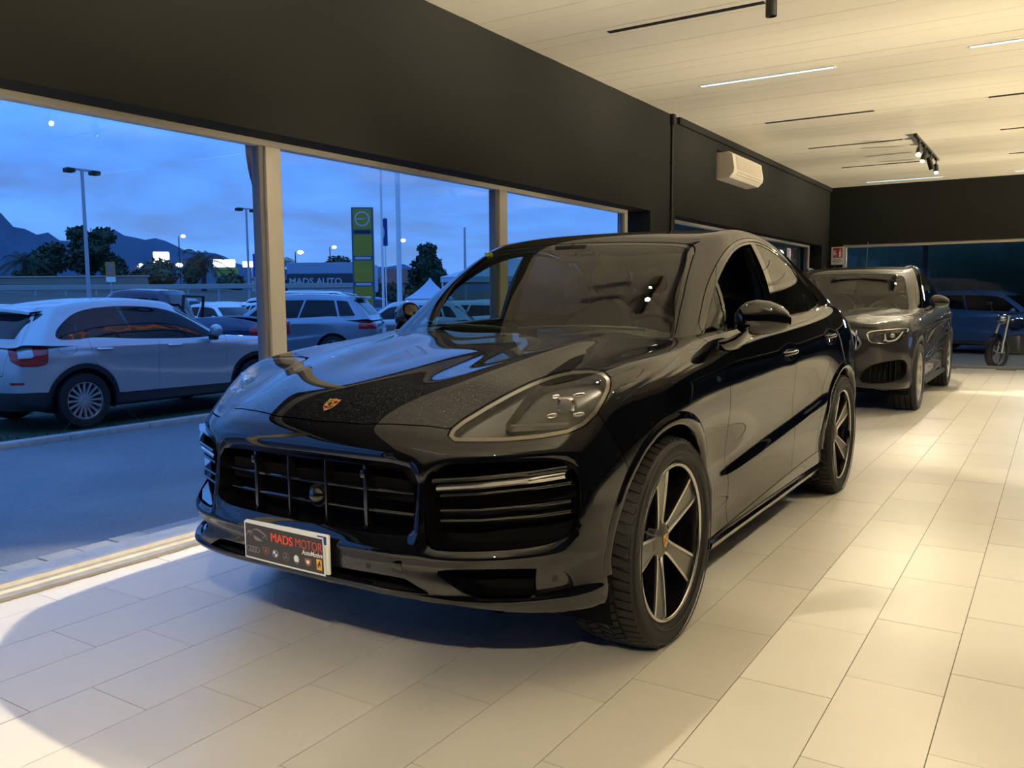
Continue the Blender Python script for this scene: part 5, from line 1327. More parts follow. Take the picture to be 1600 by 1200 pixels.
b = MB(); b.box(-.5, .5, .3, 3.95, .22, .26); b.box(-.8, .8, 1.3, 3.0, .22, .26); b.build('underbody', M['void'], fiat)
rect_plate(fiat, Matrix(((-1, 0, 0, 0), (0, 0, 1, 4.235), (0, 1, 0, .86), (0, 0, 0, 1))))
b = MB(); b.bbox(-.32, .32, 4.19, 4.26, .985, 1.015, .008); b.build('tailgate_bar', M['polished'], fiat, smooth=40)
# ------------------------------------------------------------------ rows of parked cars
P_SUV = dict(SUV, paint=PAINTS['pale blue'], w=1.86, y=[0, .90, 1.22, 1.90, 2.75, 3.60, 4.62], rtop=4.05, rbase=4.45)
def lab(root, label, cat='car', group=None): tag(root, label, cat, group); return root
s2 = background_car('parked_suv', P_SUV, .35, 3); s2.location = (-16.35, 11.15, -.25); s2.rotation_euler = (0, 0, -1.05); lab(s2, 'pale blue-grey SUV with dark windows right of the left mullion')
for s in (1, -1):
    b = MB(); b.tube([(s*.58, 1.9, 1.68), (s*.60, 2.3, 1.715), (s*.58, 3.6, 1.69), (s*.56, 3.85, 1.64)], .014, 6); b.build('roof_rail', M['polished'], s2, smooth=60)
b = MB(); b.bbox(-.52, .52, 3.98, 4.22, 1.545, 1.60, .02); b.build('roof_spoiler', PAINTS['pale blue'], s2, smooth=40)
# dark pickup
PK = dict(w=1.85, y=[0, .90, 1.35, 2.0, 2.9, 4.0, 5.2], z=[.28, .55, .95, 1.10, 1.75], cowl=1.25, wst=2.0, rtop=3.15, rbase=3.35, zb0=1.06, zb1=1.10, zt=1.74, wb=.84, wr=.66, drop=.03, rx=.97, paint=PAINTS['dark blue'])
pk = background_car('pickup_truck', PK, .38, 3); pk.location = (-15.95, 6.60, -.25); pk.rotation_euler = (0, 0, -.95); lab(pk, 'dark pickup truck with an open bed behind the silver crossover', 'truck')
b = MB(); b.box(-.78, .78, 3.4, 5.05, .62, .66); b.build('bed_floor', M['black'], pk)
b = MB(); b.tube([(-.62, 3.45, 1.1), (-.62, 3.5, 1.62), (.62, 3.5, 1.62), (.62, 3.45, 1.1)], .03, 8); b.build('roll_bar', M['black'], pk, smooth=60)
for s in (1, -1):
    b = MB(); b.bbox(s*.86-.06, s*.86+.06, 5.02, 5.20, .80, 1.08, .02); b.build('tail_light', M['red_lamp'], pk, smooth=40)
proto = {}
def kind_car(kind, p, R, name):
    proto[kind] = background_car(name, dict(p, paint=PAINTS['white']), R, 2); return proto[kind]
kind_car('hatch', HATCH, .31, 'parked_hatchback'); kind_car('wagon', WAGON, .32, 'parked_estate'); kind_car('sedan', SEDAN, .32, 'parked_saloon'); kind_car('suv', SUV, .35, 'parked_suv')
used_kind = set()
def park(kind, x, y, rz, col, label, group):
    if kind in used_kind: o = copy_tree(proto[kind])
    else: o = proto[kind]; used_kind.add(kind)
    o.location = (x, y, -.25); o.rotation_euler = (0, 0, rz); o['label'] = label; o['category'] = 'car'; o['group'] = group
    repaint(o, PAINTS[col]); return o
rng = random.Random(11)
R1, R2, R3, R4 = 'cars parked along the grass strip', 'second row of parked cars', 'third row of parked cars', 'last row of parked cars'
for kind, y, col in (('hatch', 16.3, 'silver'), ('wagon', 18.9, 'white'), ('hatch', 21.5, 'blue'), ('sedan', 24.2, 'white'), ('hatch', 27.0, 'grey')):
    L_ = {'hatch': 4.15, 'wagon': 4.62, 'sedan': 4.65, 'suv': 4.55}[kind]
    park(kind, -12.0-L_*.87, y-L_*.5+.6, -1.05+rng.uniform(-.04, .04), col, '%s %s at the grass strip, %s from the lane corner' % (col, kind.replace('wagon', 'estate').replace('sedan', 'saloon').replace('hatch', 'hatchback'), {16.3: 'third', 18.9: 'fourth', 21.5: 'fifth', 24.2: 'sixth', 27.0: 'seventh'}[y]), R1)
ords = ['first', 'second', 'third', 'fourth', 'fifth', 'sixth', 'seventh', 'eighth', 'ninth', 'tenth', 'eleventh', 'twelfth']
word = {'wagon': 'estate', 'sedan': 'saloon', 'hatch': 'hatchback', 'suv': 'SUV'}
for i, (kind, col) in enumerate((('suv', 'dark blue'), ('wagon', 'pale blue'), ('hatch', 'white'), ('sedan', 'white'), ('hatch', 'white'), ('wagon', 'white'), ('suv', 'silver'), ('hatch', 'pale blue'), ('sedan', 'silver'), ('hatch', 'white'))):
    if i == 6: continue
    y = 8.2+2.65*i-(.6 if i == 5 else 0); park(kind, -19.2, y, PI/2+rng.uniform(-.06, .06), col, '%s %s, %s from the left in the second row outside' % (col, word[kind], ords[i]), R2)
for i, (kind, col) in enumerate((('suv', 'dark blue'), ('wagon', 'white'), ('wagon', 'white'), ('suv', 'pale blue'), ('hatch', 'white'), ('suv', 'white'), ('hatch', 'silver'), ('suv', 'blue'), ('wagon', 'white'), ('sedan', 'grey'), ('suv', 'white'))):
    if i > 7: continue
    y = 9.0+2.7*i; L_ = {'hatch': 4.15, 'wagon': 4.62, 'sedan': 4.65, 'suv': 4.55}[kind]
    park(kind, -24.6-L_, y, -PI/2+rng.uniform(-.06, .06), col, '%s %s, %s from the left in the third row outside' % (col, word[kind], ords[i]), R3)
for i, (kind, col) in enumerate((('suv', 'white'), ('hatch', 'pale blue'), ('suv', 'silver'), ('wagon', 'white'), ('suv', 'grey'), ('suv', 'white'), ('hatch', 'blue'))):
    if i in (5, 6): continue
    y = 14.0+3.9*i; park(kind, -31.9, y, PI/2+rng.uniform(-.06, .06), col, '%s %s, %s from the left in the last row outside' % (col, word[kind], ords[i]), R4)
# white van
VAN = dict(w=1.95, y=[0, .90, 1.15, 1.6, 2.8, 4.0, 5.3], z=[.25, .55, 1.00, 1.15, 2.0], cowl=.85, wst=1.55, rtop=5.20, rbase=5.28, zb0=1.10, zb1=1.15, zt=2.05, wb=.92, wr=.82, drop=.02, rx=.98, paint=PAINTS['white'])
vn = background_car('van', VAN, .34, 2); lab(vn, 'white panel van behind the pale blue-grey SUV', 'van'); vn.location = (-31.5, 33.4, -.25); vn.rotation_euler = (0, 0, PI/2+.2)
# traffic on the raised road
tr = background_car('traffic_car', dict(HATCH, paint=PAINTS['red']), .31, 2); lab(tr, 'red car with lit brake lights driving on the raised road'); tr.location = (-83.8, 55.6, 2.15); tr.rotation_euler = (0, 0, -2.6+PI)
mbrake = emission('brake_glow', (1.0, .12, .05), 14.0); mhl = emission('headlamp_glow', (1.0, .97, .88), 20.0)
tr.rotation_euler = (0, 0, .55)
tr.location = (-81.0, 47.9, 2.15); tr.rotation_euler = (0, 0, PI+.62)
for x, z in ((-.66, .85), (.66, .85), (0, 1.42)):
    b = MB(); b.ball((x, 4.20 if z < 1 else 3.95, z), (.17, .06, .12), 10, 6); b.build('brake_light', mbrake, tr)
t2 = background_car('traffic_car', dict(HATCH, paint=PAINTS['black']), .31, 2); lab(t2, 'dark oncoming car with bright headlights on the raised road'); t2.location = (-80.2, 55.2, 2.15); t2.rotation_euler = (0, 0, .95)
for x in (-.6, .6):
    b = MB(); b.ball((x, .02, .66), (.2, .08, .15), 10, 6); b.build('headlight_beam', mhl, t2)
# lit letters on the outside of the showroom (they show as a reflection in the crossover's windows)
fs_ = thing('facade_sign', 'glowing orange letters on a frame over the outer wall of the showroom', 'sign', (-2.75, 14.2, 6.3)); vs, fs = text_mesh('MADS MOTOR', 1.25, bold=.02)
b = MB(); b.add([(-.06, -v.x, v.y) for v in vs], fs); b.build('lettering', emission('orange_letters', (1.0, .30, .04), 3.5), fs_)
b = MB(); b.bbox(-.05, .03, -9.6, .3, -.25, -.12, .01); b.bbox(-.05, .03, -9.6, .3, 1.15, 1.25, .01)
for q in range(6): b.tube([(0, .1-1.85*q, -2.95), (0, .1-1.85*q, 1.2)], .04, 6)
b.build('support_frame', M['black'], fs_)
# ------------------------------------------------------------------ the black coupe SUV
HERO = (-.68, -.35, 0)
hero = thing('coupe_suv', 'large glossy black coupe SUV in the foreground with a dealer plate on its nose', 'car', HERO)
GRILLE = [(-.457,.70),(-.425,.737),(-.36,.745),(0,.748),(.36,.745),(.425,.737),(.457,.70),(.460,.62),(.457,.555),(.440,.536),(.39,.530),(0,.526),(-.39,.530),(-.44,.536),(-.457,.555),(-.46,.62)]
INTAKE = [(.492,.703),(.508,.738),(.556,.764),(.616,.775),(.76,.781),(.845,.773),(.873,.751),(.886,.715),(.890,.625),(.884,.552),(.862,.524),(.81,.508),(.709,.503),(.547,.497),(.508,.506),(.496,.592)]
LOWER = [(.530,.434),(.60,.447),(.744,.450),(.850,.437),(.874,.413),(.886,.373),(.880,.354),(.808,.354),(.669,.360),(.630,.371),(.590,.398)]
LIPSLOT = [(-.53,.360),(-.44,.402),(-.352,.405),(0,.400),(.352,.405),(.44,.402),(.53,.360),(.39,.357),(0,.360),(-.39,.357)]
HEADL3 = [(0.526,.145,.847),(.518,.177,.867),(.523,.231,.889),(.545,.328,.924),(.574,.421,.958),(.598,.527,.987),(.628,.637,1.009),(.673,.700,1.021),(.74,.705,1.025),(.808,.667,1.024),(.863,.615,1.007),(.886,.572,.978),(.891,.524,.942),(.887,.476,.903),(.872,.42,.869),(.842,.362,.849),(.782,.289,.839),(.703,.219,.833),(.614,.164,.832),(.555,.138,.832)]
HDIR = (.50, -.855, .13)
hero_deform = []
def d_grille(V, N):
    P = np.stack([V[:, 0], V[:, 2]], 1); d = -poly_sdf(P, GRILLE)*-1
    k = (V[:, 1] < .3) & (N[:, 1] < -.3); s_ = np.clip(1-d/.055, 0, 1.4)
    V[:, 1] += np.where(k, .020*np.minimum(s_, 1.2)**2, 0)
    return V
def d_intake(V, N):
    P = np.stack([np.abs(V[:, 0]), V[:, 2]], 1); d = poly_sdf(P, smooth_poly(INTAKE, 1))
    k = (V[:, 1] < .6) & (N[:, 1] < .1); s_ = np.clip(1-d/.03, 0, 1.3)
    return V-N*np.where(k, .010*s_**2, 0)[:, None]
def d_handles(V, N):
    for (y, z) in ((2.58, .972), (3.50, 1.022)):
        r2 = ((V[:, 1]-y)/.085)**2+((V[:, 2]-z)/.034)**2
        V = V-N*np.where(N[:, 0]**2 > .3, .013*np.exp(-r2*1.3), 0)[:, None]
    return V
def d_creases(V, N):
    # bonnet: a soft ridge running back from the badge on either side, and a raised edge above the lamps
    ax = np.abs(V[:, 0])
    xr = np.interp(V[:, 1], [.2, .5, .9, 1.4], [.395, .415, .455, .53]); am = np.interp(V[:, 1], [.15, .45, 1.1, 1.45], [0, .006, .008, .006])
    k = (N[:, 2] > .5) & (V[:, 1] < 1.6) & (V[:, 2] > .8)
    q = (ax-xr)/.045
    V[:, 2] += np.where(k, am*np.where(q > 0, np.exp(-q*q*1.0), np.exp(-q*q*.12)), 0)
    # bumper: horizontal crease under the grille, protruding lip
    k2 = (N[:, 1] < -.2) & (V[:, 1] < .7)
    V[:, 1] -= np.where(k2, .008*np.exp(-((V[:, 2]-.475)/.022)**2), 0)
    V[:, 1] -= np.where(k2, .014*np.exp(-((V[:, 2]-.340)/.016)**2)*np.clip(ax/.3, .6, 1), 0)
    return V

B = deformed_surf(box_shell(HB, HT, drop_top=lambda i, j: i < 3 and j >= 5), 4, 'body', [d_creases, d_grille, d_intake, d_handles])
AF, AR, AZ, AR_ = .916, 3.811, .378, .468
def arch_fn(yc, r):
    def fn(P):
        d1 = np.hypot(P[:, 1]-yc, P[:, 2]-AZ)-r
        d2 = np.maximum(np.abs(P[:, 1]-yc)-r, P[:, 2]-AZ)
        return np.minimum(d1, d2)
    return fn
isflank = lambda v, n: v[0] > .50
isfront = lambda v, n: v[1] < .75 and n[1] < .15
B.part(arch_fn(AF, AR_), ['body'], None, 0, isflank)
B.part(arch_fn(AR, AR_), ['body'], None, 0, isflank)
B.part(dirproj(HEADL3, HDIR), ['body'], 'headlight', .0022, lambda v, n: v[0] > .4 and v[1] < .9 and v[2] > .75)
HOODP = [(-.1,.098),(.0,.098),(.20,.106),(.38,.135),(.515,.168),(.575,.36),(.625,.58),(.70,.72),(.785,.735),(.803,.85),(.812,1.02),(.819,1.27),(.812,1.40),(.775,1.46),(.70,1.43),(.5,1.35),(.25,1.30),(0,1.285),(-.1,1.285)]
B.part(lambda P: poly_sdf(P[:, :2], HOODP), ['body'], 'bonnet', .0022, lambda v, n: v[2] > .80 and v[1] < 1.7)
B.part(frontproj(GRILLE), ['body'], None, 0, isfront)
B.part(frontproj(INTAKE, 1), ['body'], None, 0, isfront)
B.part(frontproj(LOWER, 1), ['body'], None, 0, isfront)
B.part(frontproj(LIPSLOT), ['body'], None, 0, lambda v, n: v[1] < .3 and n[1] < -.2)
def left_of(line, big=3.0, ymin=-1.0):
    """region ahead of a line given top to bottom in (y, z)"""
    return [(ymin, big)]+[(line[0][0], big)]+list(line)+[(line[-1][0], -1), (ymin, -1)]
L_BUMP = [(.44,1.02),(.475,.90),(.512,.82),(.545,.76),(.60,.66),(.62,.50)]
L_D1 = [(1.46,1.11),(1.50,1.06),(1.548,1.0),(1.575,.90),(1.615,.75),(1.637,.62),(1.645,.44),(1.643,.25)]
L_D2 = [(2.66,1.20),(2.655,.98),(2.685,.86),(2.735,.65),(2.74,.48),(2.742,.25)]
L_D3 = [(3.62,1.25),(3.60,1.10),(3.54,.98),(3.44,.86),(3.33,.72),(3.27,.55),(3.24,.30)]
B.part(sideproj(left_of(L_BUMP)), ['body'], 'front_bumper', .0018)
L_SILL = [(1.2,.262),(1.643,.272),(2.2,.296),(2.76,.318),(3.10,.335),(3.5,.35)]
B.part(sideproj([(1.2,-1)]+L_SILL+[(3.5,-1)]), ['body'], 'sill', .002)
B.part(sideproj(left_of(L_D1)), ['body'], 'front_wing', .0022)
B.part(sideproj(left_of(L_D2)), ['body'], 'front_door', .0022)
B.part(sideproj(left_of(L_D3)), ['body'], 'rear_door', .0022)
D = deformed_surf(box_shell(HD, HDT), 4, 'dome', [])
WS = [(-.1,1.556),(0,1.556),(.3,1.551),(.50,1.541),(.585,1.533),(.622,1.518),(.640,1.49),(.668,1.41),(.712,1.28),(.752,1.14),(.775,1.02),(.775,.95),(-.1,.95)]
D.part(frontproj(WS), ['dome'], 'screen_band', .0022, lambda v, n: n[1] < -.2 and v[1] < 2.4)
D.part(lambda P: frontproj(WS)(P)+.016, ['screen_band'], 'windscreen', 0)
D.part(lambda P: np.maximum(P[:, 2]*0-1, 1.128+.0*P[:, 0]-P[:, 2]), ['windscreen'], 'windscreen', 0)
ROOFP = [(-.1,2.16),(0,2.16),(.40,2.18),(.50,2.24),(.53,2.4),(.53,3.3),(.48,3.44),(.35,3.48),(-.1,3.48)]
D.part(lambda P: poly_sdf(P[:, :2], ROOFP), ['dome'], 'roof_glass', .003, lambda v, n: n[2] > .6)
DLO = [(1.60,1.128),(1.68,1.19),(1.80,1.278),(1.95,1.368),(2.13,1.452),(2.29,1.507),(2.46,1.543),(2.66,1.562),(2.80,1.563),(2.95,1.549),(3.2,1.507),(3.42,1.420),(3.56,1.330),(3.66,1.252),(3.655,1.230),(3.58,1.213),(3.26,1.186),(2.85,1.161),(2.2,1.131),(1.75,1.120),(1.64,1.112)]
dlo = sideproj(DLO, 1)
D.part(lambda P: dlo(P)-.030, ['dome'], 'window_trim', .0015, lambda v, n: n[0] > .35)
D.part(lambda P: dlo(P)-.012, ['window_trim'], 'window_frame', .001)
D.part(dlo, ['window_frame'], 'glasses', 0)
def band(a, b, w_):
    a = np.array(a, float); b = np.array(b, float); d = b-a; n = np.array([-d[1], d[0]])/np.linalg.norm(d)
    return lambda P: np.abs((P[:, 1:3]-a)@n)-w_
D.part(band((1.905,1.345), (1.775,1.10), .010), ['glasses'], 'window_frame', 0)
D.part(band((2.67,1.58), (2.60,1.10), .042), ['glasses'], 'window_frame', 0)
D.part(band((3.36,1.46), (3.30,1.14), .009), ['glasses'], 'window_frame', 0)
# tell the panes apart by where they lie
for i, tg in enumerate(D.T):
    if tg == 'glasses':
        c = D.V[list(D.F[i])].mean(0); y, z = c[1], c[2]
        if y < 1.775+(z-1.10)*.13/.245: D.T[i] = 'quarter_light'
        elif y < 2.60+(z-1.10)*.07/.48: D.T[i] = 'front_window'
        elif y < 3.30+(z-1.14)*.06/.32: D.T[i] = 'rear_window'
        else: D.T[i] = 'rear_quarter_light'
P0 = M['black_paint']
B.make('bonnet', 'bonnet', P0, hero)
B.make('front_bumper', 'front_bumper', P0, hero, rim=.03)
B.make('body', 'rear_body', P0, hero)
for s in (1, -1):
    B.make('front_wing', 'front_wing', P0, hero, s)
    B.make('sill', 'sill', P0, hero, s)
    B.make('front_door', 'front_door', P0, hero, s)
    B.make('rear_door', 'rear_door', P0, hero, s)
D.make('dome', 'roof', P0, hero)
D.make('screen_band', 'windscreen_border', M['gloss_black'], hero, rim=.006)
D.make('windscreen', 'windscreen', M['windscreen'], hero, rim=0)
D.make('roof_glass', 'roof_panel', M['gloss_black'], hero)
for s in (1, -1):
    D.make('window_trim', 'window_surround', M['gloss_black'], hero, s, rim=.01)
    D.make('window_frame', 'window_frame', M['gloss_black'], hero, s, rim=.035, push=-.004)
    D.make('quarter_light', 'quarter_window', M['car_glass'], hero, s, rim=0, push=-.008)
    if s < 0: D.make('front_window', 'front_window', M['car_glass'], hero, s, rim=0, push=-.008)
    D.make('rear_window', 'rear_window', M['privacy_glass'], hero, s, rim=0, push=-.008)
    D.make('rear_quarter_light', 'quarter_window', M['privacy_glass'], hero, s, rim=0, push=-.008)

# ---- wheel-arch flares and liners
def flare(surf, yc, r_in, r_out, s, parent, mat, a0=-12, a1=192, wide_rear=0., lip=.012, n=60):
    rows = []
    for k in range(n+1):
        a = math.radians(a0+(a1-a0)*k/n)
        c, q = math.cos(a), math.sin(a)
        ri = r_in+wide_rear*max(0, c)*.5*(1-q*.6); ro = r_out+wide_rear*max(0, c)*(1-q*.4)
        def bx(r):
            y, z = yc+r*c, max(AZ+r*q, .25); return surf.xat(y, z)
        xo = bx(ro+.01)
        xm = xo+lip
        prof = [(ro+.001, xo-.012), (ro, xo+.003), (ro-.008, xo+.006), (ro-(ro-ri)*.30, xm-.002), (ro-(ro-ri)*.60, xm+.002), (ri+.012, xm-.002), (ri+.002, xm-.012), (ri, xm-.05), (ri+.004, xm-.13)]
        rows.append([(s*x, yc+r*c, AZ+r*q) for r, x in prof])
    b = MB(); b.grid(rows)
    b.build('wheel_arch_flare', mat, parent, smooth=50)
def liner(yc, r, s, parent, x0=.60, x1=.93):
    rows = []
    for k in range(37):
        a = math.radians(-25+230*k/36); c, q = math.cos(a), math.sin(a)
        rows.append([(s*x1, yc+r*c, AZ+r*q), (s*(x0+.1), yc+r*c, AZ+r*q), (s*x0, yc+(r-.05)*c, AZ+(r-.05)*q), (s*x0, yc+.05*c, AZ+.05*q)])
    b = MB(); b.grid(rows); b.build('wheel_arch_liner', M['void'], parent, smooth=40)
for s in (1, -1):
    flare(B, AF, .425, .478, s, hero, P0, -4, 180, .055)
    flare(B, AR, .425, .478, s, hero, P0, -4, 184, .03)
    liner(AF, .452, s, hero); liner(AR, .452, s, hero)

# ---- wheels
def spoke5(n=5):
    """one five-spoke alloy: spokes with grey faces between polished edges"""
    return n
def hero_wheel(loc, s, parent):
    w_ = bpy.data.objects.new('wheel', hero_wheel.hub); link(w_, parent); w_.location = loc; w_.scale = (s, 1, 1)
    for nm, me in hero_wheel.parts:
        o = bpy.data.objects.new(nm, me); link(o, w_)
        if nm == 'tread_blocks': o['kind'] = 'stuff'
    return w_
def build_hero_wheel():
    R, rr, wd = .392, .297, .285
    parts = []
    # barrel and polished rim lip (the parent mesh of the wheel)
    b = MB(); b.lathe([(rr-.004, .118), (rr-.010, .126), (rr-.018, .124), (rr-.020, .112), (rr-.024, .06), (.262, -.02), (.258, -.11), (rr-.01, -.125)], 72, 'x')
    hub = b.mesh('wheel', M['gloss_black'], 40)
    b = MB(); b.lathe([(rr-.001, .116), (rr-.003, .127), (rr-.009, .1305), (rr-.016, .128), (rr-.0185, .120)], 72, 'x')
    parts.append(('rim_lip', b.mesh('rim_lip', M['polished'], 60)))
    t = make_tyre(R, rr, wd).mesh('tyre', M['rubber'], 40); flatten_contact(t, .3775); parts.append(('tyre', t))
    t = make_tread(R, wd).mesh('tread_blocks', M['rubber']); flatten_contact(t, .3778); parts.append(('tread_blocks', t))
    # sidewall ring relief
    b = MB()
    for rad in (.318, .366): b.lathe([(rad-.003, .1405), (rad, .1445), (rad+.003, .1405)], 72, 'x')
    parts.append(('sidewall_ring', b.mesh('sidewall_ring', M['rubber'], 60)))
    b = MB(); b.lathe([(.06, -.03), (.185, -.03), (.185, -.055), (.06, -.055)], 48, 'x')
    b.lathe([(.0, .0), (.075, .0), (.085, -.03)], 32, 'x'); parts.append(('brake_disc', b.mesh('brake_disc', M['disc'], 40)))
    b = MB(); b.bbox(-.085, -.005, .11, .215, -.10, .10, .015); parts.append(('brake_caliper', b.mesh('brake_caliper', M['black'], 40)))
    for k in range(5):
        a = math.radians(-109)+2*PI*k/5
        ca, sa = math.cos(a), math.sin(a)
        def P(r, off, x):   # r along the spoke, off across it
            return (x, r*ca-off*sa, r*sa+off*ca)
        xs = lambda r: np.interp(r, [.04, .08, .15, .22, .283], [.080, .088, .100, .111, .118])
        hw = lambda r: np.interp(r, [.04, .08, .14, .20, .25, .283], [.030, .029, .038, .047, .054, .058])
        rs = [.05, .075, .11, .15, .19, .23, .26, .283]
        body = MB(); rows = []
        for r in rs:
            x, h = xs(r), hw(r)
            rows.append([P(r, -h-.004, x-.060), P(r, -h, x-.010), P(r, -h+.002, x), P(r, -h+.009, x), P(r, -h+.012, x-.006), P(r, 0, x-.007),
                         P(r, h-.012, x-.006), P(r, h-.009, x), P(r, h-.002, x), P(r, h, x-.010), P(r, h+.004, x-.060)])
        body.grid(rows); parts.append(('spoke', body.mesh('spoke', M['gloss_black'], 45)))
        pan = MB(); rows = []
        for r in rs[1:]:
            x, h = xs(r)-.0045, hw(r)-.0115
            rows.append([P(r, -h, x), P(r, -h*.5, x-.001), P(r, 0, x-.0015), P(r, h*.5, x-.001), P(r, h, x)])
        pan.grid(rows); parts.append(('spoke_panel', pan.mesh('spoke_panel', M['satin_grey'], 60)))
        ed = MB()
        for sg in (-1, 1):
            rows = []
            for r in rs:
                x, h = xs(r)+.0008, hw(r)
                rows.append([P(r, sg*(h+.0005), x-.008), P(r, sg*h, x), P(r, sg*(h-.0105), x+.0006), P(r, sg*(h-.0125), x-.005)])
            ed.grid(rows)
        parts.append(('spoke_edge', ed.mesh('spoke_edge', M['polished'], 60)))
        bt = MB(); aa = a+PI/5
        bt.lathe([(0, .080), (.009, .080), (.011, .076), (.011, .05)], 10, 'x', Matrix.Translation((0, .062*math.cos(aa), .062*math.sin(aa))))
        parts.append(('wheel_bolt', bt.mesh('wheel_bolt', M['black'], 40)))
    b = MB(); b.lathe([(0, .095), (.034, .095), (.042, .092), (.058, .087), (.068, .080), (.073, .05)], 40, 'x')
    parts.append(('hub_cap', b.mesh('hub_cap', M['satin_grey'], 40)))
    b = MB(); b.lathe([(0, .0965), (.026, .096), (.028, .0935)], 28, 'x')
    parts.append(('hub_disc', b.mesh('hub_disc', M['satin_grey'], 40)))
    parts.append(('crest', crest_mesh(.027, lambda u, v: (.0985, u, v), 'crest')))
    hero_wheel.hub, hero_wheel.parts = hub, parts
def crest_mesh(h, f, name):
    """a quartered shield, h = half height; f maps (u right, v up) to 3-d"""
    b = MB(); w_ = h*.78
    out = [(-w_, h*.92), (-w_*.5, h*.86), (0, h), (w_*.5, h*.86), (w_, h*.92), (w_*1.0, .1*h), (w_*.78, -.45*h), (w_*.35, -.82*h), (0, -h), (-w_*.35, -.82*h), (-w_*.78, -.45*h), (-w_, .1*h)]
    def poly(p, mi, k=0.0):
        b.cur = mi
        vs = [f(u, v) for u, v in p]
        if k: vs = [tuple(np.array(x)+np.array(f.n)*k) for x in vs]
        b.add(vs, [tuple(range(len(vs)))])
    if not hasattr(f, 'n'):
        g = f
        p0, p1, p2 = np.array(g(0, 0)), np.array(g(1e-3, 0)), np.array(g(0, 1e-3)); n_ = np.cross(p1-p0, p2-p0); n_ /= np.linalg.norm(n_)
    else: n_ = np.array(f.n); g = f
    def poly(p, mi, k):
        b.cur = mi; vs = [tuple(np.array(g(u, v))+n_*k) for u, v in p]; b.add(vs, [tuple(range(len(vs)))])
    poly(out, 0, 0)
    e = h*.02
    for sx, sy in ((-1, -1), (1, 1)):      # red-black barred quarters
        for q in range(3):
            v0 = (.12+.22*q)*h; v1 = v0+.12*h
            u1 = w_*.84*(1 if sy > 0 else 1-.24*q)
            p = [(sx*.12*w_, sy*v0), (sx*u1, sy*v0), (sx*u1*.95, sy*v1), (sx*.12*w_, sy*v1)]
            poly(p, 1 if q % 2 == 0 else 2, h*.03)
    for sx, sy in ((1, -1), (-1, 1)):      # dark antler strokes on gold
        for q in range(3):
            v0 = (.18+.2*q)*h; u1 = w_*(.80-.12*q)
            poly([(sx*.15*w_, sy*v0), (sx*u1, sy*(v0+.10*h)), (sx*u1, sy*(v0+.15*h)), (sx*.15*w_, sy*(v0+.06*h))], 2, h*.03)
    sh = [(u*.36, v*.40) for u, v in out]; poly(sh, 0, h*.06)
    poly([(u*.5*.36-.02*h, v*.62*.40) for u, v in out], 2, h*.09)
    return b.mesh(name, [M['gold'], M['crest_red'], M['gloss_black']])
build_hero_wheel()
for s in (1, -1):
    for yc in (AF, AR): hero_wheel((s*.846, yc, AZ), s, hero)
# ---- nose: recesses, bars, lamps, badge
def plan(x): return float(np.interp(abs(x), [0, .25, .46, .655, .80, .90, .95], [0, .007, .033, .10, .212, .347, .55]))
def tray(name, poly, depth, mat_wall, mat_back, parent, s=1, dy=.012, yoff=0.):
    """recess behind an opening: walls follow its outline, back follows the plan of the nose"""
    n = len(poly); b = MB()
    r1 = [(s*x, plan(x)+dy+yoff, z) for x, z in poly]; r2 = [(s*x*(1 if abs(x) < .47 else .985), plan(x)+depth+yoff, z) for x, z in poly]
    b.cur = 0; b.grid([r1, r2], closed=True)
    b.cur = 1; c = (sum(p[0] for p in r2)/n, sum(p[1] for p in r2)/n, sum(p[2] for p in r2)/n)
    b.add(r2+[c], [(i, (i+1) % n, n) for i in range(n)])
    return b.build(name, [mat_wall, mat_back], parent, smooth=30)
def nose_bar(name, x0, x1, z0, z1, hgt, dep, y_, parent, mat, s=1, n=16):
    rows = []
    for k in range(n+1):
        u = k/n; x = x0+(x1-x0)*u; z = z0+(z1-z0)*u; y = plan(x)+y_
        e_ = hgt*.3
        rows.append([(s*x, y+e_, z-hgt/2), (s*x, y, z-hgt/2+e_), (s*x, y, z+hgt/2-e_), (s*x, y+e_, z+hgt/2), (s*x, y+dep, z+hgt/2), (s*x, y+dep, z-hgt/2)])
    b = MB(); b.grid(rows, closed=True); b.add(rows[0], [tuple(range(6))]); b.add(rows[-1], [tuple(range(5, -1, -1))])
    return b.build(name, mat, parent, smooth=35)
GB = M['gloss_black']
g = tray('grille_recess', GRILLE, .13, GB, M['void'], hero, dy=.02)
for z in (.662, .594): nose_bar('grille_bar', -.452, .452, z, z, .011, .035, .045, hero, GB)
for x in (-.26, -.088, .088, .26):
    thick = abs(x) > .2
    b = MB(); hw = .0075 if thick else .0045; y = plan(x)+.040
    b.bbox(x-hw, x+hw, y, y+.04, .53, .742, .003); b.build('grille_post', GB, hero, smooth=40)
    if thick:
        b = MB(); b.bbox(x-.011, x+.011, y-.012, y+.02, .700, .728, .006); b.build('grille_clip', GB, hero, smooth=40)
b = MB(); b.bbox(-.435, .435, .095, .11, .625, .70, .01); b.build('radiator_bar', M['void'], hero)
b = MB(); b.ball((.047, .050, .618), (.034, .030, .034), 24, 16); b.build('front_camera', GB, hero, smooth=60)
b = MB(); b.lathe([(.034, .04), (.040, .036), (.040, .06)], 24, 'y', Matrix.Translation((.047, .01, .618))); b.build('camera_ring', M['black'], hero, smooth=40)
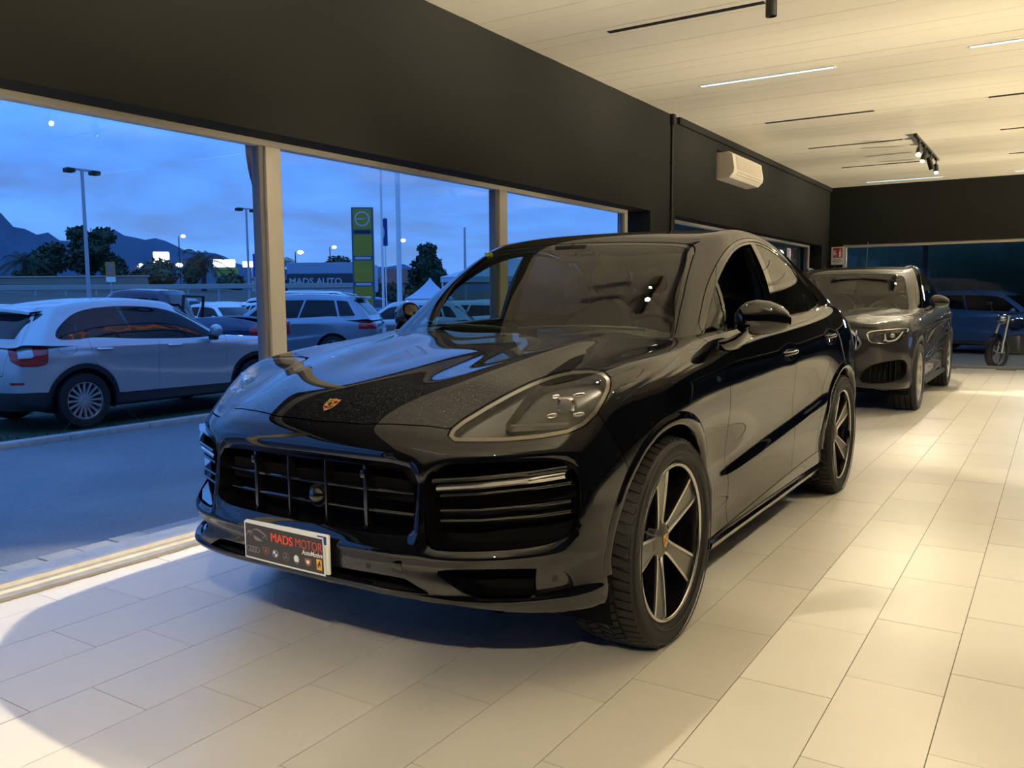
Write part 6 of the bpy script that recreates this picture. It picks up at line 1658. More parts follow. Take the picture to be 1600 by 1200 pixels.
for s in (1, -1):
    IN = [tuple(p) for p in smooth_poly(INTAKE, 1)]
    tray('side_intake', IN, .12, GB, M['void'], hero, s, dy=.016)
    nose_bar('daytime_lamp', .528, .856, .689, .724, .020, .03, .022, hero, M['polished'], s)
    nose_bar('lamp_hood', .520, .862, .712, .746, .016, .05, .014, hero, GB, s)
    for z0, z1 in ((.664, .697), (.617, .640), (.585, .606)):
        nose_bar('intake_slat', .535, .866, z0, z1, .009, .045, .030, hero, GB, s)
    LO = [tuple(p) for p in smooth_poly(LOWER, 1)]
    tray('lower_intake', LO, .09, GB, M['void'], hero, s, dy=.014)
    b = MB(); rows = []
    for k in range(9):
        x = .785+.092*k/8; rows.append([(s*x, plan(x)+.026+.02*(k == 0), .358), (s*x, plan(x)+.020+.02*(k == 0), .40), (s*x, plan(x)+.026+.02*(k == 0), .440)])
    b.grid(rows); o = b.build('sensor_panel', GB, hero, smooth=50)
    b = MB(); p = Vector((s*.838, plan(.838)+.017, .398)); rot = Matrix.Rotation(s*.85, 4, 'Z')
    b.lathe([(.0, -.001), (.009, -.001), (.0105, .001)], 20, 'y', Matrix.Translation(p) @ rot)
    b.build('parking_sensor', M['black'], o)
for x in (-.30, .30):
    b = MB(); b.lathe([(0, -.001), (.009, -.001), (.0105, .002)], 20, 'y', Matrix.Translation((x, plan(x)-.002, .425)))
    b.build('parking_sensor', M['black'], hero)
b = MB(); b.bbox(.352, .430, plan(.39)-.004, plan(.39)+.02, .415, .462, .008, None); b.build('towing_cover', P0, hero, smooth=30)
tray('lip_slot', [p for p in LIPSLOT], .12, M['black'], M['void'], hero, dy=.01)
b = MB()
rows = [[(x, plan(x)+.06, z) for x in np.linspace(-.5, .5, 21)] for z in (.376, .384)]
b.grid(rows); b.build('lip_mesh', M['black'], hero)

# lamps
HLM = [(.639,.438,.957),(.664,.269,.883),(.672,.252,.868),(.690,.248,.860),(.84,.369,.866),(.98,.5,.90),(.93,.60,1.03),(.74,.76,1.07),(.640,.64,1.03)]
hfn = dirproj(HEADL3, HDIR)
Bh = B
Bh.part(lambda P: hfn(P)+.014, ['headlight'], 'headlight_in', 0)
Bh.part(dirproj(HLM, HDIR), ['headlight_in'], 'headlight_module', 0)
for s in (1, -1):
    hl = B.make(['headlight', 'headlight_in', 'headlight_module'], 'headlight', M['lens'], hero, s, rim=.004, push=.001)
    B.make('headlight', 'lamp_bezel', M['lamp_grey'], hl, s, rim=.02, push=-.004)
    B.make('headlight_in', 'lamp_housing', M['lamp_dark'], hl, s, rim=-.018, push=-.024)
    B.make('headlight_module', 'lamp_module', M['lamp_dark'], hl, s, rim=-.020, push=-.045)
    c = Vector((s*.783, .452, .925))
    rot = Matrix.Translation(c) @ Matrix.Rotation(s*.35, 4, 'Z')
    b = MB(); b.bbox(-.031, .031, -.012, .04, -.026, .028, .012, rot); b.build('projector_body', M['chrome'], hl, smooth=30)
    b = MB(); b.ball((0, -.004, .001), (.026, .016, .023), 20, 12, rot); b.build('projector_lens', pbr('projector_glass', (.05, .05, .06), .04, coat=1.0) if s > 0 else bpy.data.materials['projector_glass'], hl, smooth=60)
    for (px, py, pz, ll, hh) in ((.815, .480, .958, .020, .006), (.835, .440, .900, .018, .006), (.742, .455, .952, .012, .005), (.755, .405, .895, .016, .006)):
        b = MB(); r_ = Matrix.Translation((s*px, py, pz)) @ Matrix.Rotation(s*.55, 4, 'Z') @ Matrix.Rotation(-s*.15, 4, 'Y')
        b.tube([r_ @ Vector((ll*math.cos(q)*1.0, -.012, hh*math.sin(q))) for q in np.linspace(0, 2*PI, 17)[:-1]], .0022, 6, closed=True)
        b.bbox(-ll, ll, -.008, .02, -hh, hh, .003, r_)
        b.build('daytime_point', M['polished'], hl, smooth=40)
    b = MB()
    rows = [[(s*(.69+.145*k/10), .262+.118*k/10-.006, z+.002*k/10) for k in range(11)] for z in (.872, .880)]
    b.grid(rows); b.build('lamp_strip', M['lamp_grey'], hl)
# badge
ang = math.radians(31)
fb = lambda u, v: (u, .168+v*math.cos(ang)-.004*math.sin(ang), .9075+v*math.sin(ang)+.004*math.cos(ang))
o = bpy.data.objects.new('crest', crest_mesh(.036, fb, 'bonnet_crest')); link(o, hero)

# ---- dealer plate on the nose
pm = thing  # (parts below hang on the plate object)
PX, PY, PZ = -.040, -.040, .446
b = MB(); b.bbox(-.197, .203, -.006, .006, -.066, .068, .004)
plate = b.build('number_plate', M['white'], hero, smooth=40, loc=(PX+.003, PY+.016, PZ))
def plate_pt(u, v, k=0.):     # u 0..1 to the right, v 0..1 up, on a sheet curling off the frame
    x = -.197+.392*u; z = -.065+.130*v
    return (x, -.0085-.010*(u**2)*(.4+.6*v)-.004*math.sin(PI*u)-k, z-.003*u)
b = MB(); b.grid([[plate_pt(i/16, j/4) for i in range(17)] for j in range(5)]); sheet = b.build('sheet_border', M['paper_white'], plate, smooth=60)
b = MB(); b.grid([[plate_pt(.014+.972*i/16, .045+.91*j/4, .0006) for i in range(17)] for j in range(5)]); b.build('printed_sheet', M['paper_dark'], plate, smooth=60)
b = MB(); b.box(.155, .196, -.0072, -.0062, .035, .062); b.build('blue_band', M['print_blue'], plate)
def on_plate(name, shapes, mat, k=.0012):
    b = MB()
    for vs, fs in shapes: b.add([plate_pt(u, v, k) for u, v in vs], fs)
    return b.build(name, mat, plate)
def txt_uv(s_, u0, v0, wu, hv, **kw):
    vs, fs = text_mesh(s_, 1.0, **kw)
    x0 = min(v.x for v in vs); x1 = max(v.x for v in vs); y1 = max(v.y for v in vs)
    return [(u0+(v.x-x0)/(x1-x0)*wu, v0+v.y/y1*hv) for v in vs], fs
def disc_uv(u, v, ru, rv, n=20, r_in=None, a0=0, a1=2*PI):
    if r_in is None: return [(u+ru*math.cos(a0+(a1-a0)*k/n), v+rv*math.sin(a0+(a1-a0)*k/n)) for k in range(n)], [tuple(range(n))]
    m = n+1; vs = [(u+ru*q*math.cos(a0+(a1-a0)*k/n), v+rv*q*math.sin(a0+(a1-a0)*k/n)) for q in (1, r_in) for k in range(m)]
    return vs, [(k, k+1, m+k+1, m+k) for k in range(n)]
def stroke_uv(pts, w_):
    vs = []; n = len(pts)
    for i, (u, v) in enumerate(pts):
        a = pts[max(i-1, 0)]; c = pts[min(i+1, n-1)]; d = np.array([(c[0]-a[0])*3, c[1]-a[1]]); d /= np.linalg.norm(d)+1e-9
        t_ = w_*(math.sin(PI*(i+.3)/(n-.4)))
        vs += [(u-d[1]*t_/3, v+d[0]*t_), (u+d[1]*t_/3, v-d[0]*t_)]
    return vs, [(2*i, 2*i+1, 2*i+3, 2*i+2) for i in range(n-1)]
on_plate('lettering', [txt_uv('MADS', .355+dx_, .60, .270, .235) for dx_ in (0, .003, .006)], M['print_orange']).__setitem__('label', 'bold orange lettering MADS')
on_plate('lettering', [txt_uv('MOTOR', .665, .60, .315, .235, bold=-.012)], M['print_orange'])
on_plate('lettering', [txt_uv('AutoMotive', .735, .455, .245, .125, font_shear=.25, bold=.02)], M['paper_white'])
sil = [stroke_uv([tuple(p) for p in curve([(.035,.70),(.06,.74),(.09,.735),(.12,.70)], 6)], .028), stroke_uv([tuple(p) for p in curve([(.10,.77),(.16,.83),(.22,.80),(.28,.73),(.31,.71)], 6)], .026),
       stroke_uv([tuple(p) for p in curve([(.13,.66),(.145,.60),(.18,.57),(.24,.55)], 6)], .05), disc_uv(.062, .62, .032, .075, 14, .8, 0, PI), disc_uv(.275, .62, .032, .075, 14, .8, 0, PI)]
on_plate('car_outline', sil, M['print_grey'])
on_plate('emblem', [disc_uv(.055+.038*q, .27, .031, .085, 22, .78) for q in range(4)], M['print_grey'], .0014)
shield = lambda u, v, a, c: ([(u-a, v+c*.9), (u-a*.4, v+c*.82), (u, v+c), (u+a*.4, v+c*.82), (u+a, v+c*.9), (u+a, v), (u+a*.7, v-c*.55), (u, v-c), (u-a*.7, v-c*.55), (u-a, v)], [tuple(range(10))])
on_plate('emblem', [shield(.285, .30, .038, .115)], M['print_brown']); on_plate('emblem', [shield(.285, .30, .031, .095)], M['paper_dark'], .0016); on_plate('emblem', [disc_uv(.287, .31, .014, .05)], M['print_brown'], .0020)
on_plate('emblem', [disc_uv(.405, .29, .040, .110)], M['print_grey'])
on_plate('emblem', [disc_uv(.405, .29, .027, .075, 8, .02, 0, PI/2), disc_uv(.405, .29, .027, .075, 8, .02, PI, 1.5*PI)], M['print_blue'], .0018)
on_plate('emblem', [disc_uv(.405, .29, .027, .075, 8, .02, PI/2, PI), disc_uv(.405, .29, .027, .075, 8, .02, 1.5*PI, 2*PI)], M['paper_white'], .0018)
on_plate('emblem', [disc_uv(.540, .28, .040, .110, 26, .90)]+[stroke_uv([(.540, .28), (.540+.016*math.cos(q), .28+.045*math.sin(q)), (.540+.034*math.cos(q), .28+.095*math.sin(q))], .016) for q in (PI/2, PI/2+2*PI/3, PI/2-2*PI/3)], M['print_grey'])
on_plate('emblem', [disc_uv(.668, .27, .034, .125, 24)], M['print_grey']); on_plate('emblem', [disc_uv(.668, .29, .029, .10, 20)], M['paper_white'], .0018); on_plate('emblem', [([(.645, .21), (.691, .21), (.685, .18), (.651, .18)], [(0, 1, 2, 3)])], M['paper_dark'], .0022)
on_plate('emblem', [shield(.805, .27, .038, .11)], M['print_brown']); on_plate('emblem', [shield(.805, .27, .018, .055)], M['paper_white'], .0018)
on_plate('emblem', [([(.905, .13), (.965, .13), (.965, .41), (.905, .41)], [(0, 1, 2, 3)])], M['print_yellow'])
on_plate('emblem', [([(.918, .19), (.930, .19), (.932, .25), (.942, .25), (.950, .20), (.954, .27), (.948, .33), (.952, .37), (.944, .39), (.934, .36), (.926, .31), (.918, .28)], [tuple(range(12))])], M['gloss_black'], .0018)

# ---- cowl, wipers
b = MB(); xs = np.linspace(-.79, .79, 33)
cy_ = lambda x: float(np.interp(abs(x), [0, .25, .5, .72, .79], [1.275, 1.29, 1.34, 1.43, 1.47]))
b.grid([[(x, cy_(x), 1.088) for x in xs], [(x, cy_(x)+.05, 1.092) for x in xs], [(x, cy_(x)+.14, 1.108) for x in xs]])
b.build('cowl_panel', M['black'], hero, smooth=60)
for (x0, x1) in ((-.05, -.66), (.62, .02)):
    b = MB(); b.tube([(x0+(x1-x0)*u, 1.355+.10*((x0+(x1-x0)*u)/.7)**2+.02, 1.135+.012*math.sin(PI*u)) for u in np.linspace(0, 1, 9)], .007, 6)
    b.build('wiper', M['black'], hero, smooth=60)

# ---- mirrors
def mirror(s, parent, paint):
    secs = [(.918, 1.775, 1.182, .030, .030), (.938, 1.785, 1.187, .060, .055), (.965, 1.80, 1.190, .082, .071), (1.00, 1.82, 1.191, .094, .077), (1.045, 1.845, 1.190, .092, .070), (1.085, 1.868, 1.186, .078, .055), (1.112, 1.888, 1.180, .052, .034), (1.122, 1.90, 1.177, .022, .012)]
    def ringpart(a0, a1, n, k=1.0, zs=1.0):
        rows = []
        for (x, y, z, dy_, dz) in secs:
            r_ = []
            for q in range(n+1):
                a = a0+(a1-a0)*q/n; c, w_ = math.cos(a), math.sin(a)
                c = math.copysign(abs(c)**.75, c); w_ = math.copysign(abs(w_)**.85, w_)
                r_.append((s*x, y+dy_*c*k, z-.012+(dz+.006)*w_*(zs if w_ < 0 else 1)*k))
            rows.append(r_)
        return rows
    mi = bpy.data.objects.new('door_mirror', None); link(mi, parent)
    b = MB(); b.grid(ringpart(0, PI, 20)); b.build('mirror_cap', paint, mi, smooth=60)
    b = MB(); b.grid(ringpart(PI+.10, 2*PI-.10, 20, .97, .95)); b.build('mirror_shell', paint, mi, smooth=60)
    b = MB(); b.grid(ringpart(-.14, PI+.14, 20, .955)); b.build('mirror_seam', M['gloss_black'], mi, smooth=60)
    b = MB()
    rows = []
    for (x, y, z, dy_, dz) in ((.895, 1.650, 1.062, .090, .030), (.925, 1.675, 1.068, .080, .034), (.958, 1.715, 1.084, .068, .038), (.985, 1.765, 1.118, .062, .036), (.995, 1.81, 1.150, .06, .03)):
        rows.append([(s*x+s*.012*math.sin(q), y+dy_*math.copysign(abs(math.cos(q))**.7, math.cos(q)), z+dz*math.copysign(abs(math.sin(q))**.7, math.sin(q))) for q in np.linspace(0, 2*PI, 17)[:-1]])
    b.grid(rows, closed=True); b.build('mirror_arm', M['gloss_black'], mi, smooth=60)
    b = MB(); b.grid([[(s*x, y+dy_*.93, z-.012+dz*.8*w_) for w_ in (-1, -.5, 0, .5, 1)] for (x, y, z, dy_, dz) in secs[1:-1]]); b.build('mirror_glass', M['chrome'], mi, smooth=60)
    return mi
for s in (1, -1): mirror(s, hero, P0)

# ---- door handles, side trims
for s in (1, -1):
    for (y, z) in ((2.58, .975), (3.50, 1.025)):
        x = B.xat(y, z+.05)+.004
        b = MB(); pts = [(s*(x-.02), y-.125, z+.002), (s*(x+.006), y-.105, z+.003), (s*(x+.020), y-.05, z+.004), (s*(x+.022), y+.05, z+.006), (s*(x+.010), y+.105, z+.008), (s*(x-.02), y+.125, z+.009)]
        b.tube(curve(pts, 4), [.012]*(5*4+1), 10); b.build('door_handle', M['gloss_black'], hero, smooth=60)
    b = MB()
    rows = []
    for y in np.linspace(1.38, 3.38, 21):
        rows.append([(s*.915, y, .262), (s*.952, y, .262), (s*.962, y, .248), (s*.955, y, .226), (s*.90, y, .222)])
    b.grid(rows); b.build('side_skirt', GB, hero, smooth=45)
# ---- underbody
b = MB(); b.box(-.62, .62, .30, 4.70, .235, .26); b.box(-.90, .90, 1.40, 3.33, .235, .26); b.build('underbody', M['void'], hero)

# ---- cabin
def seat(parent, x, y, z, mat, w_=.50, rec=.42, hr=True, name='seat'):
    """cushion, bolstered backrest and head restraint; occupant looks towards -y"""
    st = bpy.data.objects.new(name, None); link(st, parent); st.location = (x, y, z)
    def pad(nm, secs, mt):
        b = MB(); rows = []
        for (cx_, cy_, cz_, hx, hy, nz) in secs:
            r_ = []
            for q in np.linspace(0, 2*PI, 21)[:-1]:
                c, w__ = math.cos(q), math.sin(q)
                c = math.copysign(abs(c)**.6, c); w__ = math.copysign(abs(w__)**.6, w__)
                bol = .035*abs(c)**3 if w__ < 0 else 0
                r_.append((cx_+hx*c, cy_+hy*w__-bol*nz[0], cz_+hy*w__*nz[1]+(bol if nz[0] == 0 else 0)))
            rows.append(r_)
        b.grid(rows, closed=True); b.add(rows[0], [tuple(range(20))]); b.add(rows[-1], [tuple(range(19, -1, -1))])
        return b.build(nm, mt, st, smooth=50)
    h = w_/2
    b = MB(); b.bbox(-h, h, -.48, .06, -.10, .10, .06); b.build('cushion', mat, st, smooth=60)
    pad('backrest', [(0, .02+rec*u, .05+.62*u, h*(1 if u < .7 else 1-.5*(u-.7)/.3*(u-.7)/.3*1.6), .075-.02*u, (1, 0)) for u in np.linspace(0, 1, 9)], mat)
    if hr:
        pad('headrest', [(0, .02+rec*1.0+.03*u, .70+.17*u, .135*(1-.35*(2*u-1)**4), .05*(1-.3*(2*u-1)**4), (0, 0)) for u in np.linspace(0, 1, 7)], mat)
    return st
def steering_wheel(parent, x, y, z, tilt=.45, r=.19):
    Mx = Matrix.Translation((x, y, z)) @ Matrix.Rotation(-tilt, 4, 'X')
    w_ = MB(); w_.tube([Mx @ Vector((r*math.cos(a), 0, r*math.sin(a))) for a in np.linspace(0, 2*PI, 41)[:-1]], .016, 8, closed=True)
    o = w_.build('steering_wheel', M['leather'], parent, smooth=60)
    b = MB(); b.ball((0, -.01, -.01), (.065, .03, .06), 16, 8, Mx)
    for a in (0, PI, -PI/2): b.tube([Mx @ Vector((.05*math.cos(a), 0, .05*math.sin(a))), Mx @ Vector((r*math.cos(a), 0, r*math.sin(a)))], .013, 6)
    b.build('wheel_hub', M['cabin'], o, smooth=60); return o
D.make(['dome'], 'headliner', M['cabin_light'], hero, rim=0, push=-.028)
D.make(['roof_glass'], 'headliner', M['cabin'], hero, rim=0, push=-.03)
b = MB(); xs = np.linspace(-.78, .78, 25); rows = []
for (y, z) in ((1.40, 1.075), (1.55, 1.092), (1.72, 1.095), (1.85, 1.085), (1.90, 1.04), (1.90, .80), (1.86, .60)):
    rows.append([(x, y+.06*(abs(x)/.78)**2, z+.045*math.exp(-((x-.38)/.19)**2)*(1 if z > 1 and y > 1.6 else 0)) for x in xs])
b.grid(rows); b.build('dashboard', M['cabin'], hero, smooth=60)
b = MB(); b.bbox(-.16, .16, 1.83, 1.86, 1.04, 1.13, .012); b.build('centre_screen', GB, hero, smooth=40)
b = MB(); b.bbox(-.14, .14, 1.9, 3.0, .45, .80, .04); b.build('centre_console', M['cabin'], hero, smooth=50)
for s in (1, -1):
    b = MB(); rows = []
    for y in np.linspace(1.5, 3.6, 12): rows.append([(s*.84, y, 1.115+.03*(y-1.5)), (s*.80, y, 1.10+.03*(y-1.5)), (s*.79, y, .95), (s*.76, y, .80), (s*.80, y, .45), (s*.84, y, .30)])
    b.grid(rows); b.build('door_card', M['cabin'], hero, smooth=50)
    b = MB(); b.grid([[(s*(.86-.0*k), 2.55+.05*k/6, 1.10+.46*k/6), ] and [(s*np.interp(k, [0, 3, 6], [.845, .785, .695]), 2.53+.07*k/6, 1.10+.46*k/6), (s*np.interp(k, [0, 3, 6], [.80, .745, .66]), 2.56+.07*k/6, 1.10+.46*k/6), (s*np.interp(k, [0, 3, 6], [.845, .785, .695]), 2.68+.07*k/6, 1.10+.46*k/6)] for k in range(7)])
    b.build('pillar_trim', M['cabin'], hero, smooth=50)
steering_wheel(hero, .38, 2.02, 1.02)
for x in (.38, -.38): seat(hero, x, 2.72, .60, M['leather'], name='front_seat')
for x in (.40, -.40): seat(hero, x, 3.52, .60, M['leather'], rec=.30, name='rear_seat')
b = MB(); b.box(-.8, .8, 3.85, 4.6, .95, 1.05); b.box(-.8, .8, 1.3, 4.6, .28, .32); b.build('cabin_floor', M['cabin'], hero)
b = MB(); b.bbox(-.12, .12, 1.99, 2.02, 1.455, 1.515, .015); b.tube([(0, 1.99, 1.50), (0, 1.93, 1.545)], .012, 6); b.build('rear_view_mirror', GB, hero, smooth=40)
b = MB(); b.bbox(-.09, .09, 1.90, 2.02, 1.505, 1.545, .01); b.build('sensor_pod', M['cabin'], hero, smooth=40)
b = MB()
vs = []
for (u, v) in [(0, 0), (.05, -.005), (.055, .018), (.03, .03), (.022, .022), (-.005, .024)]:
    vs.append((-.555+u*.9, 1.955-.4*v, 1.508+v*.8))
b.add(vs, [tuple(range(6))]); b.build('sticker', pbr('yellow_sticker', (.85, .75, .02), .5), hero)['label'] = 'small yellow sticker in the screen corner'
# ------------------------------------------------------------------ the dark grey coupe SUV behind
GP = dict(w=2.004, y=[0, .90, 1.42, 2.12, 2.9, 3.875, 4.93], z=[.20, .47, .93, 1.12, 1.66])
hb2 = warp(HB, GP); ht2 = warp(HT, GP); hd2 = warp(HD, GP); hdt2 = warp(HDT, GP)
for c in range(0, 4):     # a blunter, more upright nose with a higher leading edge
    hb2[c] = [(x, y*(.45 if r > 3 else .8), z+(0, 0, 0, .01, .03, .05, .06, .055)[r]) for r, (x, y, z) in enumerate(hb2[c])]
hb2[4] = [(x, y*(.72 if r > 3 else .9), z+(0, 0, 0, .01, .02, .03, .03, .03)[r]) for r, (x, y, z) in enumerate(hb2[4])]
hb2[5] = [(x, y*(.85 if r > 3 else .95), z+(0, 0, 0, 0, .01, .02, .02, .015)[r]) for r, (x, y, z) in enumerate(hb2[5])]
for i in range(4): ht2[i] = [(x, y*(.72, .80, .92, .98, 1, 1, 1, 1, 1, 1)[j], z+(.045, .035, .012, 0, 0, 0, 0, 0, 0, 0)[j]) for j, (x, y, z) in enumerate(ht2[i])]
grey = thing('coupe_suv', 'dark grey metallic coupe SUV parked behind the black one, at the back of the showroom', 'car', (-.80, 7.15, 0))
def g_crease(V, N):
    ax = np.abs(V[:, 0]); k = (N[:, 2] > .5) & (V[:, 1] < 1.7) & (V[:, 2] > .85)
    xr = np.interp(V[:, 1], [.15, .5, 1.4], [.42, .48, .60]); q = (ax-xr)/.04
    V[:, 2] += np.where(k, .014*np.where(q > 0, np.exp(-q*q*.4), np.exp(-q*q*.08)), 0)
    k = np.abs(N[:, 0]) > .4
    V = V+N*(.012*np.exp(-((V[:, 2]-(.90+.03*(V[:, 1]-1)))/.03)**2)*k)[:, None]
    return V
Bg = deformed_surf(box_shell(hb2, ht2, drop_top=lambda i, j: i < 3 and j >= 5), 3, 'body', [g_crease])
Dg = deformed_surf(box_shell(hd2, hdt2), 3, 'dome', [])
GAF, GAR, GZ = .90, 3.875, .375
for yc in (GAF, GAR): Bg.part(arch_cut(yc, GZ, .425), ['body'], None, 0, lambda v, n: v[0] > .5)
gfront = lambda v, n: v[1] < .9 and n[1] < .2
KID = [(.035, .80), (.05, .905), (.10, .945), (.38, .942), (.450, .900), (.535, .790), (.530, .755), (.48, .695), (.32, .665), (.10, .665), (.05, .70)]
Bg.part(frontproj(KID, 1), ['body'], 'kidney', .002, gfront)
Bg.part(lambda P: frontproj(KID, 1)(P)+.024, ['kidney'], 'kidney_hole', 0)
HLG = [(.560, .900), (.585, .805), (.63, .772), (.81, .772), (.885, .825), (.935, .915), (.91, .940), (.80, .930), (.66, .920)]
Bg.part(frontproj(HLG, 1), ['body'], 'headlight', .003, gfront)
INT = [(.50, .36), (.55, .50), (.64, .56), (.86, .61), (.925, .585), (.925, .42), (.86, .375), (.66, .345)]
Bg.part(lambda P: frontproj(HLG, 1)(P)+.012, ['headlight'], 'headlight_in', 0)
Bg.part(frontproj(INT, 1), ['body'], 'intake', .0, gfront)
Bg.part(frontproj([(-.44, .34), (-.40, .52), (.40, .52), (.44, .34)]), ['body'], 'centre_intake', 0, gfront)
HG = [(-.1, .03), (0, .03), (.3, .035), (.50, .075), (.60, .17), (.72, .30), (.80, .46), (.825, .70), (.828, 1.0), (.83, 1.3), (.80, 1.48), (.72, 1.45), (.5, 1.38), (0, 1.32), (-.1, 1.32)]
Bg.part(lambda P: poly_sdf(P[:, :2], HG), ['body'], 'bonnet', .002, lambda v, n: v[2] > .93 and v[1] < 1.7)
for ln, nm in (([(.46, 1.1), (.50, .9), (.55, .7), (.56, .5)], 'front_bumper'), ([(1.50, 1.2), (1.55, 1.0), (1.60, .75), (1.61, .25)], 'front_wing'), ([(2.72, 1.25), (2.70, .98), (2.76, .65), (2.77, .25)], 'front_door'), ([(3.64, 1.3), (3.55, 1.0), (3.42, .8), (3.34, .55), (3.32, .3)], 'rear_door')):
    Bg.part(sideproj(left_of(ln)), ['body'], nm, .002)
MG = M['grey_paint']
for nm in ('bonnet', 'front_bumper'): Bg.make(nm, nm, MG, grey, rim=.02)
Bg.make('body', 'rear_body', MG, grey)
for s in (1, -1):
    for nm in ('front_wing', 'front_door', 'rear_door'): Bg.make(nm, nm, MG, grey, s)
    Bg.make('kidney', 'kidney_frame', M['polished'], grey, s, rim=-.012)
    kd = Bg.make('kidney_hole', 'kidney_grille', M['void'], grey, s, rim=0, push=-.03)
    for k in range(8):
        x = .085+.055*k; b = MB(); b.bbox(s*x-.009, s*x+.009, plan(x)*.5-.002, plan(x)*.5+.05, .715+.0*k, .915, .004); b.build('kidney_bar', M['chrome'], kd, smooth=40)
    Bg.make('headlight', 'headlight_bezel', M['polished'], grey, s, rim=.01, push=.001)
    h_ = Bg.make('headlight_in', 'headlight', M['lens'], grey, s, rim=.004, push=.002)
    Bg.make('headlight_in', 'lamp_housing', M['lamp_dark'], h_, s, rim=-.02, push=-.03)
    for pts in ([(.565, .870), (.62, .805), (.72, .80), (.735, .84)], [(.73, .875), (.75, .80), (.83, .815), (.885, .895)]):
        b = MB(); b.tube(curve([(s*x, plan(x)*.78+.015, z) for x, z in pts], 4), .009, 6); b.build('lamp_guide', M['white_lamp'], h_, smooth=60)
    for x in (.665, .79):
        b = MB(); b.ball((s*x, plan(x)*.8+.035, .855), (.032, .02, .028), 14, 8); b.build('lamp_lens', M['chrome'], h_, smooth=60)
    it = Bg.make('intake', 'side_intake', M['void'], grey, s, rim=-.05, push=-.06)
    for k in range(6):
        x = .60+.045*k; b = MB(); b.bbox(s*x-.004, s*x+.004, plan(x)*.9+.03, plan(x)*.9+.06, .38, .545+.01*k, .002); b.build('intake_slat', GB, it)
    liner(GAF, .42, s, grey); liner(GAR, .42, s, grey)
ci = Bg.make('centre_intake', 'centre_intake', M['void'], grey, rim=0, push=-.05)
for z in (.40, .46): b = MB(); b.bbox(-.40, .40, .03, .06, z-.006, z+.006, .003); b.build('intake_slat', GB, ci)
WSG = [(-.1, 1.548), (0, 1.548), (.3, 1.543), (.52, 1.53), (.60, 1.515), (.64, 1.48), (.70, 1.32), (.76, 1.14), (.775, 1.0), (-.1, 1.0)]
Dg.part(frontproj(WSG), ['dome'], 'windscreen', .002, lambda v, n: n[1] < -.2 and v[1] < 2.5)
DLG = [(1.66, 1.135), (1.86, 1.28), (2.02, 1.38), (2.20, 1.46), (2.42, 1.52), (2.66, 1.55), (2.85, 1.55), (3.1, 1.52), (3.4, 1.44), (3.62, 1.33), (3.74, 1.24), (3.66, 1.21), (3.3, 1.185), (2.9, 1.165), (2.2, 1.135), (1.75, 1.12)]
dlg = sideproj(DLG, 1)
Dg.part(lambda P: dlg(P)-.02, ['dome'], 'window_trim', .001, lambda v, n: n[0] > .35)
Dg.part(dlg, ['window_trim'], 'glasses', 0)
Dg.part(band((2.70, 1.58), (2.64, 1.10), .04), ['glasses'], 'window_pillar', 0)
Dg.make('dome', 'roof', MG, grey); Dg.make('windscreen', 'windscreen', M['windscreen'], grey, rim=0)
Dg.make('dome', 'headliner', M['cabin'], grey, rim=0, push=-.03)
for s in (1, -1):
    Dg.make('window_trim', 'window_surround', GB, grey, s); Dg.make('window_pillar', 'window_pillar', GB, grey, s, rim=0); Dg.make('glasses', 'side_window', M['privacy_glass'], grey, s, rim=0)
    mirror(s, grey, MG).location = (.02*s, .13, .02)
    b = MB(); b.tube(curve([(s*.60, 2.3, 1.625), (s*.64, 2.6, 1.645), (s*.64, 3.2, 1.615), (s*.60, 3.7, 1.52)], 6), .012, 8); b.build('roof_rail', M['polished'], grey, smooth=60)
    for y, z in ((2.62, .99), (3.50, 1.03)):
        x = Bg.xat(y, z); b = MB(); b.tube(curve([(s*(x-.02), y-.12, z), (s*(x+.022), y-.08, z), (s*(x+.024), y+.08, z+.01), (s*(x-.02), y+.12, z+.01)], 4), .012, 8); b.build('door_handle', MG, grey, smooth=60)
    b = MB(); b.grid([[(s*.93, y, .30), (s*.985, y, .29), (s*.99, y, .25), (s*.92, y, .23)] for y in np.linspace(1.35, 3.42, 12)]); b.build('side_skirt', M['cladding'], grey, smooth=40)
kit = simple_wheel(.375, .275, .29, 10, M['silver'], 56, thin=False, face=M['polished'])
for s in (1, -1):
    for yc in (GAF, GAR):
        w_ = put_wheel(kit, (s*.855, yc, GZ), s, grey)
        b = MB()
        for x in (-.085, -.03, .03, .085): b.lathe([(.3765, x-.006), (.3772, x), (.3765, x+.006)], 56, 'x')
        o = b.build('tread_groove', M['void'], w_); o['kind'] = 'stuff'
        flare(Bg, yc, .40, .455, s, grey, M['cladding'], -6, 186, .02)
b = MB(); b.box(-.62, .62, .3, 4.7, .23, .26); b.box(-.9, .9, 1.4, 3.4, .23, .26); b.build('underbody', M['void'], grey)
# cabin
b = MB(); xs = np.linspace(-.80, .80, 21)
b.grid([[(x, y+.06*(abs(x)/.8)**2, z+.03*math.exp(-((x-.38)/.2)**2)*(1 if y > 1.6 else 0)) for x in xs] for y, z in ((1.46, 1.085), (1.62, 1.10), (1.80, 1.105), (1.95, 1.07), (1.97, .7))]); b.build('dashboard', M['cabin'], grey, smooth=60)
steering_wheel(grey, .38, 2.12, 1.03)
for x in (.38, -.38): seat(grey, x, 2.82, .62, M['leather'], name='front_seat')
for x in (.4, -.4): seat(grey, x, 3.62, .62, M['leather'], rec=.3, name='rear_seat')
b = MB(); b.bbox(-.13, .13, 2.02, 2.05, 1.46, 1.52, .015); b.build('rear_view_mirror', GB, grey, smooth=40)
b = MB(); b.box(-.8, .8, 1.4, 4.6, .28, .32); b.box(-.8, .8, 3.95, 4.6, .95, 1.05); b.build('cabin_floor', M['cabin'], grey)
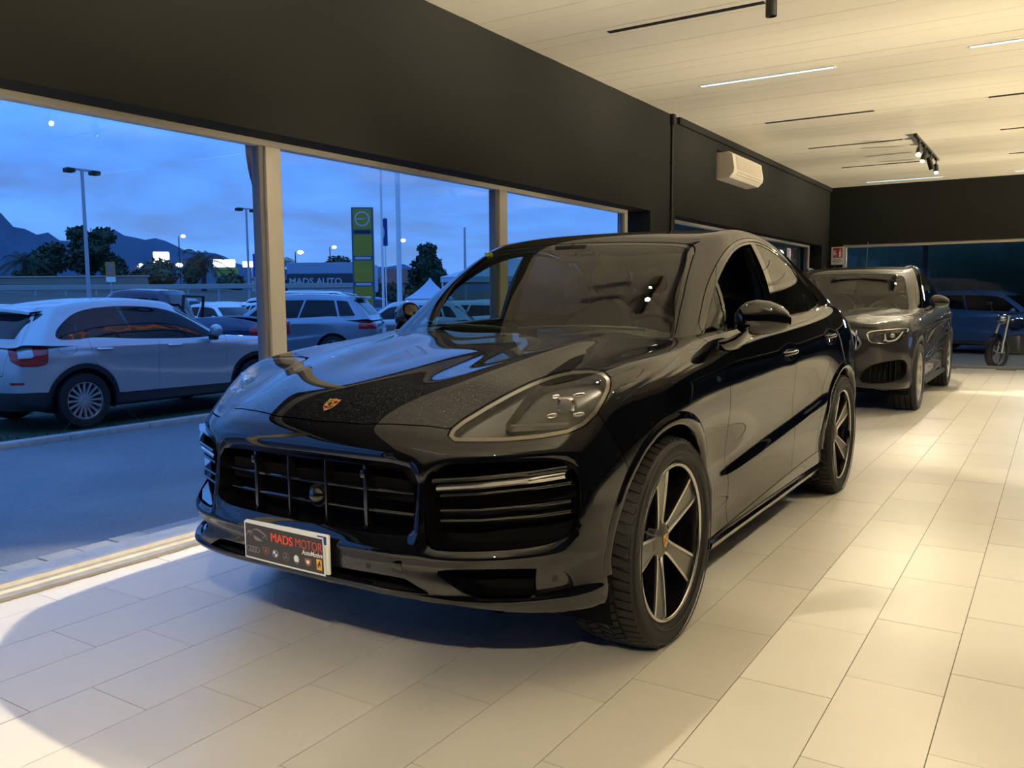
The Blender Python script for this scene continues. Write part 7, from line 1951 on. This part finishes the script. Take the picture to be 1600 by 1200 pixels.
# ------------------------------------------------------------------ potted plants in the far corner
mgreen = pbr('snake_plant_green', (.05, .13, .035), .45, noise=(9, .5)); mgreen2 = pbr('leaf_edge_pale', (.32, .38, .14), .5); mpot = pbr('dark_plant_pot', (.03, .03, .03), .5); msoil = pbr('potting_soil', (.03, .022, .016), 1)
def pot_plant(x, y, name, label, leaves, r=.2, hp=.45):
    o = thing(name, label, 'plant', (x, y, 0)); b = MB(); b.lathe([(0, 0), (r*.75, 0), (r, hp), (r*.92, hp), (r*.88, hp-.04)], 24); b.build('pot', mpot, o, smooth=40)
    b = MB(); b.lathe([(0, hp-.03), (r*.9, hp-.04)], 20); b.build('soil', msoil, o)
    for (dx, dy, h, w_, lean, rz) in leaves:
        b = MB(); c, q = math.cos(rz), math.sin(rz); rows = []
        for u in np.linspace(0, 1, 9):
            ww = w_*(math.sin(min(1, u*1.3+.25)*PI/2))*(1-u**3); l = lean*u*u; z = hp-.05+h*u
            rows.append([(dx+c*l-q*ww*k, dy+q*l+c*ww*k, z-.02*abs(k)*0+.0) for k in (-1, -.5, 0, .5, 1)])
        b.grid(rows); lf = b.build('leaf', mgreen, o, smooth=60)
        e_ = MB(); e_.tube([Vector(r_[-1]) for r_ in rows], .006, 5); e_.build('leaf_edge', mgreen2, lf)
    return o
pot_plant(-1.42, 13.55, 'snake_plant', 'tall snake plant with one high pale-edged leaf behind the grey car', [(0, 0, 1.80, .055, .04, .2), (.05, .03, 1.35, .05, .10, 1.5), (-.05, .02, 1.2, .05, .12, 3.0), (.02, -.06, 1.0, .05, .15, 4.4), (-.03, .06, 1.3, .05, .08, 2.2)])
pot_plant(-1.98, 13.4, 'broadleaf_plant', 'broad-leaved green plant in the corner under the fire sign', [(0, 0, 1.45, .09, .10, .4), (0, .03, 1.40, .10, -.08, .2), (.03, 0, 1.1, .10, .25, 1.7), (-.02, 0, 1.0, .10, .22, 3.3), (0, -.03, 1.15, .09, .2, 4.9)])

o = thing('floor_chip', 'tiny dark crumb lying on the pale tiles in front of the black car', 'debris', (-.205, -.995, .0005)); b = MB(); b.ball((0, 0, .002), (.006, .005, .003), 8, 5); b.build('crumb', M['black'], o)
